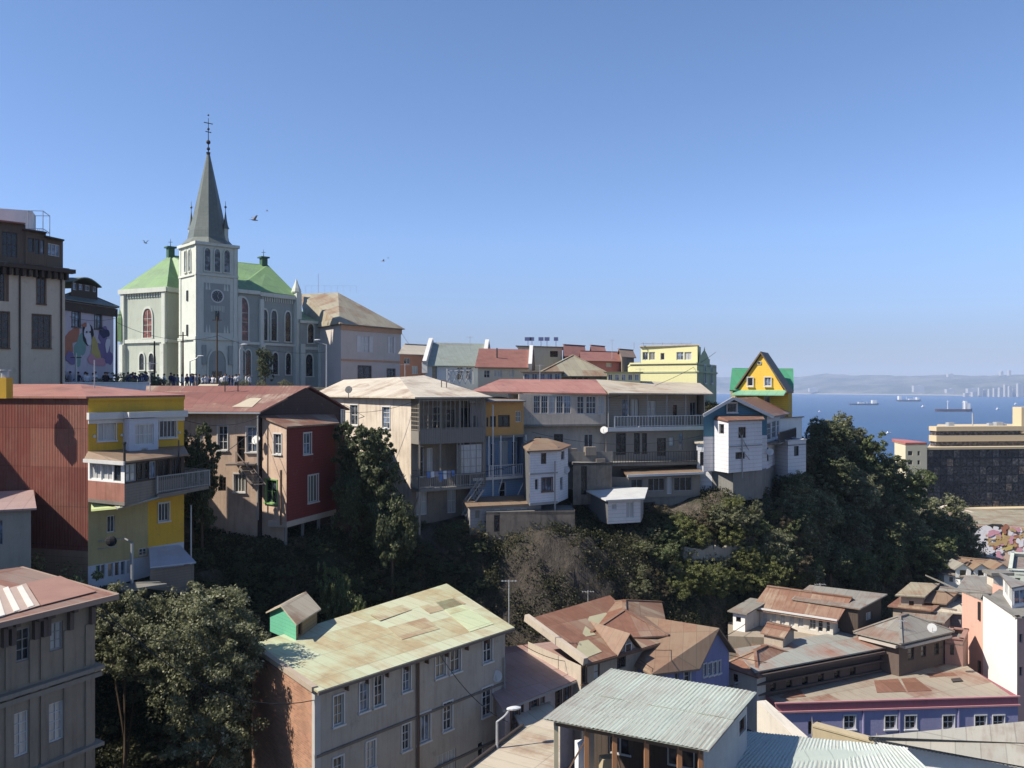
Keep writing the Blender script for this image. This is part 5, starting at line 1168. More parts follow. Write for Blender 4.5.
E0_, E1_ = w.pt(0,zt,.75), w.pt(w.L+.55,zt,.75); hb = V(-6.5,3.3,0)
RS = sheet('grey_brown_sheets', [(.2,.15,.12),(.24,.17,.135)], (.2,.09,.06), .4, seed=31)
rf = [E0_, E1_, zz(f2, zt)+V(0,.6,0)+w.d*.5, zz(f2,zt+.9)+w.d*-4, E0_+hb+V(0,0,.9)]
b.roof([[E0_, E1_, E1_+hb*.9+V(0,0,.55), E0_+hb+V(0,0,.9)]], RS, .14)
tr_ = (E0_, E1_, E0_+hb+V(0,0,.9))
patches(b, tr_, [[(-2,618),(18,612),(10,589),(-2,585)],[(18,612.5),(40,606),(26,584),(10,588.5)]], plain('pale_pink_sheet', (.42,.32,.26), .6), label='pale pink roof patch')
patches(b, tr_, [[(41,606),(96,592),(60,576.5),(27,583.5)]], plain('red_pink_sheet', (.3,.17,.13), .6), label='red roof patch')
patches(b, tr_, [[(-2,618+a*1.0),(5,616),(0,600),(-2,594)] for a in (0,)]+[[(x,617-x*.3),(x+6,615-x*.3),(x-6,589-x*.1),(x-11,591-x*.1)] for x in (14,28)], plain('white_sheet', (.66,.62,.54), .6), th=.05, label='white roof patch')
m = MB(); m.bar(E0_+V(0,0,-.08), E1_+V(0,0,-.08), .12, .22); m.bar(E1_+V(0,0,-.08), E1_+hb*.9+V(0,0,.45), .12, .22); b.part('fascia', m, plain('fascia_pink', (.3,.21,.16), .7))
# cable loops and graffiti-like stains left out; window box
quadhouse('small_grey_house', 'small plain grey house with a pink edged flat roof behind the striped roof', XY(-30,43.5), XY(31,44.6), XY(31,44.6)+V(-3,5,0), 44, ZY(510,44.6), plaster('grey_beige', (.3,.27,.22), .5), {0:[(-4,3,520,545,'g22g')]}, 'shed', .3, R_pink, .25)

# ================================================================== centre: long two-storey house with brick end and green dormer
GY2 = plaster('warm_grey_render', (.4,.36,.3), .6, (.2,.17,.14)); BRK = brick('brick_wall')
q0, q1, q2, q3 = PZ(315,690,45.7), PZ(505,628.5,45.7), PZ(445,587,46.3), PZ(252,647,46.0)
for q in (q0,q1,q2,q3): q.z = 0
b = Bldg('brick_end_house', 'long grey two-storey house with a brick end wall and pale green sheet roof', 'house', V(-7,47,36))
zt = 45.55
ops = [(333.5,343.5,695,725,'w23gt'),(359.5,368.5,682,711,'w23gt'),(374,383.5,675.5,706,'w23gt'),(402.5,410.5,664,691,'w23gt'),(435.5,445.5,650,677,'w22gt'),(450,460.5,646,672,'w22gt'),(483,492,639,662,'w22gt'),
       (333,343,757,785,'w23gt'),(366,375,741,768,'w23gt'),(402,410,724,750,'w23gt'),(417.5,430,713,742,'w31gt'),(443,452,702,730,'w23gt'),(482,492,687,715.5,'w23gt'),(437,456,752,775,'w31g'),(478,484,742,765,'w11k')]
w = b.wall(q0, q1, 36, zt, GY2, ops); wl = b.wall(q3, q0, 36, zt+.1, BRK); b.wall(q1, q2, 36, zt, GY2); b.wall(q2, q3, 36, zt, GY2); b.done()
m = MB(); zb_ = 42.55; wbox(m, w, 0, w.L, zb_-.07, zb_+.05, .004, .1); wbox(m, w, 0, w.L, 39.3, 39.42, .004, .1); b.part('string_course', m, plaster('band_dark', (.17,.145,.12), .5))
m = MB(); u, D = w.hit(417); m.bar(w.pt(u,36,.1), w.pt(u,zt-.1,.1), .14); b.part('drain_pipe', m, TRIMB)
m = MB(); u, D = w.hit(504); m.bar(w.pt(w.L-.15,36,.1), w.pt(w.L-.15,zt-1.5,.1), .1); b.part('drain_pipe', m, TRIMG)
m = MB(); wbox(m, wl, wl.L-.25, wl.L+.02, 36, zt+.1, .004, .04); wbox(m, w, -.05, .28, 36, zt-.05, .005, .05); b.part('corner_strip', m, plain('corner_grey', (.42,.4,.37), .7))
for k in range(8): m = MB(); u, D = w.hit(345+k*20); wbox(m, w, u-.03, u+.03, zt-.3, zt-.0, .005, .3); b.part('rafter_end', m, TRIMB)
z4 = [45.78, 45.78, 46.45, 46.15]; o4 = [w.n*.45-w.d*.15, w.n*.45+w.d*.35, w.d*.35-w.n*.2, -w.d*.1]
RP = [zz(q, z)+o for q, z, o in zip((q0,q1,q2,q3), z4, o4)]
rm_ = (RP[0]+RP[1])/2+V(0,0,-.02); 
m = MB()
m.slab([RP[0], RP[1], RP[2], RP[3]], .1, ud=w.d); b.part('roof', m, R_green)
tr_ = (RP[0], RP[1], RP[2])
RG2 = sheet('rusting_green_sheets', [(.42,.4,.27),(.38,.33,.2)], (.27,.18,.11), .45, seed=33, stain=.6, dark=.1); RG3 = sheet('fresh_green_sheets', [(.45,.49,.31),(.41,.46,.29)], (.3,.24,.13), .2, seed=34, stain=.4)
patches(b, tr_, [[(402,640),(440,629),(425,618),(388,628)],[(380,621),(412,610),(402,605),(370,615)],[(430,614),(466,604),(455,598),(420,607)]], RG2, .02, label='rust stained roof sheet')
patches(b, tr_, [[(470,632),(494,624),(452,598),(436,603)]], RG3, .02, label='newer pale green roof sheet')
m = MB(); m.bar(RP[0]+V(0,0,-.12), RP[1]+V(0,0,-.12), .1, .14); b.part('gutter', m, plain('gutter_brown', (.14,.11,.09), .7))
m = MB(); m.bar(zz(q3,zt+.55), zz(q0,zt+.2)-w.d*.02, .3, .25); b.part('coping', m, plain('coping', (.36,.29,.22), .8))
# green dormer
d0, d1 = PZ(270,628,46.2), PZ(296,640,46.15); d0.z = d1.z = 0; d2 = PZ(317,625,46.2); d2.z = 0; zd = 47.15
GDM = plaster('mint_boards', (.13,.42,.27), .2, boards=.2); 
w1 = b.wall(d0, d1, 46.0, zd, GDM, [], top=[((d1-d0).length*.5, zd+.55)], part='dormer_wall'); b.wall(d1, d2, 46.0, zd-.05, plaster('ochre_boards', (.28,.2,.1), .4, boards=.2), [('m',.25,.8,46.25,46.95,'b11k')], part='dormer_wall'); b.wall(d2, d2+d0-d1, 46.0, zd, GDM, top=[((d1-d0).length*.5, zd+.55)], part='dormer_wall'); b.wall(d2+d0-d1, d0, 46, zd, GDM, part='dormer_wall'); b.done()
vv = d2-d1; mm = (d0+d1)/2; ex = (d1-d0).normalized()*.25; fx = -vv.normalized()*.25
b.roof([[zz(d1,zd-.02)+ex+fx, zz(d2,zd-.02)+ex-fx, zz(mm,zd+.68)+vv-fx, zz(mm,zd+.68)+fx], [zz(d0,zd-.02)+vv-ex-fx, zz(d0,zd-.02)-ex+fx, zz(mm,zd+.68)+fx, zz(mm,zd+.68)+vv-fx]], R_tan, .08, 'dormer_roof')
# loops of sprayed paint on the brick end
m = MB(); rd = random.Random(5); px_ = 270
for g_ in range(5):
    u0 = wl.L-1.2-g_*.95; pts = [wl.pt(u0+.33*math.cos(t*.55+g_)*(1+.3*math.sin(t*1.3)), 38.9+.55*math.sin(t*.8+g_*2)+.1*g_, .02) for t in range(13)]
    for p, q in zip(pts, pts[1:]): m.bar(p, q, .07, .07)
b.part('sprayed_scribble', m, plain('spray_white', (.6,.65,.68), .7))

# ================================================================== roofs behind it
PKL = plaster('dusty_lilac', (.42,.35,.33), .5); BGW = plaster('beige_render', (.37,.31,.24), .6)
# pink roofed row house
def zP(px, py, z):
    q = PZ(px, py, z); q.z = 0; return q
q0, q1, q2, q3 = zP(505,707,42.0), zP(584,676,42.0), zP(556,645,42.3), zP(470,655,42.3)
b = quadhouse('pink_roof_house', 'low house with a dusty pink sheet roof beside the long brick ended house', q0, q1, q2, 36, 42, PKL,
   {0:[(511,519,703,732,'b24gt'),(521,524,702,725,'b12g'),(530,538,697,724,'b24gt'),(540,545,697,722,'b12g'),(556,561,688,710,'b24gt'),(564,570,684,707,'b24gt')]}, 'shed', .35, R_pink, .3, p3=q3)
gutter(b, 0)
# white low wall between roofs
# rust roof house with pale patches and gable dormer
q0, q1, q2, q3 = zP(581,664,43.2), zP(655,643,43.2), zP(607,604,44.0), zP(528,628,44.0)
b = Bldg('rust_roof_house', 'house with a large rust coloured sheet roof, pale patches and a small gable dormer', 'house', V(8,58,36))
w = b.wall(q0, q1, 36, 43.1, BGW, [(577,586,668,684,'b22gt'),(594,600,664,680,'b12g'),(617,626,657,668,'d21k'),(640,648,655,680,'g13g')]); b.wall(q3, q0, 36, 43.1, plaster('parapet_cream', (.45,.38,.3), .5)); b.wall(q1, q2, 36, 43.1, BGW); b.done()
oo = w.n*.4
RR = [zz(q0,43.3)+oo, zz(q1,43.3)+oo+w.d*.3, zz(q2,44.6)+w.d*.3, zz(q3,44.6)]
b.roof([RR], R_rust, ud=w.d)
tr_ = RR[:3]
PG = plain('pale_olive_sheet', (.32,.3,.2), .7)
patches(b, tr_, [[(562,642),(576,640),(562,625),(550,628)],[(586,637),(596,635),(577,620),(569,622)],[(604,634),(622,628),(606,613),(585,618)],[(582,660),(602,652),(588,640),(566,645)]], PG, label='pale olive roof patch')
m = MB(); m.bar(zz(q3,44.7)+V(-.1,0,0), zz(q0,43.45)+oo, .35, .45); b.part('coping', m, plaster('parapet_cream', (.45,.38,.3), .5))
m = MB(); m.bar(RR[0]+V(0,0,-.12), RR[1]+V(0,0,-.12), .12, .12); b.part('gutter', m, TRIMB)
ug, D = w.hit(625); gz = 43.3
m = MB(); gl, grr, gt = w.pt(ug-.95,gz-.1,.45), w.pt(ug+.95,gz-.1,.45), w.pt(ug,gz+1.15,.45); gb = w.pt(ug,gz+1.15,-3.2)
m.slab([gl+w.d*-.2, gt, gb], .08); 
m = MB(); m.slab([gt, gb, gl+w.d*-.25], .08); m.slab([grr+w.d*.25, gb, gt], .08); b.part('dormer_roof', m, R_brown)
b.wall(w.pt(ug-.8,0,.2), w.pt(ug+.8,0,.2), gz-.3, gz, BGW, top=[(.8,gz+1.0)], part='dormer_wall'); b.done(); b.window(WF(w.pt(ug-.8,0,.2), w.pt(ug+.8,0,.2)), .5, 1.1, gz-.1, gz+.5, 'w11k', .1, .14)
# roofs behind it
quadhouse('orange_roof_house', 'house with a plain orange brown hipped roof behind the rust coloured roof', zP(585,640,43.5), zP(664,636,43.5), zP(664,636,43.5)+V(1,8,0), 37, 43.5, BGW, {}, 'hip', 1.0, R_rust, .3)
# blue house with gable
BL2 = plaster('periwinkle_wall', (.2,.21,.36), .4, (.13,.13,.2))
q0, q1, q2 = zP(652,672,42.2), zP(696,665,42.2), zP(729,650,42.2)
b = Bldg('periwinkle_house', 'small periwinkle blue house with an olive roof and pointed front gable', 'house', V(11,62,36))
wA = b.wall(q0, q1, 36, 42.1, BL2, [(684,690,668,684,'w12gt'),(675,679,669,684,'w11g')]); gl_ = (q2-q1).length; wB = b.wall(q1, q2, 36, 42.1, BL2, [(703,706,664,676,'w12gt'),(708,711.5,663,675,'w12gt'),(713,716,662,674,'w12gt'),(717.5,720,661,673,'w12gt')], top=[(gl_*.55, 44.0)]); b.wall(q0+V(-2,5,0), q0, 36, 42.1, BL2); b.wall(q2, q2+V(-3,6,0), 36, 42.1, BL2); b.done()
ap = wB.pt(gl_*.55, 44.15, .35); bkp = V(-5.5,3.6,0)
b.roof([[wA.pt(-.3,42.2,.35), wB.pt(-.2,42.1,.4), ap, ap+bkp], [wB.pt(gl_+.3,42.1,.35), wB.pt(gl_+.3,42.1,.35)+bkp, ap+bkp, ap], [wA.pt(-.3,42.2,.35)+V(-2,5,0), wA.pt(-.3,42.2,.35), ap+bkp]], R_brown)# ================================================================== right: lower town
WC = plaster('whitewashed_cream', (.55,.5,.42), .5)
# rusty workshop: main wing, rear wing
q0, q1, q2 = zP(760,607,42.478), zP(833,618,42.478), zP(857,607,42.478)
b = quadhouse('workshop_house', 'low cream house with a row of white windows under a patchy rusty roof', q0, q1, q2, 39.32, 42.478, WC,
   {0:[(762+k*9.0, 767.5+k*9.0, 613, 627, 'w23c') for k in range(5)]+[(809,816,617,630,'w22g'),(818,823,618,632,'w13k'),(826,830,619,632,'w12k')], 1:[(838,843,618,628,'d11k'),(846,851,615,624,'w11g')]}, 'g0', 1.1, R_rust, .5)
gutter(b, 0, TRIM)
q0, q1, q2, q3 = zP(797,600,43.155), zP(858,609,43.155), zP(881,602,43.155), zP(812,588,43.606)
quadhouse('grey_roof_workshop', 'boarded brown house with a long grey sheet roof directly behind the rusty workshop', q0, q1, q2, 39.32, 43.155, WOOD, {1:[(866,872,612,620,'g22g')]}, 'shed', .5, R_grey, .3, p3=q3)
quadhouse('white_end_shed', 'small white shed with a flat grey roof at the left of the rusty workshop', zP(733,612,42.403), zP(745,614,42.403), zP(764,606,42.403), 39.32, 42.403, [WHITE,WC,WC,WHITE], {0:[(736,741,617,622,'d11k')]}, 'shed', .3, R_grey, .3, cat='shed')
quadhouse('little_rust_shed', 'tiny shed with a red rusty roof in the yard in front of the workshop', zP(764,633,41.9), zP(783,637,41.9), zP(794,631,41.9), 41.0, 41.9, BGW, {}, 'g0', .4, R_rust, .2, cat='shed')
m = MB(); m.prism([zP(728,636,41), zP(838,640,41), zP(838,622,41), zP(728,622,41)], 36, 41); tag(m.build('yard', plaster('yard_earth', (.3,.25,.19), .6)), kind='structure')
# long dark building with rust and grey roof
q0, q1, q2 = zP(757,671,40.749), zP(880,648,40.749), zP(845,634,41.125)
DBR = plaster('dark_brown_render', (.11,.08,.065), .6)
q3 = zP(740,651,41.125)
b = quadhouse('long_dark_house', 'long dark brown house with a grey and rust red roof and layered cornices', q0, q1, q2, 36.688, 40.749, [DBR,DBR,DBR,WC], {0:[(770+k*16, 776+k*16, 680-k*3, 692-k*3, 'd12k') for k in range(6)]}, 'shed', .35, sheet('grey_red_sheets', [(.26,.27,.24),(.24,.24,.21)], (.26,.12,.08), .25, seed=44.8), .35, p3=q3, done=False)
w = WF(q0, q1); m = MB(); wbox(m, w, -.2, w.L, 40.448, 40.636, .004, .5); wbox(m, w, -.2, w.L, 39.846, 39.959, .004, .3); wbox(m, w, -.2, w.L, 39.094, 39.207, .004, .2); b.part('cornice', m, DBR); b.done()
tr_ = (zz(q0,40.839), zz(q1,40.839), zz(q2,41.102))
q0, q1, q2, q3 = zP(727,667,40.448), zP(757,677,40.448), zP(803,660,40.448), zP(755,648,40.448)
quadhouse('rust_hip_house', 'low cream walled house with a rust red hipped roof joined to the long dark house', q0, q1, q2, 36.688, 40.448, WC, {0:[(733,738,674,682,'b11k')]}, 'hip', .9, R_rust, .3, p3=q3)
# pyramid grey roof corner house
q0, q1, q2, q3 = zP(862,634,41.426), zP(899,643,41.426), zP(946,632,41.426), zP(905,617,41.426)
b = quadhouse('grey_hip_house', 'dark corner house with a grey hipped roof beside the long dark house', q0, q1, q2, 36.688, 41.426, [DBR,DBR,DBR,DBR], {1:[(908,914,648,660,'d12k'),(921,926,646,657,'d12k'),(934,939,643,655,'d12k')]}, 'hip', 1.1, R_grey, .45, p3=q3, done=False)
for A, B in ((q0,q1),(q1,q2)): b.band(A, B, 41.125, 41.313, .5, plain('pale_cornice', (.4,.36,.31), .7))
b.done()
quadhouse('brick_edge_house', 'small reddish house filling the gap left of the pink and white tower house', zP(945,638,41.05), zP(963,640,41.05), zP(968,630,41.05), 36.688, 41.05, plaster('dull_rose', (.28,.16,.13), .5), {0:[(950,954,645,655,'d11k')]}, 'flat', 0, R_grey, 0)
for i, (a_, b_, c_, z, rm, roof, lab) in enumerate((((893,607),(930,611),(946,603),41.28,R_rust,'shed','flat rusty roofed shed just right of the dark boarded workshop'),((905,617),(942,622),(962,612),40.72,R_grey,'g0','grey gabled low house behind the grey hipped corner house'),
     ((912,600),(944,603),(962,597),41.76,R_brown,'g0','brown roofed low house below the dark trees'),((938,612),(961,614),(967,605),41.12,R_pale,'shed','small pale roofed shed left of the pink and white tower house'),((901,596),(922,597),(934,591),42.24,R_olive,'shed','olive roofed shed right at the foot of the dark trees'),
     ((938,599),(975,603),(985,594),41.6,R_grey,'g0','long grey roofed house left of the rooftop chimney'),((960,592),(996,594),(1003,585),42.08,R_grey,'shed','flat grey roofed building behind the pink and white tower house'))):
    quadhouse('low_house', lab, zP(*a_,z), zP(*b_,z), zP(*c_,z), 35.2, z, [BGW,WC,BG,GW][i%4], {0:[(a_[0]+8,a_[0]+13,a_[1]+5,a_[1]+11,'d11k')]}, roof, .5, rm, .3)
# dormered houses further back
for i, (x0, x1, D, ye, yr, lab, wm, rm) in enumerate(((944,976,89.6,574,563,'small white house with a grey roof among the trees left of the dormered roof',WHITE,R_grey),(972,1010,91.2,577,558,'white house with a brown roof and two dormers',WHITE,R_brown),(990,1018,97.6,566,557,'small white gabled house with a brown roof behind the dormered one',WHITE,R_brown))):
    q0, q1 = XY(x0,D), XY(x1,D-2); b = quadhouse('hillside_house', lab, q0, q1, q1+V(1,8,0), 26, ZY(ye,D), wm, {0:[(x0+5,x0+9,ye+3,ye+8,'g11g'),(x1-10,x1-5,ye+3,ye+8,'g11g')]}, 'g0', ZY(yr,D+4)-ZY(ye,D), rm, .3, done=False)
    if i < 2:
        for px in ([962],[980,1001])[i]:
            c_ = P(px,575-i,D-1+.0); w1 = WF(c_+V(-.8,-.2,0), c_+V(.8,-.25,0)); zb2 = ZY(577,D-1)
            b.wall(w1.A, w1.B, zb2, zb2+.9, WHITE, [('m',.45,1.15,zb2+.15,zb2+.8,'g11k')], top=[(.8,zb2+1.4)], part='dormer_wall')
            m = MB(); t_ = w1.pt(.8,zb2+1.5,.15); m.slab([w1.pt(1.75,zb2+.85,.15), w1.pt(1.75,zb2+.85,-2.4), t_+V(.1,2.6,0), t_], .08); m.slab([w1.pt(-.15,zb2+.85,-2.4), w1.pt(-.15,zb2+.85,.15), t_, t_+V(.1,2.6,0)], .08); b.part('dormer_roof', m, rm)
    b.done()
b = quadhouse('green_door_house', 'pale flat roofed building with green framed windows at the right edge', XY(1009,78.4), XY(1040,77.6), XY(1040,77.6)+V(5,8,0), 34.4, ZY(570,78.4), plaster('pale_mint', (.5,.53,.46), .3), {0:[(1015,1020.5,578,590,'n22g'),(1026,1031,578,590,'n22g')]}, 'flat', 0, R_grey, 0, cat='building')
t = thing('chimney', 'square pale chimney standing on the flat grey roof left of the green window building', 'chimney', P(998,594,74.4)); m = MB(); q = P(998,594,74.4); m.box(q+V(0,0,.7), (1.4,1.0,2.2)); m.build('stack', WC, t); m = MB(); m.box(q+V(0,0,1.9), (2.0,1.5,.25)); m.build('cap', CONC, t)
# pink and white tower house
PK = plaster('salmon_wall', (.6,.36,.28), .25); 
a0, a1, a2, a3 = XY(962,67.5), XY(983,64.64), XY(1017,58.16), XY(1065,59.6)
b = Bldg('pink_white_house', 'tall narrow salmon pink and bright white house with a rooftop deck near the right edge', 'house', V(45,62.4,34.4))
b.wall(a0, a1, 34.4, 43.52, PK, [(966,972,610,620,'w11k')][:0]); b.wall(a1, a2, 34.4, 44, WHITE, [], part='white_wall'); b.wall(a2, a3, 34.4, 44, PK, [(1019.5,1022.5,634,643,'g11k'),(1019.5,1022.5,667,676,'g11k')]); b.wall(a3, a3+V(0,9,0), 34.4, 44, PK); b.done()
b.roof([[zz(a0,43.6), zz(a1,43.6), zz(a1,43.6)+V(0,6,0), zz(a0,43.6)+V(0,6,0)], [zz(a1,43.76)+V(.3,0,0), zz(a2,43.76)+V(.3,.2,0), zz(a3,43.76), zz(a3,43.76)+V(0,8,0)]], CONC)
m = MB()
for A, B in ((a1,a2),(a2,a3)): w = WF(A,B); wbox(m, w, -.05, w.L+.05, 44, 44.096, -.3, .06)
b.part('parapet_cap', m, CONC)
for px in ((979,596),(979,655)):
    m = MB(); w = WF(a0,a1); u,D = w.hit(980); z = ZY(px[1]+24,D); wbox(m, w, u-.12, u+.12, z, z+1.4, .005, .12); b.part('wall_lamp', m, BLACK)
r0, r1, r2 = XY(1003,65.6), XY(1012,61.6), XY(1030,62.4)
b.wall(r0, r1, 43.76, 45.28, WHITE, [('m',.3,2.3,44,45.12,'w31s'),('m',2.5,4.4,44,45.12,'w31s')], part='roof_room'); b.wall(r1, r2, 43.76, 45.28, WHITE, [('m',.3,1.6,44,45.04,'w21s')], part='roof_room'); b.roof([[zz(r0,45.36)+V(-.2,0,0), zz(r1,45.36)+V(-.2,-.3,0), zz(r2,45.36), zz(r2,45.36)+V(0,4,0)]], R_grey, name='roof_room_roof'); b.done()
# purple building
VIO = plaster('violet_wall', (.27,.26,.4), .45, (.17,.16,.24)); PKP = plaster('rose_parapet', (.33,.13,.15), .4); 
v = [zP(764,691,39.2), zP(776,700,39.2), zP(1018,693,39.2), zP(964,662,39.2), zP(937,655,39.2)]
b = Bldg('violet_building', 'long violet building with a rose pink parapet and a patchy grey and rust roof', 'building', V(37.6,59.2,34.4))
ops = [(x, x+11, 715.5, 729, 'w22kt') for x in (844,885,905,943,975,993)]+[(808,813,721,735,'w11kD'),(815,821,721,735,'w21k')]
w = b.wall(v[1], v[2], 34.4, 38.4, VIO, ops); b.wall(v[1], v[2], 38.4, 39, PKP, part='parapet'); b.wall(v[0], v[1], 34.4, 38.4, PKP); b.wall(v[0], v[1], 38.4, 39, PKP, part='parapet'); b.wall(v[4], v[0], 34.4, 39.04, DBR, part='rear_wall'); b.wall(v[2], v[3], 34.4, 39, PKP, part='parapet'); b.wall(v[3], v[4], 34.4, 39, PKP, part='parapet')
m = MB(); wbox(m, w, -.1, w.L+.1, 38.36, 38.464, .004, .14); wbox(m, w, -.1, w.L+.1, 38.96, 39.04, .004, .14); b.part('cornice', m, plain('rose_trim', (.42,.2,.21), .7))
m = MB()
for px in (863, 899, 958): u, D = w.hit(px); wbox(m, w, u-.04, u+.04, 34.4, 38.32, .004, .1)
b.part('drain_pipe', m, plain('lilac_trim', (.3,.27,.42), .7)); b.done()
m = MB(); m.bar(zz(v[0],39.2)+V(.1,.2,0), zz(v[4],39.2)+V(0,.2,0), .2, .14); b.part('coping', m, plain('pale_coping', (.34,.31,.27), .8))
RV = sheet('grey_flat_sheets', [(.3,.26,.2),(.27,.235,.185)], (.2,.09,.06), .2, seed=44, stain=.4)
m = MB(); m.slab([zz(v[0],38.84), zz(v[1],38.84)+V(.2,.2,0), zz(v[2],38.84)+V(-.2,.2,0), zz(v[3],39.08), zz(v[4],39.08)+V(0,-.1,0)], .1, ud=V(1,.4,0)); b.part('roof', m, RV)
tr_ = (zz(v[1],38.84), zz(v[2],38.84), zz(v[4],39.08))
RR2 = sheet('rust_patch_sheets', [(.2,.1,.07),(.24,.13,.09)], (.15,.075,.05), .5, seed=46, stain=.6)
patches(b, tr_, [[(877,693),(906,692),(898,679),(874,681)],[(908,692),(932,691),(915,678),(901,679)],[(930,678),(958,676),(946,668),(925,672)],[(935,668),(960,668),(938,658),(930,662)],[(780,698),(806,697),(800,690),(790,692)]], RR2, label='rust red roof patch')
patches(b, tr_, [[(953,683),(963,682),(960,679),(951,680)]], plain('dark_hatch', (.05,.04,.035), .8), .1, 'roof_hatch')
# bright wall strip left of it
t = thing('white_yard_wall', 'bright whitewashed yard wall running down to the left corner of the violet building', 'wall', P(780,720,52)); q = [PZ(757,701,44), PZ(797,739,44), PZ(808,737,44), PZ(766,700,44)]; m = MB(); m.box8([V(p.x,p.y,36) for p in q]+q); m.build('wall', WC, t)
# parapet wall tan
b = Bldg('tan_wall_house', 'flat tan walled house with a thick rounded parapet below the violet building', 'house', P(840,745,48)); A, B = PZ(813,741,40.1), PZ(880,760,40.1)
TN = plaster('tan_render', (.4,.33,.21), .4)
b.wall(A, B, 34, 40.9, TN); b.wall(A+V(.5,1.6,0), A, 34, 40.9, TN); b.wall(B, B+V(.5,1.6,0), 34, 40.9, TN); b.done(); w = WF(A,B); m = MB(); wbox(m, w, -.05, w.L, 40.9, 41.0, -.6, .05); b.part('parapet', m, TN); b.roof([[zz(A,40.4)+V(0,.3,0), zz(B,40.4)+V(0,.3,0), zz(B,40.4)+V(.5,1.6,0), zz(A,40.4)+V(.5,1.6,0)]], R_grey)
# real corrugated sheets for the nearest roofs
def corrugated(b, p0, p1, p2, p3, mat, pitch=.15, amp=.022, name='roof', sheets=3, seed=0, lap=.03, wob=.012, label=None):
    """p0->p1 eave, p3->p2 upper edge; the waves run up the slope; rows of overlapping sheets"""
    rd = random.Random(seed); p0,p1,p2,p3 = map(Vector,(p0,p1,p2,p3)); n = (p1-p0).cross(p3-p0).normalized(); L_ = max((p1-p0).length,(p2-p3).length); k = int(L_/pitch*6)
    for s_ in range(sheets):
        t0, t1 = s_/sheets-(.02 if s_ else 0), (s_+1)/sheets; m = MB(); off = [rd.uniform(-wob,wob) for _ in range(int(L_/.9)+2)]
        rows = []
        for tt, ex in ((t0,0.0 if s_ == 0 else lap),((t0+t1)/2,lap*.4),(t1,0.0)):
            row = []
            for i in range(k+1):
                q = i/k; a = p0.lerp(p1,q); c_ = p3.lerp(p2,q); x = q*L_
                row.append(a.lerp(c_,tt)+n*(amp*math.sin(2*math.pi*x/pitch)+ex+off[int(x/.9)]))
            rows.append(row)
        for r0_, r1_ in zip(rows, rows[1:]):
            for i in range(k): m.face([r0_[i], r0_[i+1], r1_[i+1], r1_[i]], ud=(p1-p0))
        for i in range(k): m.face([rows[0][i]-n*.02, rows[0][i+1]-n*.02, rows[0][i+1], rows[0][i]], ud=(p1-p0))
        m.face([p0.lerp(p3,t0)-n*.06, p0.lerp(p3,t1)-n*.06, p1.lerp(p2,t1)-n*.06, p1.lerp(p2,t0)-n*.06], ud=(p1-p0))
        o = m.build(name, mat, b.root, smooth=False)
        if label: o['label'] = label
# bottom right grey corrugated roof
RC1 = sheet('dull_corrugated', [(.33,.31,.26),(.29,.28,.24)], (.22,.17,.13), .05, seed=51, stain=.3)
RC2 = sheet('pale_teal_corrugated', [(.38,.42,.38),(.33,.37,.33),(.42,.44,.4)], (.28,.24,.2), .08, seed=52, stain=.3)
b = Bldg('grey_corrugated_house', 'house with a broad grey corrugated roof cut by the bottom right corner', 'house', P(960,768,36))
e0, e1, e2, e3 = PZ(870,741,46.0), PZ(1060,775,46.0), PZ(1075,719,46.9), PZ(868,737,46.2)
e3 = PZ(905,731,46.9)
corrugated(b, e0, e1, PZ(1075,718,46.9), PZ(868,738,46.3), RC1, .18, .013, sheets=2, seed=3)
b.wall(e0+V(.4,.4,0), e1+V(0,.4,0), 36, 45.85, WHITE); b.wall(PZ(868,738,46.3)+V(.4,.4,0), e0+V(.4,.4,0), 36, 45.85, WHITE); b.done()
b = Bldg('teal_corrugated_house', 'low house with a pale teal corrugated roof along the bottom edge', 'house', P(820,768,30))
corrugated(b, PZ(660,800,46.4), PZ(960,800,46.4), PZ(925,766,47.2)+V(.0,1.5,0), PZ(748,731,47.0), RC2, .2, .015, sheets=2, seed=5)
b.wall(PZ(748,731,46.8), PZ(925,766,47.0)+V(0,1.4,0), 38, 46.7, WHITE); b.done()
# foreground shed on posts with the teal corrugated roof
A, B, Cq, Dq = PZ(543,718,48.7), PZ(709,750,48.7), PZ(757,692,48.9), PZ(611,668,48.9)
b = Bldg('open_shed', 'open sided wooden shed with a weathered teal corrugated roof in the foreground', 'shed', V((A.x+Cq.x)/2,(A.y+Cq.y)/2,43))
corrugated(b, A, B, Cq, Dq, R_teal, .15, .013, sheets=2, seed=7)
dl = (B-A).normalized(); dn_ = (Dq-A).normalized(); zf = 45.6
ia, ib, ic, id_ = A+dl*.25+dn_*.3, B-dl*.3+dn_*.3, Cq-dl*.3-dn_*.2, Dq+dl*.2-dn_*.2
for p in (ia,ib,ic,id_): p.z = 0
SW = plaster('shed_whitewash', (.5,.49,.46), .5); b.wall(ib, ic, 40, 48.6, SW, [(739.5,746,718,733,'b11k')]); b.wall(ic, id_, 40, 48.6, SW); b.wall(id_, ia, 40, 46.0, TN, part='side_wall')
b.wall(ia, ib, 40, 45.9, WOOD, part='front_wall'); b.done()
w = WF(ia, ib); PW = plain('orange_timber', (.33,.16,.075), .7)
for px in (555.5, 586, 614, 646, 679, 705):
    u, D = w.hit(px); u = min(u, w.L-.08); m = MB(); m.bar(w.pt(u,45.9,-.05), w.pt(u,48.55,-.05), .15); b.part('post', m, [plain('pale_post', (.45,.4,.27), .7), PW][px > 560])
m = MB(); m.bar(w.pt(0,48.5,-.02), w.pt(w.L,48.5,-.02), .1, .2); m.bar(w.pt(.1,46.2,-.05), w.pt(1.2,48.2,-.05), .05); m.bar(w.pt(2.1,48.2,-.05), w.pt(2.8,46,-.05), .05); b.part('beam', m, TRIMB)
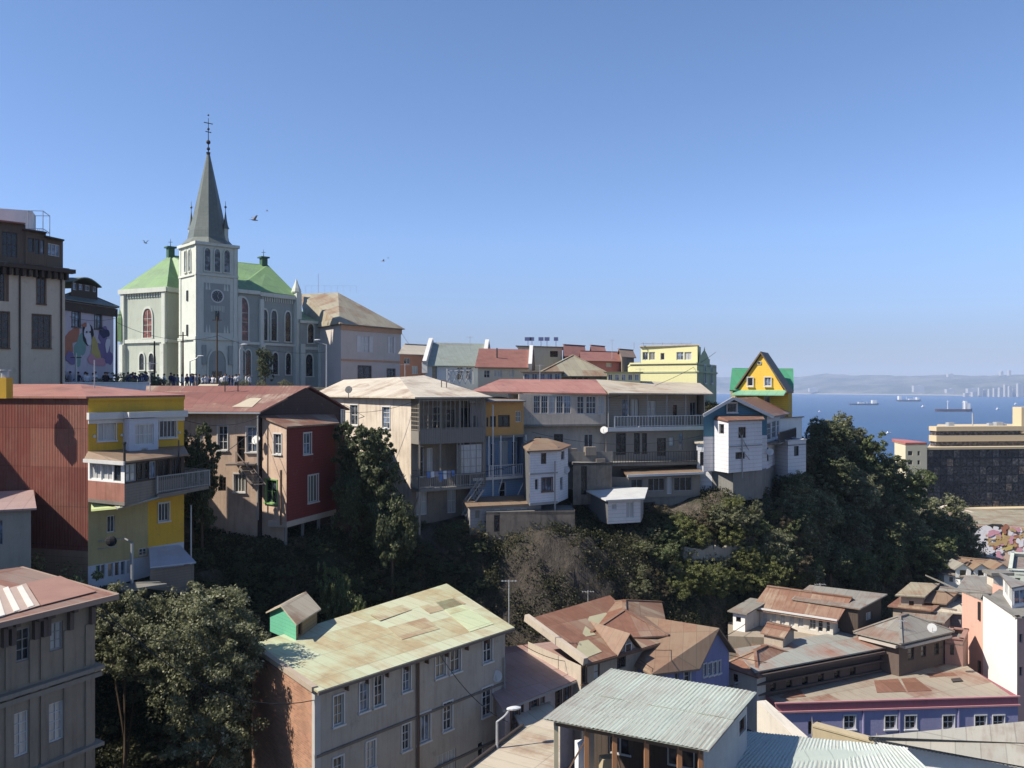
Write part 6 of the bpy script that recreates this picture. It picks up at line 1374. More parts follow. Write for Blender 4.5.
m = MB(); m.slab([zz(ia,45.9), zz(ib,45.9), zz(ic,45.9), zz(id_,45.9)], .15); b.part('floor', m, WOOD)
m = MB()
for px, z0_, z1_, wd in ((571,46.2,47.6,.3),(579,46.0,48.3,.25),(600,46.0,47.3,.6),(632,47.6,48.2,.7),(665,45.95,47.0,.5)):
    u, D = w.hit(px); q = w.pt(u, (z0_+z1_)/2, -.9); m = MB(); m.box(q, (wd, .4, z1_-z0_), .3); b.part('stored_board', m, [TN, WHITE, BLACK, SW, GY2][int(px)%5])
b.wall(w.pt(0,0,-2.6), w.pt(w.L,0,-2.6), 45.9, 48.4, WOOD, [('m',1.0,1.9,46.6,47.9,'w22g'),('m',3.2,4.2,46.6,47.9,'w21g')], part='inner_wall'); b.done()
# tan flat roof bottom, left of the shed
b = Bldg('tan_roof_house', 'flat tan roofed house at the bottom edge left of the open shed', 'house', P(510,768,36))
r = [PZ(440,790,42.5), PZ(560,830,42.5), PZ(560,716,42.5), PZ(523,727,42.5)]
b.roof([r], R_tan, .12, ud=V(.5,.8,0)); b.wall(r[0]+V(.2,.1,0), r[1], 35, 42.3, TN); b.wall(r[3]+V(.2,-.1,0), r[0]+V(.2,.1,0), 35, 42.3, TN)
b.done(); m = MB(); m.bar(r[0]+V(0,0,.1), r[3]+V(0,0,.1), .12, .15); b.part('kerb', m, TRIMD)
# orange cloth/rust strip roof beside
quadhouse('tan_shed', 'low tan shed roof tucked between the pink roofed house and the open shed', zP(523,727,41), zP(556,719,41), zP(548,705,41.2), 36, 41, TN, {}, 'shed', .2, R_tan, .2, cat='shed')

# ================================================================== modern buildings by the bay
CB2 = plaster('beige_panels', (.52,.42,.27), .15); BGl = glass('black_curtain_glass', (.012,.013,.018), .12); DB = glass('brown_strip_glass', (.045,.035,.03), .2)
b = Bldg('glass_office', 'large office block with black glass facade and beige banded top storeys by the bay', 'building', V(135,225,12))
g0, g1 = XY(927,216), XY(1120,222); zt, zb3 = ZY(449,218), ZY(509,218)
w = b.wall(g0, g1, zb3, zt, plaster('dark_mullion', (.022,.022,.025), .2), []); b.wall(g0+V(15.5,30,0), g0, 8, zt, CB2); b.done()
rd = random.Random(2); nc, nr = 30, 7
m = [MB() for _ in range(4)]
for i in range(nc):
    for j in range(nr):
        u0, u1 = w.L*i/nc+.15, w.L*(i+1)/nc-.15; za, zb4 = zb3+(zt-zb3)*j/nr+.15, zb3+(zt-zb3)*(j+1)/nr-.15
        m[rd.choice([0]*11+[1,1,2])].face([w.pt(u0,za,.05), w.pt(u1,za,.05), w.pt(u1,zb4,.05), w.pt(u0,zb4,.05)])
for k, mm_ in enumerate(m[:3]):
    o = b.part('glass_panel', mm_, [BGl, glass('black_glass_blind', (.035,.032,.034), .25), glass('brown_glass', (.05,.04,.035), .2)][k])
    if o: o['kind'] = 'stuff'
m = MB(); wbox(m, w, -.2, w.L, zt, zt+.6, -1, .5); m.slab([zz(g0,zt+.4), zz(g1,zt+.4), zz(g1,zt+.4)+V(15,22,0), zz(g0,zt+.4)+V(12,22,0)], .3); b.part('roof_band', m, CB2)
g2, g3 = XY(936,222), XY(1120,228); w3 = WF(g2, g3)
z = ZY(447,222)
for y0_, y1_, mt, out in ((447,441.5,DB,0),(441.5,435.5,CB2,.8),(435.5,431,DB,0),(431,426.5,CB2,.8)):
    m = MB(); wbox(m, w3, -out*.5, w3.L, ZY(y0_,222), ZY(y1_,222), -2.5, out); b.part('beige_band' if mt is CB2 else 'window_strip', m, mt)
for y0_, y1_, mt, out in ((530,522,CB2,1.5),(522,516,DB,0),(516,509,CB2,1.5),(540,530,DB,0)):
    w4 = WF(XY(957,214), XY(1120,219)); m = MB(); wbox(m, w4, 0, w4.L, ZY(y0_,214), ZY(y1_,214), -3, out*.3+.2); b.part('beige_band' if mt is CB2 else 'window_strip', m, mt)
m = MB(); m.slab([zz(g2,ZY(427,222)), zz(g3,ZY(427,222)), zz(g3,ZY(427,222))+V(10,16,0), zz(g2,ZY(427,222))+V(8.5,16,0)], .3); b.part('roof', m, CB2); m = MB(); m.box(P(1030,420,226), (7,4,7)); b.part('lift_tower', m, CB2)
for px, s_ in ((950,1.6),(990,1.2),(998,1.8),(1004,1.0)): m = MB(); m.box(P(px,425.3,228), (s_,s_,s_)); b.part('roof_unit', m, METAL)
m = MB(); m.tube(P(972.5,427,226), P(972.5,413,226), .18, n=5); b.part('mast', m, METAL)
b = Bldg('cream_tower', 'slim cream tower with small square windows beside the black glass office', 'building', V(106,215,10))
a0, a1, a2 = XY(894.5,222), XY(905.5,212), XY(927,213); zt = ZY(444,213); CT = plaster('bright_cream', (.62,.55,.38), .12)
b.wall(a0, a1, 8, zt, CT); ops = []
for j in range(7): ops += [(908,912.5,451+j*9.2,455.5+j*9.2,'g11k'),(917.5,920,451+j*9.2,455.5+j*9.2,'g11k')]
b.wall(a1, a2, 8, zt, CT, ops); b.done(); m = MB(); m.slab([zz(a0,zt+.4), zz(a1,zt+.4), zz(a2,zt+.4), zz(a2,zt+.4)+V(0,12,0), zz(a0,zt+.4)+V(2,6,0)], .7); b.part('roof', m, plain('red_roof_edge', (.4,.13,.1), .6))
# long mural wall and slopes behind the trees
b = Bldg('mural_block', 'low block with a long colourful painted wall behind the trees at the right', 'building', V(100,178,14))
a0, a1 = XY(935,176), XY(1110,168); zt = ZY(526,172); w = b.wall(a0, a1, 10, zt, plaster('peach_wall', (.5,.36,.27), .3)); b.wall(a0+V(0,14,0), a0, 10, zt, CR); b.roof([[zz(a0,zt+.1), zz(a1,zt+.1), zz(a1,zt+.1)+V(0,25,0), zz(a0,zt+.1)+V(0,25,0)]], R_olive); b.done()
m = MB(); MC = PC+[plain('paint_ochre', (.4,.27,.12), .8), plain('paint_brick', (.3,.12,.07), .8)]
u, D = w.hit(982); blob(m, w, u, ZY(542,D), 4.4, 4.0, .02, 7, 1); blob(m, w, u+.5, ZY(543,D), 2.3, 3.6, .05, 3, 2, wob=.06)
rd = random.Random(12)
for i in range(150): u, D = w.hit(rd.uniform(988,1060)); blob(m, w, u, ZY(rd.uniform(529,556),D), rd.uniform(.25,1.0), rd.uniform(.25,.9), .08+i*.002, rd.choice([3,3,6,8,3,9,3,5,8,6]), i, wob=.3)
b.part('wall_painting', m, MC)
b = Bldg('orange_house', 'orange and pink walled house glimpsed through the gap in the trees', 'house', V(76,150,20)); b.wall(XY(897,150), XY(905,150), 15, ZY(513,150), ORW); b.wall(XY(905,150), XY(916,152), 15, ZY(513,150), PK, [(908,912,518,526,'g11g')]); b.roof([[XY(896,149)+V(0,0,ZY(513,150)), XY(917,151)+V(0,0,ZY(513,150)), XY(917,160)+V(0,0,ZY(511,150)), XY(896,160)+V(0,0,ZY(511,150))]], R_pale); b.done()
b = Bldg('rounded_roof_hall', 'pale hall with a low rounded roof in front of the glass office', 'building', V(102,195,14)); a0, a1 = XY(958,190), XY(990,190)
b.wall(a0, a1, 10, ZY(520,190), CR)
m = MB(); w5 = WF(a0, a1)
for k in range(8):
    t0, t1 = k/8, (k+1)/8; f = lambda t: w5.pt(w5.L*t, ZY(520,190)+1.8*math.sin(math.pi*t), .2)
    m.slab([f(t0), f(t1), f(t1)+V(0,12,0), f(t0)+V(0,12,0)], .2)
b.part('curved_roof', m, R_pale); b.done()

# ================================================================== ships, boats, far towers
def hull(mb, L, Bm, H, m=0):
    st = [(-.5,.75,1.05),(-.42,1,1.0),(.3,1,1.0),(.42,.6,1.1),(.5,.05,1.25)]; R_ = []
    for f, bw, h_ in st: R_.append([V(f*L*.97,-Bm/2*bw*.8,-1), V(f*L,-Bm/2*bw,H*h_), V(f*L,Bm/2*bw,H*h_), V(f*L*.97,Bm/2*bw*.8,-1)])
    mb.rings(R_, m)
def ship(lab, px, py, length, H, rz, hc, boxes, poles):
    D = CZ*FP/(py-HY); q = V((px-512)/FP*D, D, 0); t = thing('cargo_ship', lab, 'ship', q, 'ships anchored in the bay', rz)
    m = MB(); hull(m, length, length*.16, H); m.build('hull', hc, t, local=True)
    for x, w_, h_, z in boxes: m = MB(); m.box(V(x*length, 0, z+h_/2), (w_, length*.12, h_)); m.build('superstructure', plain('ship_white', (.6,.6,.6), .5), t, local=True)
    for x, h_ in poles:
        m = MB(); m.tube(V(x*length,0,H), V(x*length,0,H+h_), .9, .6, 6); m.bar(V(x*length-4,0,H+h_*.85), V(x*length+4,0,H+h_*.85), .8); m.build('crane_mast', plain('ship_white', (.6,.6,.6), .5), t, local=True)
SH = plain('hull_blue_grey', (.06,.08,.11), .5); SR = plain('hull_dark_red', (.09,.05,.06), .5)
ship('low dark tanker with a white bridge at its right end, leftmost ship in the bay', 864, 405, 100, 5, 0.02, SH, [(.33,14,11,5),(-.1,20,3,5)], [(-.2,6),(.1,6)])
ship('grey cargo ship with a tall bridge at its left end, nearest to the far shore', 909, 401.5, 105, 7, 0.05, SH, [(-.38,12,16,7),(.1,25,4,7),(.34,10,10,7)], [(-.1,14),(.2,12)])
ship('dark red hulled cargo ship with white masts, nearest of the three ships', 954, 411.5, 88, 6, -0.06, SR, [(.36,10,14,6),(.3,6,20,6)], [(-.17,21),(.25,18)])
WB2 = plain('boat_white', (.7,.7,.7), .5)
for px, py, s_, lab in ((888.5,433.5,7,'small white boat alone in the water above the dark trees'),(923.5,407,14,'small white boat below the grey cargo ship'),(998,409.5,12,'tiny white boat right of the dark red ship'),(1016,404.5,14,'tiny white boat near the right edge of the bay'),(820,412,8,'tiny white boat right of the yellow gabled house')):
    D = CZ*FP/(py-HY); t = thing('small_boat', lab, 'boat', V((px-512)/FP*D, D, 0), 'small boats in the bay', .3)
    m = MB(); hull(m, s_, s_*.33, s_*.16); m.build('hull', WB2, t, local=True); m = MB(); m.box(V(-.05*s_,0,s_*.27), (s_*.4,s_*.22,s_*.24)); m.build('cabin', WB2, t, local=True)
rd = random.Random(6); FT = plain('far_tower_white', (.32,.31,.3), .7); FTG = plain('far_tower_glass', (.2,.22,.25), .4)
D0 = 5000
_ord = 'first second third fourth fifth sixth seventh eighth ninth tenth eleventh twelfth thirteenth fourteenth'.split(); _tp = sorted((980,985,990,995,1000.5,1006,1010,1014,1019,1023,1029,1035,974,966))
for i, (px, yt, w_) in enumerate(((980,387.5,20),(985,389,18),(990,389,20),(995,388,20),(1000.5,387.5,22),(1006,384.5,24),(1010,386,20),(1014,388,26),(1019,383.5,24),(1023,385,24),(1029,384,24),(1035,386,26),(974,392,30),(966,393,26))):
    D = D0+rd.uniform(0,250); zt = ZY(yt,D); t = thing('apartment_tower', '%s pale apartment tower from the left in the row on the far shore' % _ord[_tp.index(px)], 'tower', V((px-512)/FP*D, D, 0), 'apartment towers on the far shore')
    m = MB(); m.box(V(0,0,zt/2), (w_,w_*.8,zt)); m.build('tower', FT, t, local=True)
    m = MB()
    for k in range(int(zt/7)): m.box(V(0,-w_*.4-.3,5+k*7), (w_*.8,.5,2.6))
    m.build('window_band', FTG, t, local=True)
for px, yt, yb, D, w_, lab in ((918,385.5,391,6050,75,'large white tank building on the far coast above the ships'),(950,389,392,5800,60,'long white building on the far shore'),(972,388.5,392,5600,70,'long pale roofed sheds on the far shore'),(813,388,391,7000,70,'pale quarry edge building far left on the coast'),(1001,371.5,374.5,6500,20,'white tower block on top of the far hill'),(1009,370.5,374.5,6500,16,'second white tower block on top of the far hill, right of another'),(950,374,376,6900,45,'low white block on the far hilltop')):
    t = thing('far_building', lab, 'building', V((px-512)/FP*D, D, 0)); m = MB(); m.box(V(0,0,(ZY(yb,D)+ZY(yt,D))/2-4), (w_,30,ZY(yt,D)-ZY(yb,D)+8)); m.box(V(w_*.2,0,ZY(yt,D)+2), (w_*.3,20,5)); m.build('block', FT, t, local=True)
# ================================================================== plants
def leafmat(name, c1, c2, c3):
    m, nt, b = newmat(name); g = N(nt, 'ShaderNodeNewGeometry'); r = g.outputs['Random Per Island']
    c = mixc(nt, r, c1, c2); c = mixc(nt, mth(nt, 'GREATER_THAN', mth(nt, 'FRACT', mth(nt, 'MULTIPLY', r, 7.3)), .86), c, c3)
    tc = N(nt, 'ShaderNodeTexCoord'); n = noise(nt, tc.outputs['Object'], .55, 3, .6)
    c = mixc(nt, mth(nt, 'MULTIPLY', ramp(nt, n, .4, .65), .5), c, sc(c1, .6))
    nt.links.new(c, b.inputs['Base Color']); b.inputs['Roughness'].default_value = .55; b.inputs['Specular IOR Level'].default_value = .3
    tl = N(nt, 'ShaderNodeBsdfTranslucent'); nt.links.new(c, tl.inputs[0]); mx = N(nt, 'ShaderNodeMixShader'); mx.inputs[0].default_value = .38
    nt.links.new(b.outputs[0], mx.inputs[1]); nt.links.new(tl.outputs[0], mx.inputs[2]); nt.links.new(mx.outputs[0], nt.nodes['Material Output'].inputs[0])
    return m
L_OLIVE = leafmat('leaves_olive', (.12,.13,.065), (.24,.245,.13), (.4,.39,.26))
L_DARK = leafmat('leaves_dark', (.065,.08,.04), (.13,.15,.07), (.22,.235,.125))
L_MID = leafmat('leaves_mid', (.085,.11,.042), (.17,.2,.08), (.27,.28,.15))
L_YEL = leafmat('leaves_yellowish', (.11,.13,.035), (.2,.21,.07), (.28,.27,.12))
L_BR = leafmat('leaves_brownish', (.1,.08,.045), (.17,.14,.08), (.23,.2,.12))
def leafmesh(name, C, Nn, size, mat, seed, asp=.55, rand=1.0):
    """C: leaf centres (n,3), Nn: preferred normals; each leaf a folded pair of triangles"""
    rg = np.random.default_rng(seed); n = len(C); Nn = Nn+rg.normal(size=(n,3))*rand; Nn /= np.linalg.norm(Nn, axis=1, keepdims=True)+1e-9
    t = rg.normal(size=(n,3)); t -= Nn*(t*Nn).sum(1, keepdims=True); t /= np.linalg.norm(t, axis=1, keepdims=True)+1e-9; bt = np.cross(Nn, t)
    s = (size*rg.uniform(.55,1.3,size=(n,1)))
    v = np.stack([C-t*s*.5, C+bt*s*asp*.5-Nn*s*.08, C+t*s*.5, C-bt*s*asp*.5-Nn*s*.08], 1).reshape(-1,3)
    me = bpy.data.meshes.new(name); me.vertices.add(len(v)); me.vertices.foreach_set('co', v.ravel().astype(np.float32))
    me.loops.add(4*n); me.loops.foreach_set('vertex_index', np.arange(4*n, dtype=np.int32)); me.polygons.add(n)
    me.polygons.foreach_set('loop_start', np.arange(0, 4*n, 4, dtype=np.int32)); me.update(calc_edges=True); me.validate(); me.materials.append(mat)
    return me
def crown_pts(lobes, n, seed, clump=.0, shell=.55, ncl=0):
    """points in clumps spread through a set of ellipsoid lobes (cx,cy,cz,rx,ry,rz)"""
    rg = np.random.default_rng(seed); L_ = np.array(lobes, float); vol = (L_[:,3]*L_[:,4]*L_[:,5])**.67; pr = vol/vol.sum(); ncl = ncl or max(20, n//70)
    k = rg.choice(len(L_), ncl, p=pr); d = rg.normal(size=(ncl,3)); d /= np.linalg.norm(d, axis=1, keepdims=True); r = rg.uniform(shell, 1.06, size=(ncl,1))
    cc = L_[k,:3]+d*r*L_[k,3:]; cr = L_[k,3:].mean(1)*rg.uniform(.14,.3,ncl)
    q = rg.choice(ncl, n); dd = rg.normal(size=(n,3)); dd /= np.linalg.norm(dd, axis=1, keepdims=True); rr = rg.uniform(0,1,(n,1))**.45
    C = cc[q]+dd*rr*cr[q][:,None]*np.array([1,1,.75]); Nn = d[q]*.8+dd*.5+np.array([0,0,.4])
    return C, Nn
def make_tree(name, label, cat, H, lobes, n, size, mat, seed, trunk_r=.2, group=None, loc=(0,0,0), trunk_top=.7, lean=(0,0), ncl=0):
    t = thing(name, label, cat, loc, group); C, Nn = crown_pts(lobes, n, seed, ncl=ncl)
    o = bpy.data.objects.new('crown', leafmesh('crown', C, Nn, size, mat, seed)); COL.objects.link(o); o.parent = t
    m = MB(); rd = random.Random(seed); top = V(lean[0],lean[1],H*trunk_top); m.tube(V(0,0,-1.2), top*.5+V(0,0,-.3), trunk_r, trunk_r*.75, 8); m.tube(top*.5+V(0,0,-.35), top, trunk_r*.75, trunk_r*.3, 8)
    for l in (lobes if H > 2 else []): s = top*rd.uniform(.45,.85); m.tube(s, V(l[0],l[1],l[2]), trunk_r*.3, trunk_r*.08, 6)
    m.build('trunk', M_bark, t, local=True)
    pass
    return t
def foot(px, py, D0=45, D1=112):
    Ds = np.arange(D0, D1, .4); zt = hgt((px-512)/FP*Ds, Ds); ok = np.nonzero(zt >= CZ-(py-HY)/FP*Ds)[0]
    return float(Ds[ok[0]]) if len(ok) else None
def gz_(px, D): x = (px-512)/FP*D; return hz(x, D)
def at(px, D, dz=0): x = (px-512)/FP*D; return V(x, D, hz(x, D)+dz)
# the big tree in front
def PL(px, py, D, rx, ry, rz, o): q = P(px,py,D); return (q.x-o.x, q.y-o.y, q.z-o.z, rx, ry, rz)
o_ = V((200-512)/FP*42.6, 42.6, 37)
lob = [PL(190,640,42.6,2.6,2.4,2.6,o_),PL(215,615,43.1,1.8,1.8,1.7,o_),PL(178,615,43.6,1.4,1.4,1.2,o_),PL(235,650,42.6,1.7,1.8,2.0,o_),PL(160,660,42.6,1.7,1.6,1.6,o_),PL(200,690,41.6,2.4,2,1.8,o_),PL(205,592,43.6,.8,.8,.8,o_),PL(236,622,43.1,.9,1.0,.9,o_),PL(225,740,41.1,1.9,1.6,1.5,o_),PL(190,745,40.6,1.4,1.3,1.1,o_),PL(238,705,42.1,.9,1.1,1.2,o_)]
make_tree('leafy_tree', 'big olive green broadleaf tree in front of the brick end wall', 'tree', 9, lob, 42000, .17, L_OLIVE, 1, .3, loc=o_, ncl=520)
o2 = V((125-512)/FP*42.5, 42.5, 38.5)
lob = [PL(122,612,42.5,1.5,1.3,1.3,o2),PL(108,635,42,.9,1.2,1.4,o2),PL(145,612,42.8,1.2,1.2,1.1,o2),PL(125,650,42,1.6,1.4,1.4,o2),PL(103,610,42,.6,.7,.8,o2)]
make_tree('leafy_tree', 'smaller olive green tree left of the big one, beside the grey corner house', 'tree', 6.5, lob, 15000, .16, L_OLIVE, 2, .16, loc=o2, ncl=190)
# kinds for the slope
def kind(seed, mat, n=6500, size=.3, tall=1.0, spread=1.0, nl=9, low=False):
    rd = random.Random(seed)
    if low:     # a bush: leaves right down to the ground
        l = [(0,0,1.0,1.5,1.5,1.1)]
        for i in range(nl): a = rd.uniform(0,6.3); r = rd.uniform(.5,1.6); l.append((r*math.cos(a), r*math.sin(a), rd.uniform(.3,1.7), rd.uniform(.5,.9), rd.uniform(.5,.9), rd.uniform(.5,.85)))
        return l, mat, n, size
    l = [(0,0,3.4*tall,1.7*spread,1.7*spread,1.9)]
    for i in range(nl): a = rd.uniform(0,6.3); r = rd.uniform(.7,1.6)*spread; l.append((r*math.cos(a), r*math.sin(a), rd.uniform(1.8,4.9)*tall, rd.uniform(.6,1.15)*spread, rd.uniform(.6,1.15)*spread, rd.uniform(.5,1.0)))
    return l, mat, n, size
def proto(name, label, cat, seed, mat, **k):
    k = dict(k); k.pop('H', 0); l, mat, n, size = kind(seed, mat, **k); return make_tree(name, label, cat, 1.3 if k.get('low') else 5*k.get('tall',1), l, n, size, mat, seed, .17)
protos = {}
def plant(key, px, ytop, D, label, group, rz=None, wide=1.0, hpx=None, dz=-.3, name='hillside_tree', cat='tree', foot_row=None):
    """puts a tree whose top reaches the given row; its foot on the ground"""
    if foot_row:
        D = foot(px, foot_row, 52) or D
    base = at(px, D, dz); top = ZY(ytop, D); low = KINDS[key][2].get('low'); s = max(.2, (top-base.z)/(2.4 if low else 5.6))
    if key not in protos:
        mat, seed, kw = KINDS[key]; t = proto(name, label, cat, seed, mat, **kw); protos[key] = t; t.location = base; t.rotation_euler = (0,0,rz or 0); t.scale = (s*wide,s*wide,s); tag(t, label, cat, group); return t
    t = dup(protos[key], base, rz if rz is not None else random.uniform(0,6), (s*wide,s*wide,s), label, group); t.name = name; t['category'] = cat; return t
KINDS = {'dark': (L_DARK, 11, dict(n=17000,size=.18)), 'dark2': (L_DARK, 12, dict(n=17000,size=.18,tall=1.05)), 'mid': (L_MID, 13, dict(n=17000,size=.17)), 'mid2': (L_OLIVE, 14, dict(n=17000,size=.17)), 'yel': (L_YEL, 15, dict(n=9000,size=.12,low=True)),
 'br': (L_BR, 16, dict(n=9000,size=.15)), 'con': (L_DARK, 17, dict(n=14000,size=.18,tall=1.15,spread=.75)), 'bush': (L_MID, 18, dict(n=9000,size=.13,low=True)), 'busho': (L_OLIVE, 22, dict(n=9000,size=.13,low=True)), 'bushd': (L_DARK, 19, dict(n=9000,size=.13,low=True)), 'bushb': (L_BR, 20, dict(n=6000,size=.12,low=True))}
random.seed(21)
for key, px, yt, D, wide, lab in (
 ('dark',793,452,77,.5,'dark tree hiding the lower part of the white flat roofed outbuilding'),('mid',805,446,77.5,.5,'green tree in front of the low whitewashed hut'),
 ('con',360,434,64.2,.8,'dark dense tree directly left of the lattice balconies, left of its pair'),('con',378,438,63.2,.85,'dark dense tree against the weathered cream wall, right of its pair'),('dark',350,465,62.5,.6,'broad dark tree between the red bay and the balcony house'),('dark2',392,482,61.5,.6,'low dark tree under the lower lattice balcony'),
 ('con',192,436,57.2,.55,'dark pointed tree between the yellow house and the brown house'),('con',202,452,56.5,.6,'second dark pointed tree in front of the brown plastered wall'),
 ('dark',265,346,104,.62,'dark rounded tree in front of the church wall'),('mid',334,562,55.5,.35,'small green tree on the dark slope above the green dormer'),('mid',344,583,54.5,.4,'tiny green tree just above the pale green roof'),
 ('mid',714,443,71.0,.5,'slim green tree beside the white bay of the gabled house'),('mid',706,462,70.6,.5,'short green tree left of the slim one beside the gabled house'),
 ('mid2',838,411,96,1.0,'tall olive tree on the skyline right of the yellow gabled house'),('mid2',818,416,93,.9,'olive tree next to the white flat roofed outbuilding'),('mid',862,432,96,1.0,'bushy tree on the ridge in front of the blue sea'),('mid2',852,421,97,.9,'olive tree crown second from the skyline top'),('dark',880,452,97,1.0,'dark round tree on the ridge left of the cream tower'),('mid',898,470,98,1.0,'tree partly hiding the foot of the cream tower'),('mid',905,462,99,.8,'upright tree close to the left face of the cream tower'),
 ('dark2',812,440,88,1.0,'dark tree behind the low whitewashed hut'),('dark',835,455,90,1.1,'dark tree in the middle of the wooded slope'),('mid2',858,470,91,1.1,'olive tree in the middle of the wooded slope'),('dark2',885,488,92,1.0,'dark tree right of the middle of the wooded slope'),
 ('mid2',945,492,103,1.15,'big rounded tree in front of the glass office'),('mid',928,508,101,1.0,'tree left of the big rounded one below the glass office'),('mid2',962,515,103,.9,'tree at the right end of the wooded slope beside the painted wall'),('dark',915,528,97,1.0,'dark tree below the orange walled house'),('dark2',950,540,99,.9,'dark tree above the grey roofs at the end of the slope'),
 ('dark',795,470,79,.9,'dark tree below the low whitewashed hut'),('mid2',820,490,82,1.0,'olive tree on the slope below the outbuilding'),('dark2',850,505,85,1.0,'dark tree above the workshop roofs'),('br',800,520,79,.8,'brownish dry tree in the middle of the slope'),('dark',880,525,88,1.0,'dark tree at the foot of the slope near the grey roofs'),('br',905,560,90,.8,'dry brown tree at the foot of the slope'),('dark2',830,540,81,1.0,'dark tree behind the workshop roof'),
 ('dark',865,555,85,1.0,'low dark tree right behind the grey workshop roof'),('mid2',770,530,77,.8,'olive shrub tree above the hedge'),('mid',740,505,74,.6,'green shrub tree below the gabled house'),('mid2',757,497,75.5,.6,'olive shrub tree under the veranda of the gabled house'),('br',781,505,76.5,.8,'dry shrub tree right of the veranda foot')):
    fr = None
    if px > 700 and yt > 440 and px < 900: fr = min(590, yt+50*wide)
    plant(key, px, yt, D, lab, 'trees on the wooded hillside' if px > 700 else 'trees among the cliff houses', wide=wide*(1.2 if fr else 1), foot_row=fr)
rd = random.Random(91)
for k in range(110):
    px = rd.uniform(775,972); lim = np.interp(px, [775,790,800,815,850,880,905,940,980], [500,480,425,414,425,452,468,500,540])
    fr = rd.uniform(lim+45, 600 if px < 880 else 590); hp = rd.uniform(26,52); D = foot(px, fr, 60)
    if not D: continue
    key = rd.choice(['dark','mid2','mid2','mid','mid2','mid','br','yel','busho'])
    if key in ('yel','busho'): hp = rd.uniform(12,22)
    lab = {'dark':'dark dense tree','mid2':'olive leaved tree','mid':'mid green tree','br':'dry brownish tree','yel':'yellowish bush','busho':'olive bush'}[key]+(' high on' if fr < 500 else ' halfway down' if fr < 550 else ' at the foot of')+(' the left half of the wooded slope' if px < 870 else ' the right half of the wooded slope')
    plant(key, px, fr-hp, D, lab, lab, wide=rd.uniform(.95,1.3), name='hillside_bush' if hp < 23 else 'hillside_tree', cat='bush' if hp < 23 else 'tree')
# hedge on the terrace above the workshop
for k in range(20):
    px = 680+k*5.2; py = 597-(k%3)*4-(5 if k > 14 else 0)-(k%2)*9; D = foot(px, py, 55) or 70; z_ = hz((px-512)/FP*D, D); yt = HY+(CZ-z_-random.uniform(1.5,2.2))/D*FP
    plant('yel', px, yt, D, 'clump of the yellow green hedge above the workshop roofs', 'clumps of the yellow green hedge', wide=1.0, name='hedge_clump', cat='hedge')
shr = []
rd = random.Random(33)
for k in range(150):
    px = rd.uniform(640,965); py = rd.uniform(512,598) if px < 780 else rd.uniform(480,590); D = foot(px, py, 56)
    if D: shr.append((px, D))
for k in range(0):
    px = rd.uniform(590,960); D = rd.uniform(67,75) if px < 780 else rd.uniform(77,100)
    if px < 700: D = rd.uniform(61,68.5)
    shr.append((px, D))
for k in range(120):
    px = rd.uniform(190,480); py = rd.uniform(515,610); D = foot(px, py, 46)
    if D: shr.append((px, D))
for k in range(22): px = rd.uniform(95,190); shr.append((px, rd.uniform(38,45)))
for px, D in shr:
    base = at(px, D); h_ = rd.uniform(.45,1.05) if px < 780 else rd.uniform(.9,2.4)
    y = HY+(CZ-base.z)/D*FP
    key = rd.choice(['bush','bushd','busho','yel','bushb','bushb','busho']) if px > 640 else rd.choice(['bushd','bushd','bushd','bushb','bushd'])
    lab = {'bush':'mid green bush','bushd':'dark green bush','busho':'olive bush','yel':'yellow green bush','bushb':'brownish bush','mid':'fresh green bush','dark':'dark leafy bush'}[key]+(' on the open slope under the right hand houses' if px > 590 else ' in the shaded gully under the left hand houses')
    plant(key, px, HY+(CZ-base.z-h_)/D*FP, D, lab, lab, wide=rd.uniform(.9,1.5), name='bush', cat='bush', dz=-.25)
for px, yt, D in ((672,523,66.5),(684,518,67),(660,537,65),(694,530,67.5),(723,512,71),(738,520,71.5),(752,515,73),(730,540,70),(765,545,73.5),(748,550,71.5)):
    D = foot(px, yt+20, 56) or D; yt = HY+(CZ-hz((px-512)/FP*D, D)-1.7)/D*FP
    plant(rd.choice(['yel','bush','busho']), px, yt, D, 'light green shrub on the sunlit slope below the gabled house', 'light green shrubs below the gabled house', wide=1.1, name='shrub', cat='shrub')
for px, yt, D in ((119,372,78.5),(100,377,77),(152,374,81),(160,378,79.5),(245,379,84),(262,380,84),(285,379,85),(225,380,84)):
    plant(rd.choice(['bush','bushd','busho']), px, yt, D, 'small shrub planted along the church terrace', 'shrubs along the church terrace', wide=1.1, name='terrace_shrub', cat='shrub', dz=.4)
plant('bush', 40, 553, 45.5, 'small green bush growing against the red sheet wall', None, wide=.9, name='wall_bush', cat='bush')
# undergrowth on the slopes: nobody could count it
rg = np.random.default_rng(5); n = 420000
px = rg.uniform(80, 985, n); D = np.where(px < 190, rg.uniform(37,49,n), np.where(px < 480, rg.uniform(49,64,n), np.where(px < 700, rg.uniform(58,72,n), rg.uniform(66,108,n))))
x = (px-512)/FP*D
ix = np.clip(np.searchsorted(gx, x)-1, 0, len(gx)-2); iy = np.clip(np.searchsorted(gy, D)-1, 0, len(gy)-2)
fx = (x-gx[ix])/(gx[ix+1]-gx[ix]); fy = (D-gy[iy])/(gy[iy+1]-gy[iy])
z = GZ[iy,ix]*(1-fx)*(1-fy)+GZ[iy,ix+1]*fx*(1-fy)+GZ[iy+1,ix]*(1-fx)*fy+GZ[iy+1,ix+1]*fx*fy
dens = nz(x, D+z, .55, 3)+rg.normal(size=n)*.25; keep = (dens > -.45)
rock = (px > 500) & (px < 610) & (D > 58) & (D < 66); keep &= ~(rock & (dens < .2)); road = (D < 52) & (px > 250); keep &= ~road
C = np.stack([x, D, z+rg.uniform(0,.45,n)*(1+np.clip(dens,0,1))], -1)[keep]
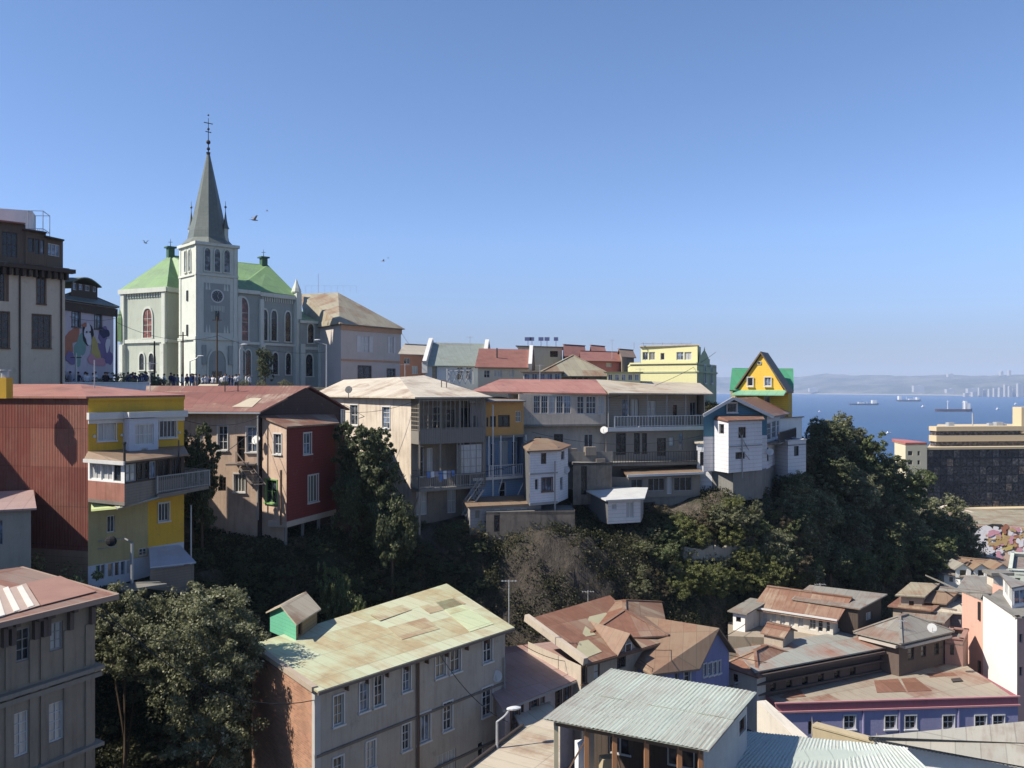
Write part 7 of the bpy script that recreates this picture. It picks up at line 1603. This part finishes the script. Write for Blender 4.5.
o = bpy.data.objects.new('undergrowth', leafmesh('undergrowth', C, np.tile([0,-.4,.8], (len(C),1)), .17, leafmat('leaves_ground', (.028,.035,.015), (.07,.07,.03), (.13,.12,.05)), 9)); COL.objects.link(o); tag(o, kind='stuff')

# ================================================================== people on the terrace
SKIN = plain('skin', (.35,.2,.13), .6); HAIR = plain('hair', (.03,.02,.015), .6)
CL = [plain('cloth_%s' % n_, c_, .85) for n_, c_ in (('navy',(.03,.04,.09)),('white',(.6,.6,.6)),('red',(.3,.05,.04)),('grey',(.15,.15,.16)),('black',(.02,.02,.02)),('denim',(.07,.1,.18)),('beige',(.35,.28,.2)),('blue',(.1,.2,.4)))]
def person_mesh(pose, top, leg):
    s = {'stand': 0, 'walk': 1, 'lean': 2}[pose]; st = [.0,.24,.05][s]; arm = [(.05,.0),(.28,-.25),(.3,.3)][s]
    J = {'pel':(0,0,.95),'sp':(0,.0,1.15),'ch':(0,.01,1.36),'nk':(0,0,1.49),'hd':(0,-.02,1.6),'ht':(0,-.02,1.7)}
    E = [('pel','sp'),('sp','ch'),('ch','nk'),('nk','hd'),('hd','ht')]; Rr = {'pel':.15,'sp':.13,'ch':.155,'nk':.055,'hd':.1,'ht':.08}
    for sgn, k in ((-1,'l'),(1,'r')):
        f = st*sgn; J['hp'+k] = (.1*sgn,0,.88); J['kn'+k] = (.11*sgn,-f*.5-.02,.5); J['an'+k] = (.11*sgn,-f+.02,.09); J['to'+k] = (.12*sgn,-f-.15,.04)
        E += [('pel','hp'+k),('hp'+k,'kn'+k),('kn'+k,'an'+k),('an'+k,'to'+k)]; Rr.update({'hp'+k:.095,'kn'+k:.065,'an'+k:.045,'to'+k:.04})
        a = arm[0] if sgn < 0 else arm[1]; J['sh'+k] = (.19*sgn,0,1.4); J['el'+k] = (.25*sgn,.05-a*.3,1.12); J['wr'+k] = (.25*sgn,-a-.04,.88+abs(a)*.45); J['ha'+k] = (.245*sgn,-a-.09,.8+abs(a)*.5)
        E += [('ch','sh'+k),('sh'+k,'el'+k),('el'+k,'wr'+k),('wr'+k,'ha'+k)]; Rr.update({'sh'+k:.07,'el'+k:.05,'wr'+k:.035,'ha'+k:.04})
    ks = list(J); me = bpy.data.meshes.new('person'); me.from_pydata([J[k] for k in ks], [(ks.index(a), ks.index(b)) for a, b in E], [])
    o = bpy.data.objects.new('tmp', me); COL.objects.link(o); md = o.modifiers.new('s', 'SKIN')
    for i, k in enumerate(ks): me.skin_vertices[0].data[i].radius = (Rr[k],)*2; me.skin_vertices[0].data[i].use_root = (k == 'pel')
    o.modifiers.new('u', 'SUBSURF').levels = 1; dg = bpy.context.evaluated_depsgraph_get(); r = bpy.data.meshes.new_from_object(o.evaluated_get(dg)); bpy.data.objects.remove(o)
    r.materials.clear()
    for m_ in (SKIN, top, leg, HAIR, CL[4]): r.materials.append(m_)
    for p in r.polygons:
        c = p.center; p.use_smooth = True; am = abs(c.x) > .2 and c.z > .7
        p.material_index = 4 if c.z < .1 else (2 if c.z < .93 and not am else (0 if am and c.z < .98 else (1 if c.z < 1.47 else 0)))
    return r
HM = MB(); HM.sphere(V(0,0.015,1.675), .118, 10, 6, sc=(.95,1.0,.85)); 
pm = []
for i, (pz, a, b_) in enumerate((('stand',0,5),('walk',1,4),('lean',2,5),('stand',3,6),('walk',4,4),('lean',7,3),('stand',1,5),('walk',0,6))): pm.append((person_mesh(pz, CL[a], CL[b_]), ['navy','white','red','grey','black','blue','white','navy'][i], pz))
hair_me = None
rd = random.Random(77); spots = [(128,379,82),(133,378,84),(141,380,83),(146,379,83.5),(152,381,86),(158,379,85),(171,380,86),(174,379,86),(187,381,90),(192,380,90),(196,381,91),(203,382,94),(209,383,97),(213,383,98),(217,383,98),(222,383,96),(226,384,92),(229,384,91),(232,384,91),(236,384,92),(239,384,93),(246,384,95),(206,383,96),(182,381,88),(164,380,85),(70,374,79),(78,373,79.5),(85,374,80),(55,373,78),(48,372,77.5),(93,374,81),(107,375,82),(62,374,78.5),(32,372,77),(199,382,93),(219,384,97)]
for _k in range(20): _p = rd.uniform(120,252); spots.append((_p, 380, rd.uniform(84,97) if _p > 180 else rd.uniform(79,88)))
for _k in range(10): spots.append((rd.uniform(5,112), 374, rd.uniform(76.5,79.5)))
seen = {}
for i, (px, yh, D) in enumerate(spots):
    me, colr, pz = pm[rd.randrange(8)]; q = V((px-512)/FP*D, D, PZ_)
    where = 'by the cream corner building' if px < 112 else ('in front of the church tower' if px > 180 else 'below the pointed church windows')
    t = thing('person', 'person in a %s top standing %s on the terrace' % (colr, where) if pz != 'walk' else 'person in a %s top walking %s on the terrace' % (colr, where), 'person', q, 'people on the church terrace', rd.uniform(0,6.3))
    s = rd.uniform(.95,1.08); t.scale = (s,s,s); o = bpy.data.objects.new('body', me); COL.objects.link(o); o.parent = t
    if hair_me is None: ho = HM.build('hair', HAIR, t, True, local=True); hair_me = ho.data
    else: ho = bpy.data.objects.new('hair', hair_me); COL.objects.link(ho); ho.parent = t

# ================================================================== lamps, poles, birds
def lamp(lab, q, h, arm, rz, group='street lamps on the church terrace'):
    t = thing('street_lamp', lab, 'street lamp', q, group, rz); m = MB(); m.tube(V(0,0,0), V(0,0,h*.95), .09, .06, 8); m.build('pole', METAL, t, local=True)
    m = MB(); p = V(0,0,h*.95)
    for k in range(5): a = k/5*math.pi/2; b2 = (k+1)/5*math.pi/2; f = lambda a: V(arm*math.sin(a)**1.2, 0, h*.95+.35*(1-math.cos(a))*1.0+.2*math.sin(a)); m.tube(f(a), f(b2), .045, n=6)
    m.build('arm', METAL, t, local=True); e = V(arm,0,h*.95+.55); m = MB(); m.sphere(e+V(.25,0,0), .26, 10, 5, sc=(1.5,.75,.35)); m.build('lamp_head', plain('lamp_head', (.55,.56,.57), .4), t, local=True); return t
q = P(326.5,386,96); lamp('curved street lamp in front of the grey church annex', V(q.x,q.y,PZ_), 5.5, -1.3, 0)
q = P(240,386,93); lamp('short street lamp with a flat white head right of the church tower', V(q.x,q.y,PZ_), 4.8, .2, 0)
q = P(190,386,92); lamp('pale street lamp in front of the lower church wall', V(q.x,q.y,PZ_), 3.4, .9, 0)
q = P(183.5,386,95); 
for px, D, h_, lab in ((183,93,6.5,'thin dark pole left of the church door'),(217,93,8.2,'tall wooden utility pole in front of the church door'),(154.5,88,5.2,'short dark pole in front of the pointed church windows'),(116.5,84,8.0,'dark pole between the lilac house and the church'),(37,76.5,12,'tall dark pole in front of the cream corner building'),(76,77,3.5,'short pale pole on the parapet')):
    q = V((px-512)/FP*D, D, PZ_); t = thing('utility_pole', lab, 'pole', q); m = MB(); m.tube(V(0,0,0), V(0,0,h_), .12, .08, 7); m.build('pole', METAL if px in (76,) else M_bark, t, local=True); m = MB(); m.bar(V(-.5,0,h_-.4), V(.5,0,h_-.4), .08); m.build('crossarm', M_bark, t, local=True)
q = PZ(497,740,42.9); lamp('street lamp with a white head beside the pink roofed house', V(q.x,q.y,36), 8.2, .6, .3, 'street lamps in the lower streets')
q = PZ(735,700,38.5); lamp('street lamp with a white head in front of the periwinkle house', V(q.x,q.y,33), 7.0, 1.0, 0, 'street lamps in the lower streets')
t = thing('roof_antenna', 'thin television antenna mast behind the far corner of the pale green roof', 'antenna', P(509,640,52)); q = P(509,627,52); m = MB(); m.tube(q, P(509,580,52), .03, n=5); m.build('mast', METAL, t)
m = MB(); q = P(509,581,52); m.bar(q+V(-.5,0,0), q+V(.5,0,0), .03)
for k in range(5): m.bar(q+V(-.4+k*.2,-.2,0), q+V(-.4+k*.2,.2,0), .02)
m.build('aerial', METAL, t)
def bird(px, py, D, s, bank, rz, lab):
    t = thing('seagull', lab, 'bird', P(px,py,D), 'seagulls in flight', rz); m = MB()
    R_ = [[V(x*s, r*s*math.cos(a), r*s*math.sin(a)) for a in [k*math.pi/3 for k in range(6)]] for x, r in ((-.35,.01),(-.2,.05),(0,.075),(.2,.06),(.28,.045),(.34,.045),(.4,.01))]
    m.rings(R_)
    for sg in (-1,1):
        pts = [V(.14,sg*.03,.03), V(.2,sg*.35,.03+bank), V(.0,sg*.8,.0+bank*1.0), V(-.02,sg*.4,.02+bank*.9), V(-.08,sg*.04,.02)]; pts = [p*s for p in pts]
        m.face(pts); m.face([p+V(0,0,-.012*s) for p in pts][::-1])
    m.face([V(-.3,0,0)*s, V(-.48,-.09,0)*s, V(-.48,.09,0)*s]); m.build('body', plain('gull_grey', (.25,.25,.27), .7), t, local=True)
for a in ((254,220,60,.75,.35,.7,'seagull gliding right of the church spire'),(145.5,243,70,.6,.4,1.4,'dark seagull left of the church spire'),(383,261,75,.5,.2,.3,'small seagull high above the cream hipped house'),(267,211,90,.4,.2,.1,'tiny distant seagull right of the spire'),(388,258,110,.4,.1,.2,'tiny distant seagull beside another above the hipped house')): bird(*a)

# ================================================================== cables, aerials
def cable(lab, a, b_, sag, r=.022):
    t = thing('overhead_cable', lab, 'cable', a); m = MB(); pts = [a.lerp(b_, k/14)+V(0,0,-4*sag*(k/14)*(1-k/14)) for k in range(15)]
    for p, q in zip(pts, pts[1:]): m.tube(p, q, r, n=4, cap=False)
    m.build('cable', BLACK, t)
cable('thin cable strung from the white headed lamp up to the brick ended house', P(508,722,44), P(440,655,43.5), .5)
cable('thin cable hanging across the roofs from the periwinkle house lamp to the open shed', P(738,684,56), P(640,660,52), .8)
cable('thin cable crossing the gully from the brown house to the yellow house', P(258,425,60), P(184,470,53.5), .5)
cable('cable along the fronts of the balcony house and the orange and blue house', P(412,470,65), P(524,462,69), .6)
cable('cable drooping in front of the glazed gallery house', P(532,432,72.5), P(700,436,75.5), .9)
cable('cable from the utility pole at the church door to the annex lamp', P(217,335,93), P(326,352,96), .8)
cable('cable from the utility pole at the church door to the lilac house', P(217,336,93), P(116,322,84), 1.0)
cable('cable from the pole at the corner building to the pole by the lilac house', P(37,300,76.5), P(116,318,84), .9)
cable('pair of wires over the lower roofs toward the salmon and white house', P(729,655,57), P(962,640,64), 1.4)
cable('wire running from the grey corner house to the large olive tree', P(93,610,35.7), P(180,640,38), .5)
for i, (px, yb, D, h_, lab) in enumerate(((150,386,56,1.6,'thin aerial on the faded red roof of the yellow house'),(405,380,77,1.5,'thin aerial on the pale hipped roof'),(540,381,82,1.6,'thin aerial on the faded red gallery roof'),(640,383,85,1.5,'thin aerial on the wide beige roof'),(470,350,98,1.6,'aerial beside the right parapet gable of the slate roof'),(612,355,108,2.0,'aerial on the wide red roof in the back row'),(820,600,70,1.4,'aerial on the rusty workshop roof'),(900,640,62,1.5,'aerial on the grey hipped corner roof'),(588,612,62,1.6,'aerial on the rust coloured roof'),(690,668,56,1.2,'aerial near the periwinkle gable'))):
    q = P(px,yb,D); t = thing('roof_aerial', lab, 'antenna', q); m = MB(); m.tube(q+V(0,0,-.5), q+V(0,0,h_), .03, n=5); m.build('mast', METAL, t); m = MB(); m.bar(q+V(-.45,0,h_-.1), q+V(.45,0,h_-.1), .025)
    for k in range(5): m.bar(q+V(-.4+k*.2,-.22,h_-.1), q+V(-.4+k*.2,.22,h_-.1), .02)
    m.build('aerial', METAL, t)

t = thing('terrace_wall', 'low pale stone retaining wall under the shrubs above the yellow green hedge', 'wall', at(730,foot(730,560,60) or 71)); m = MB(); prev = None
for px_ in range(682, 792, 10):
    D_ = foot(px_, 560-(px_-682)*.04, 60)
    if not D_: continue
    q = at(px_, D_-.1)
    if prev is not None: m.bar(prev+V(0,0,.25), q+V(0,0,.25), .35, 1.1)
    prev = q
m.build('wall', plaster('pale_stone', (.32,.28,.22), .8), t)
for i, (a, b_, s_, lab) in enumerate(((P(505,470,69),P(345,405,72),.7,'wire from the orange and blue house to the pale roofed balcony house'),(P(608,398,74),P(716,352,100),.8,'wire from the wide beige roof up to the pale yellow block'),(P(524,440,70),P(606,470,73),.5,'slack wire between the orange and blue house and the terraces'),(P(184,420,54),P(262,416,60),.5,'wire between the yellow house top floor and the brown house eaves'),(P(345,412,67),P(412,402,66),.3,'short wire from the brown house gable to the balcony house'),(P(505,632,50),P(581,662,53),.5,'wire from the brick ended house to the rust coloured roof'),(P(95,600,35.7),P(315,700,39.6),1.6,'long slack wire from the grey corner house to the brick ended house'),(P(655,650,52),P(760,612,68),.9,'wire from the periwinkle house to the rusty workshop'),(P(880,610,67),P(964,640,64),.6,'wire from the dark boarded workshop to the salmon and white house'),(P(400,330,131),P(432,362,96),.8,'wire from the cream hipped house to the light blue house'))):
    cable(lab, a, b_, s_)
for i, (px, py, D, lab) in enumerate(((604,430,73.2,'small satellite dish on the corner of the glazed gallery house'),(566,470,69,'small satellite dish beside the small white house'),(770,452,76.5,'small satellite dish on the veranda of the gabled house'),(256,440,59.9,'small satellite dish on the corner of the brown house'),(497,676,49,'small satellite dish near the far corner of the brick ended house'),(932,628,61,'small satellite dish on a grey roof near the salmon house'))):
    q = P(px,py,D); t = thing('satellite_dish', lab, 'dish', q); n_ = V(-.3,-1,.4).normalized(); ux = n_.cross(V(0,0,1)).normalized(); uz = ux.cross(n_); m = MB()
    rs = [[q+n_*h_+(ux*math.cos(a)+uz*math.sin(a))*r_ for a in [k*math.pi/6 for k in range(12)]] for r_, h_ in ((.05,-.1),(.2,-.06),(.33,.03))]
    m.rings(rs); m.build('dish', TRIM, t); m = MB(); m.bar(q-n_*.08, q-n_*.3+V(0,0,-.3), .04); m.bar(q-uz*.3, q+n_*.3, .025); m.build('bracket', METAL, t)
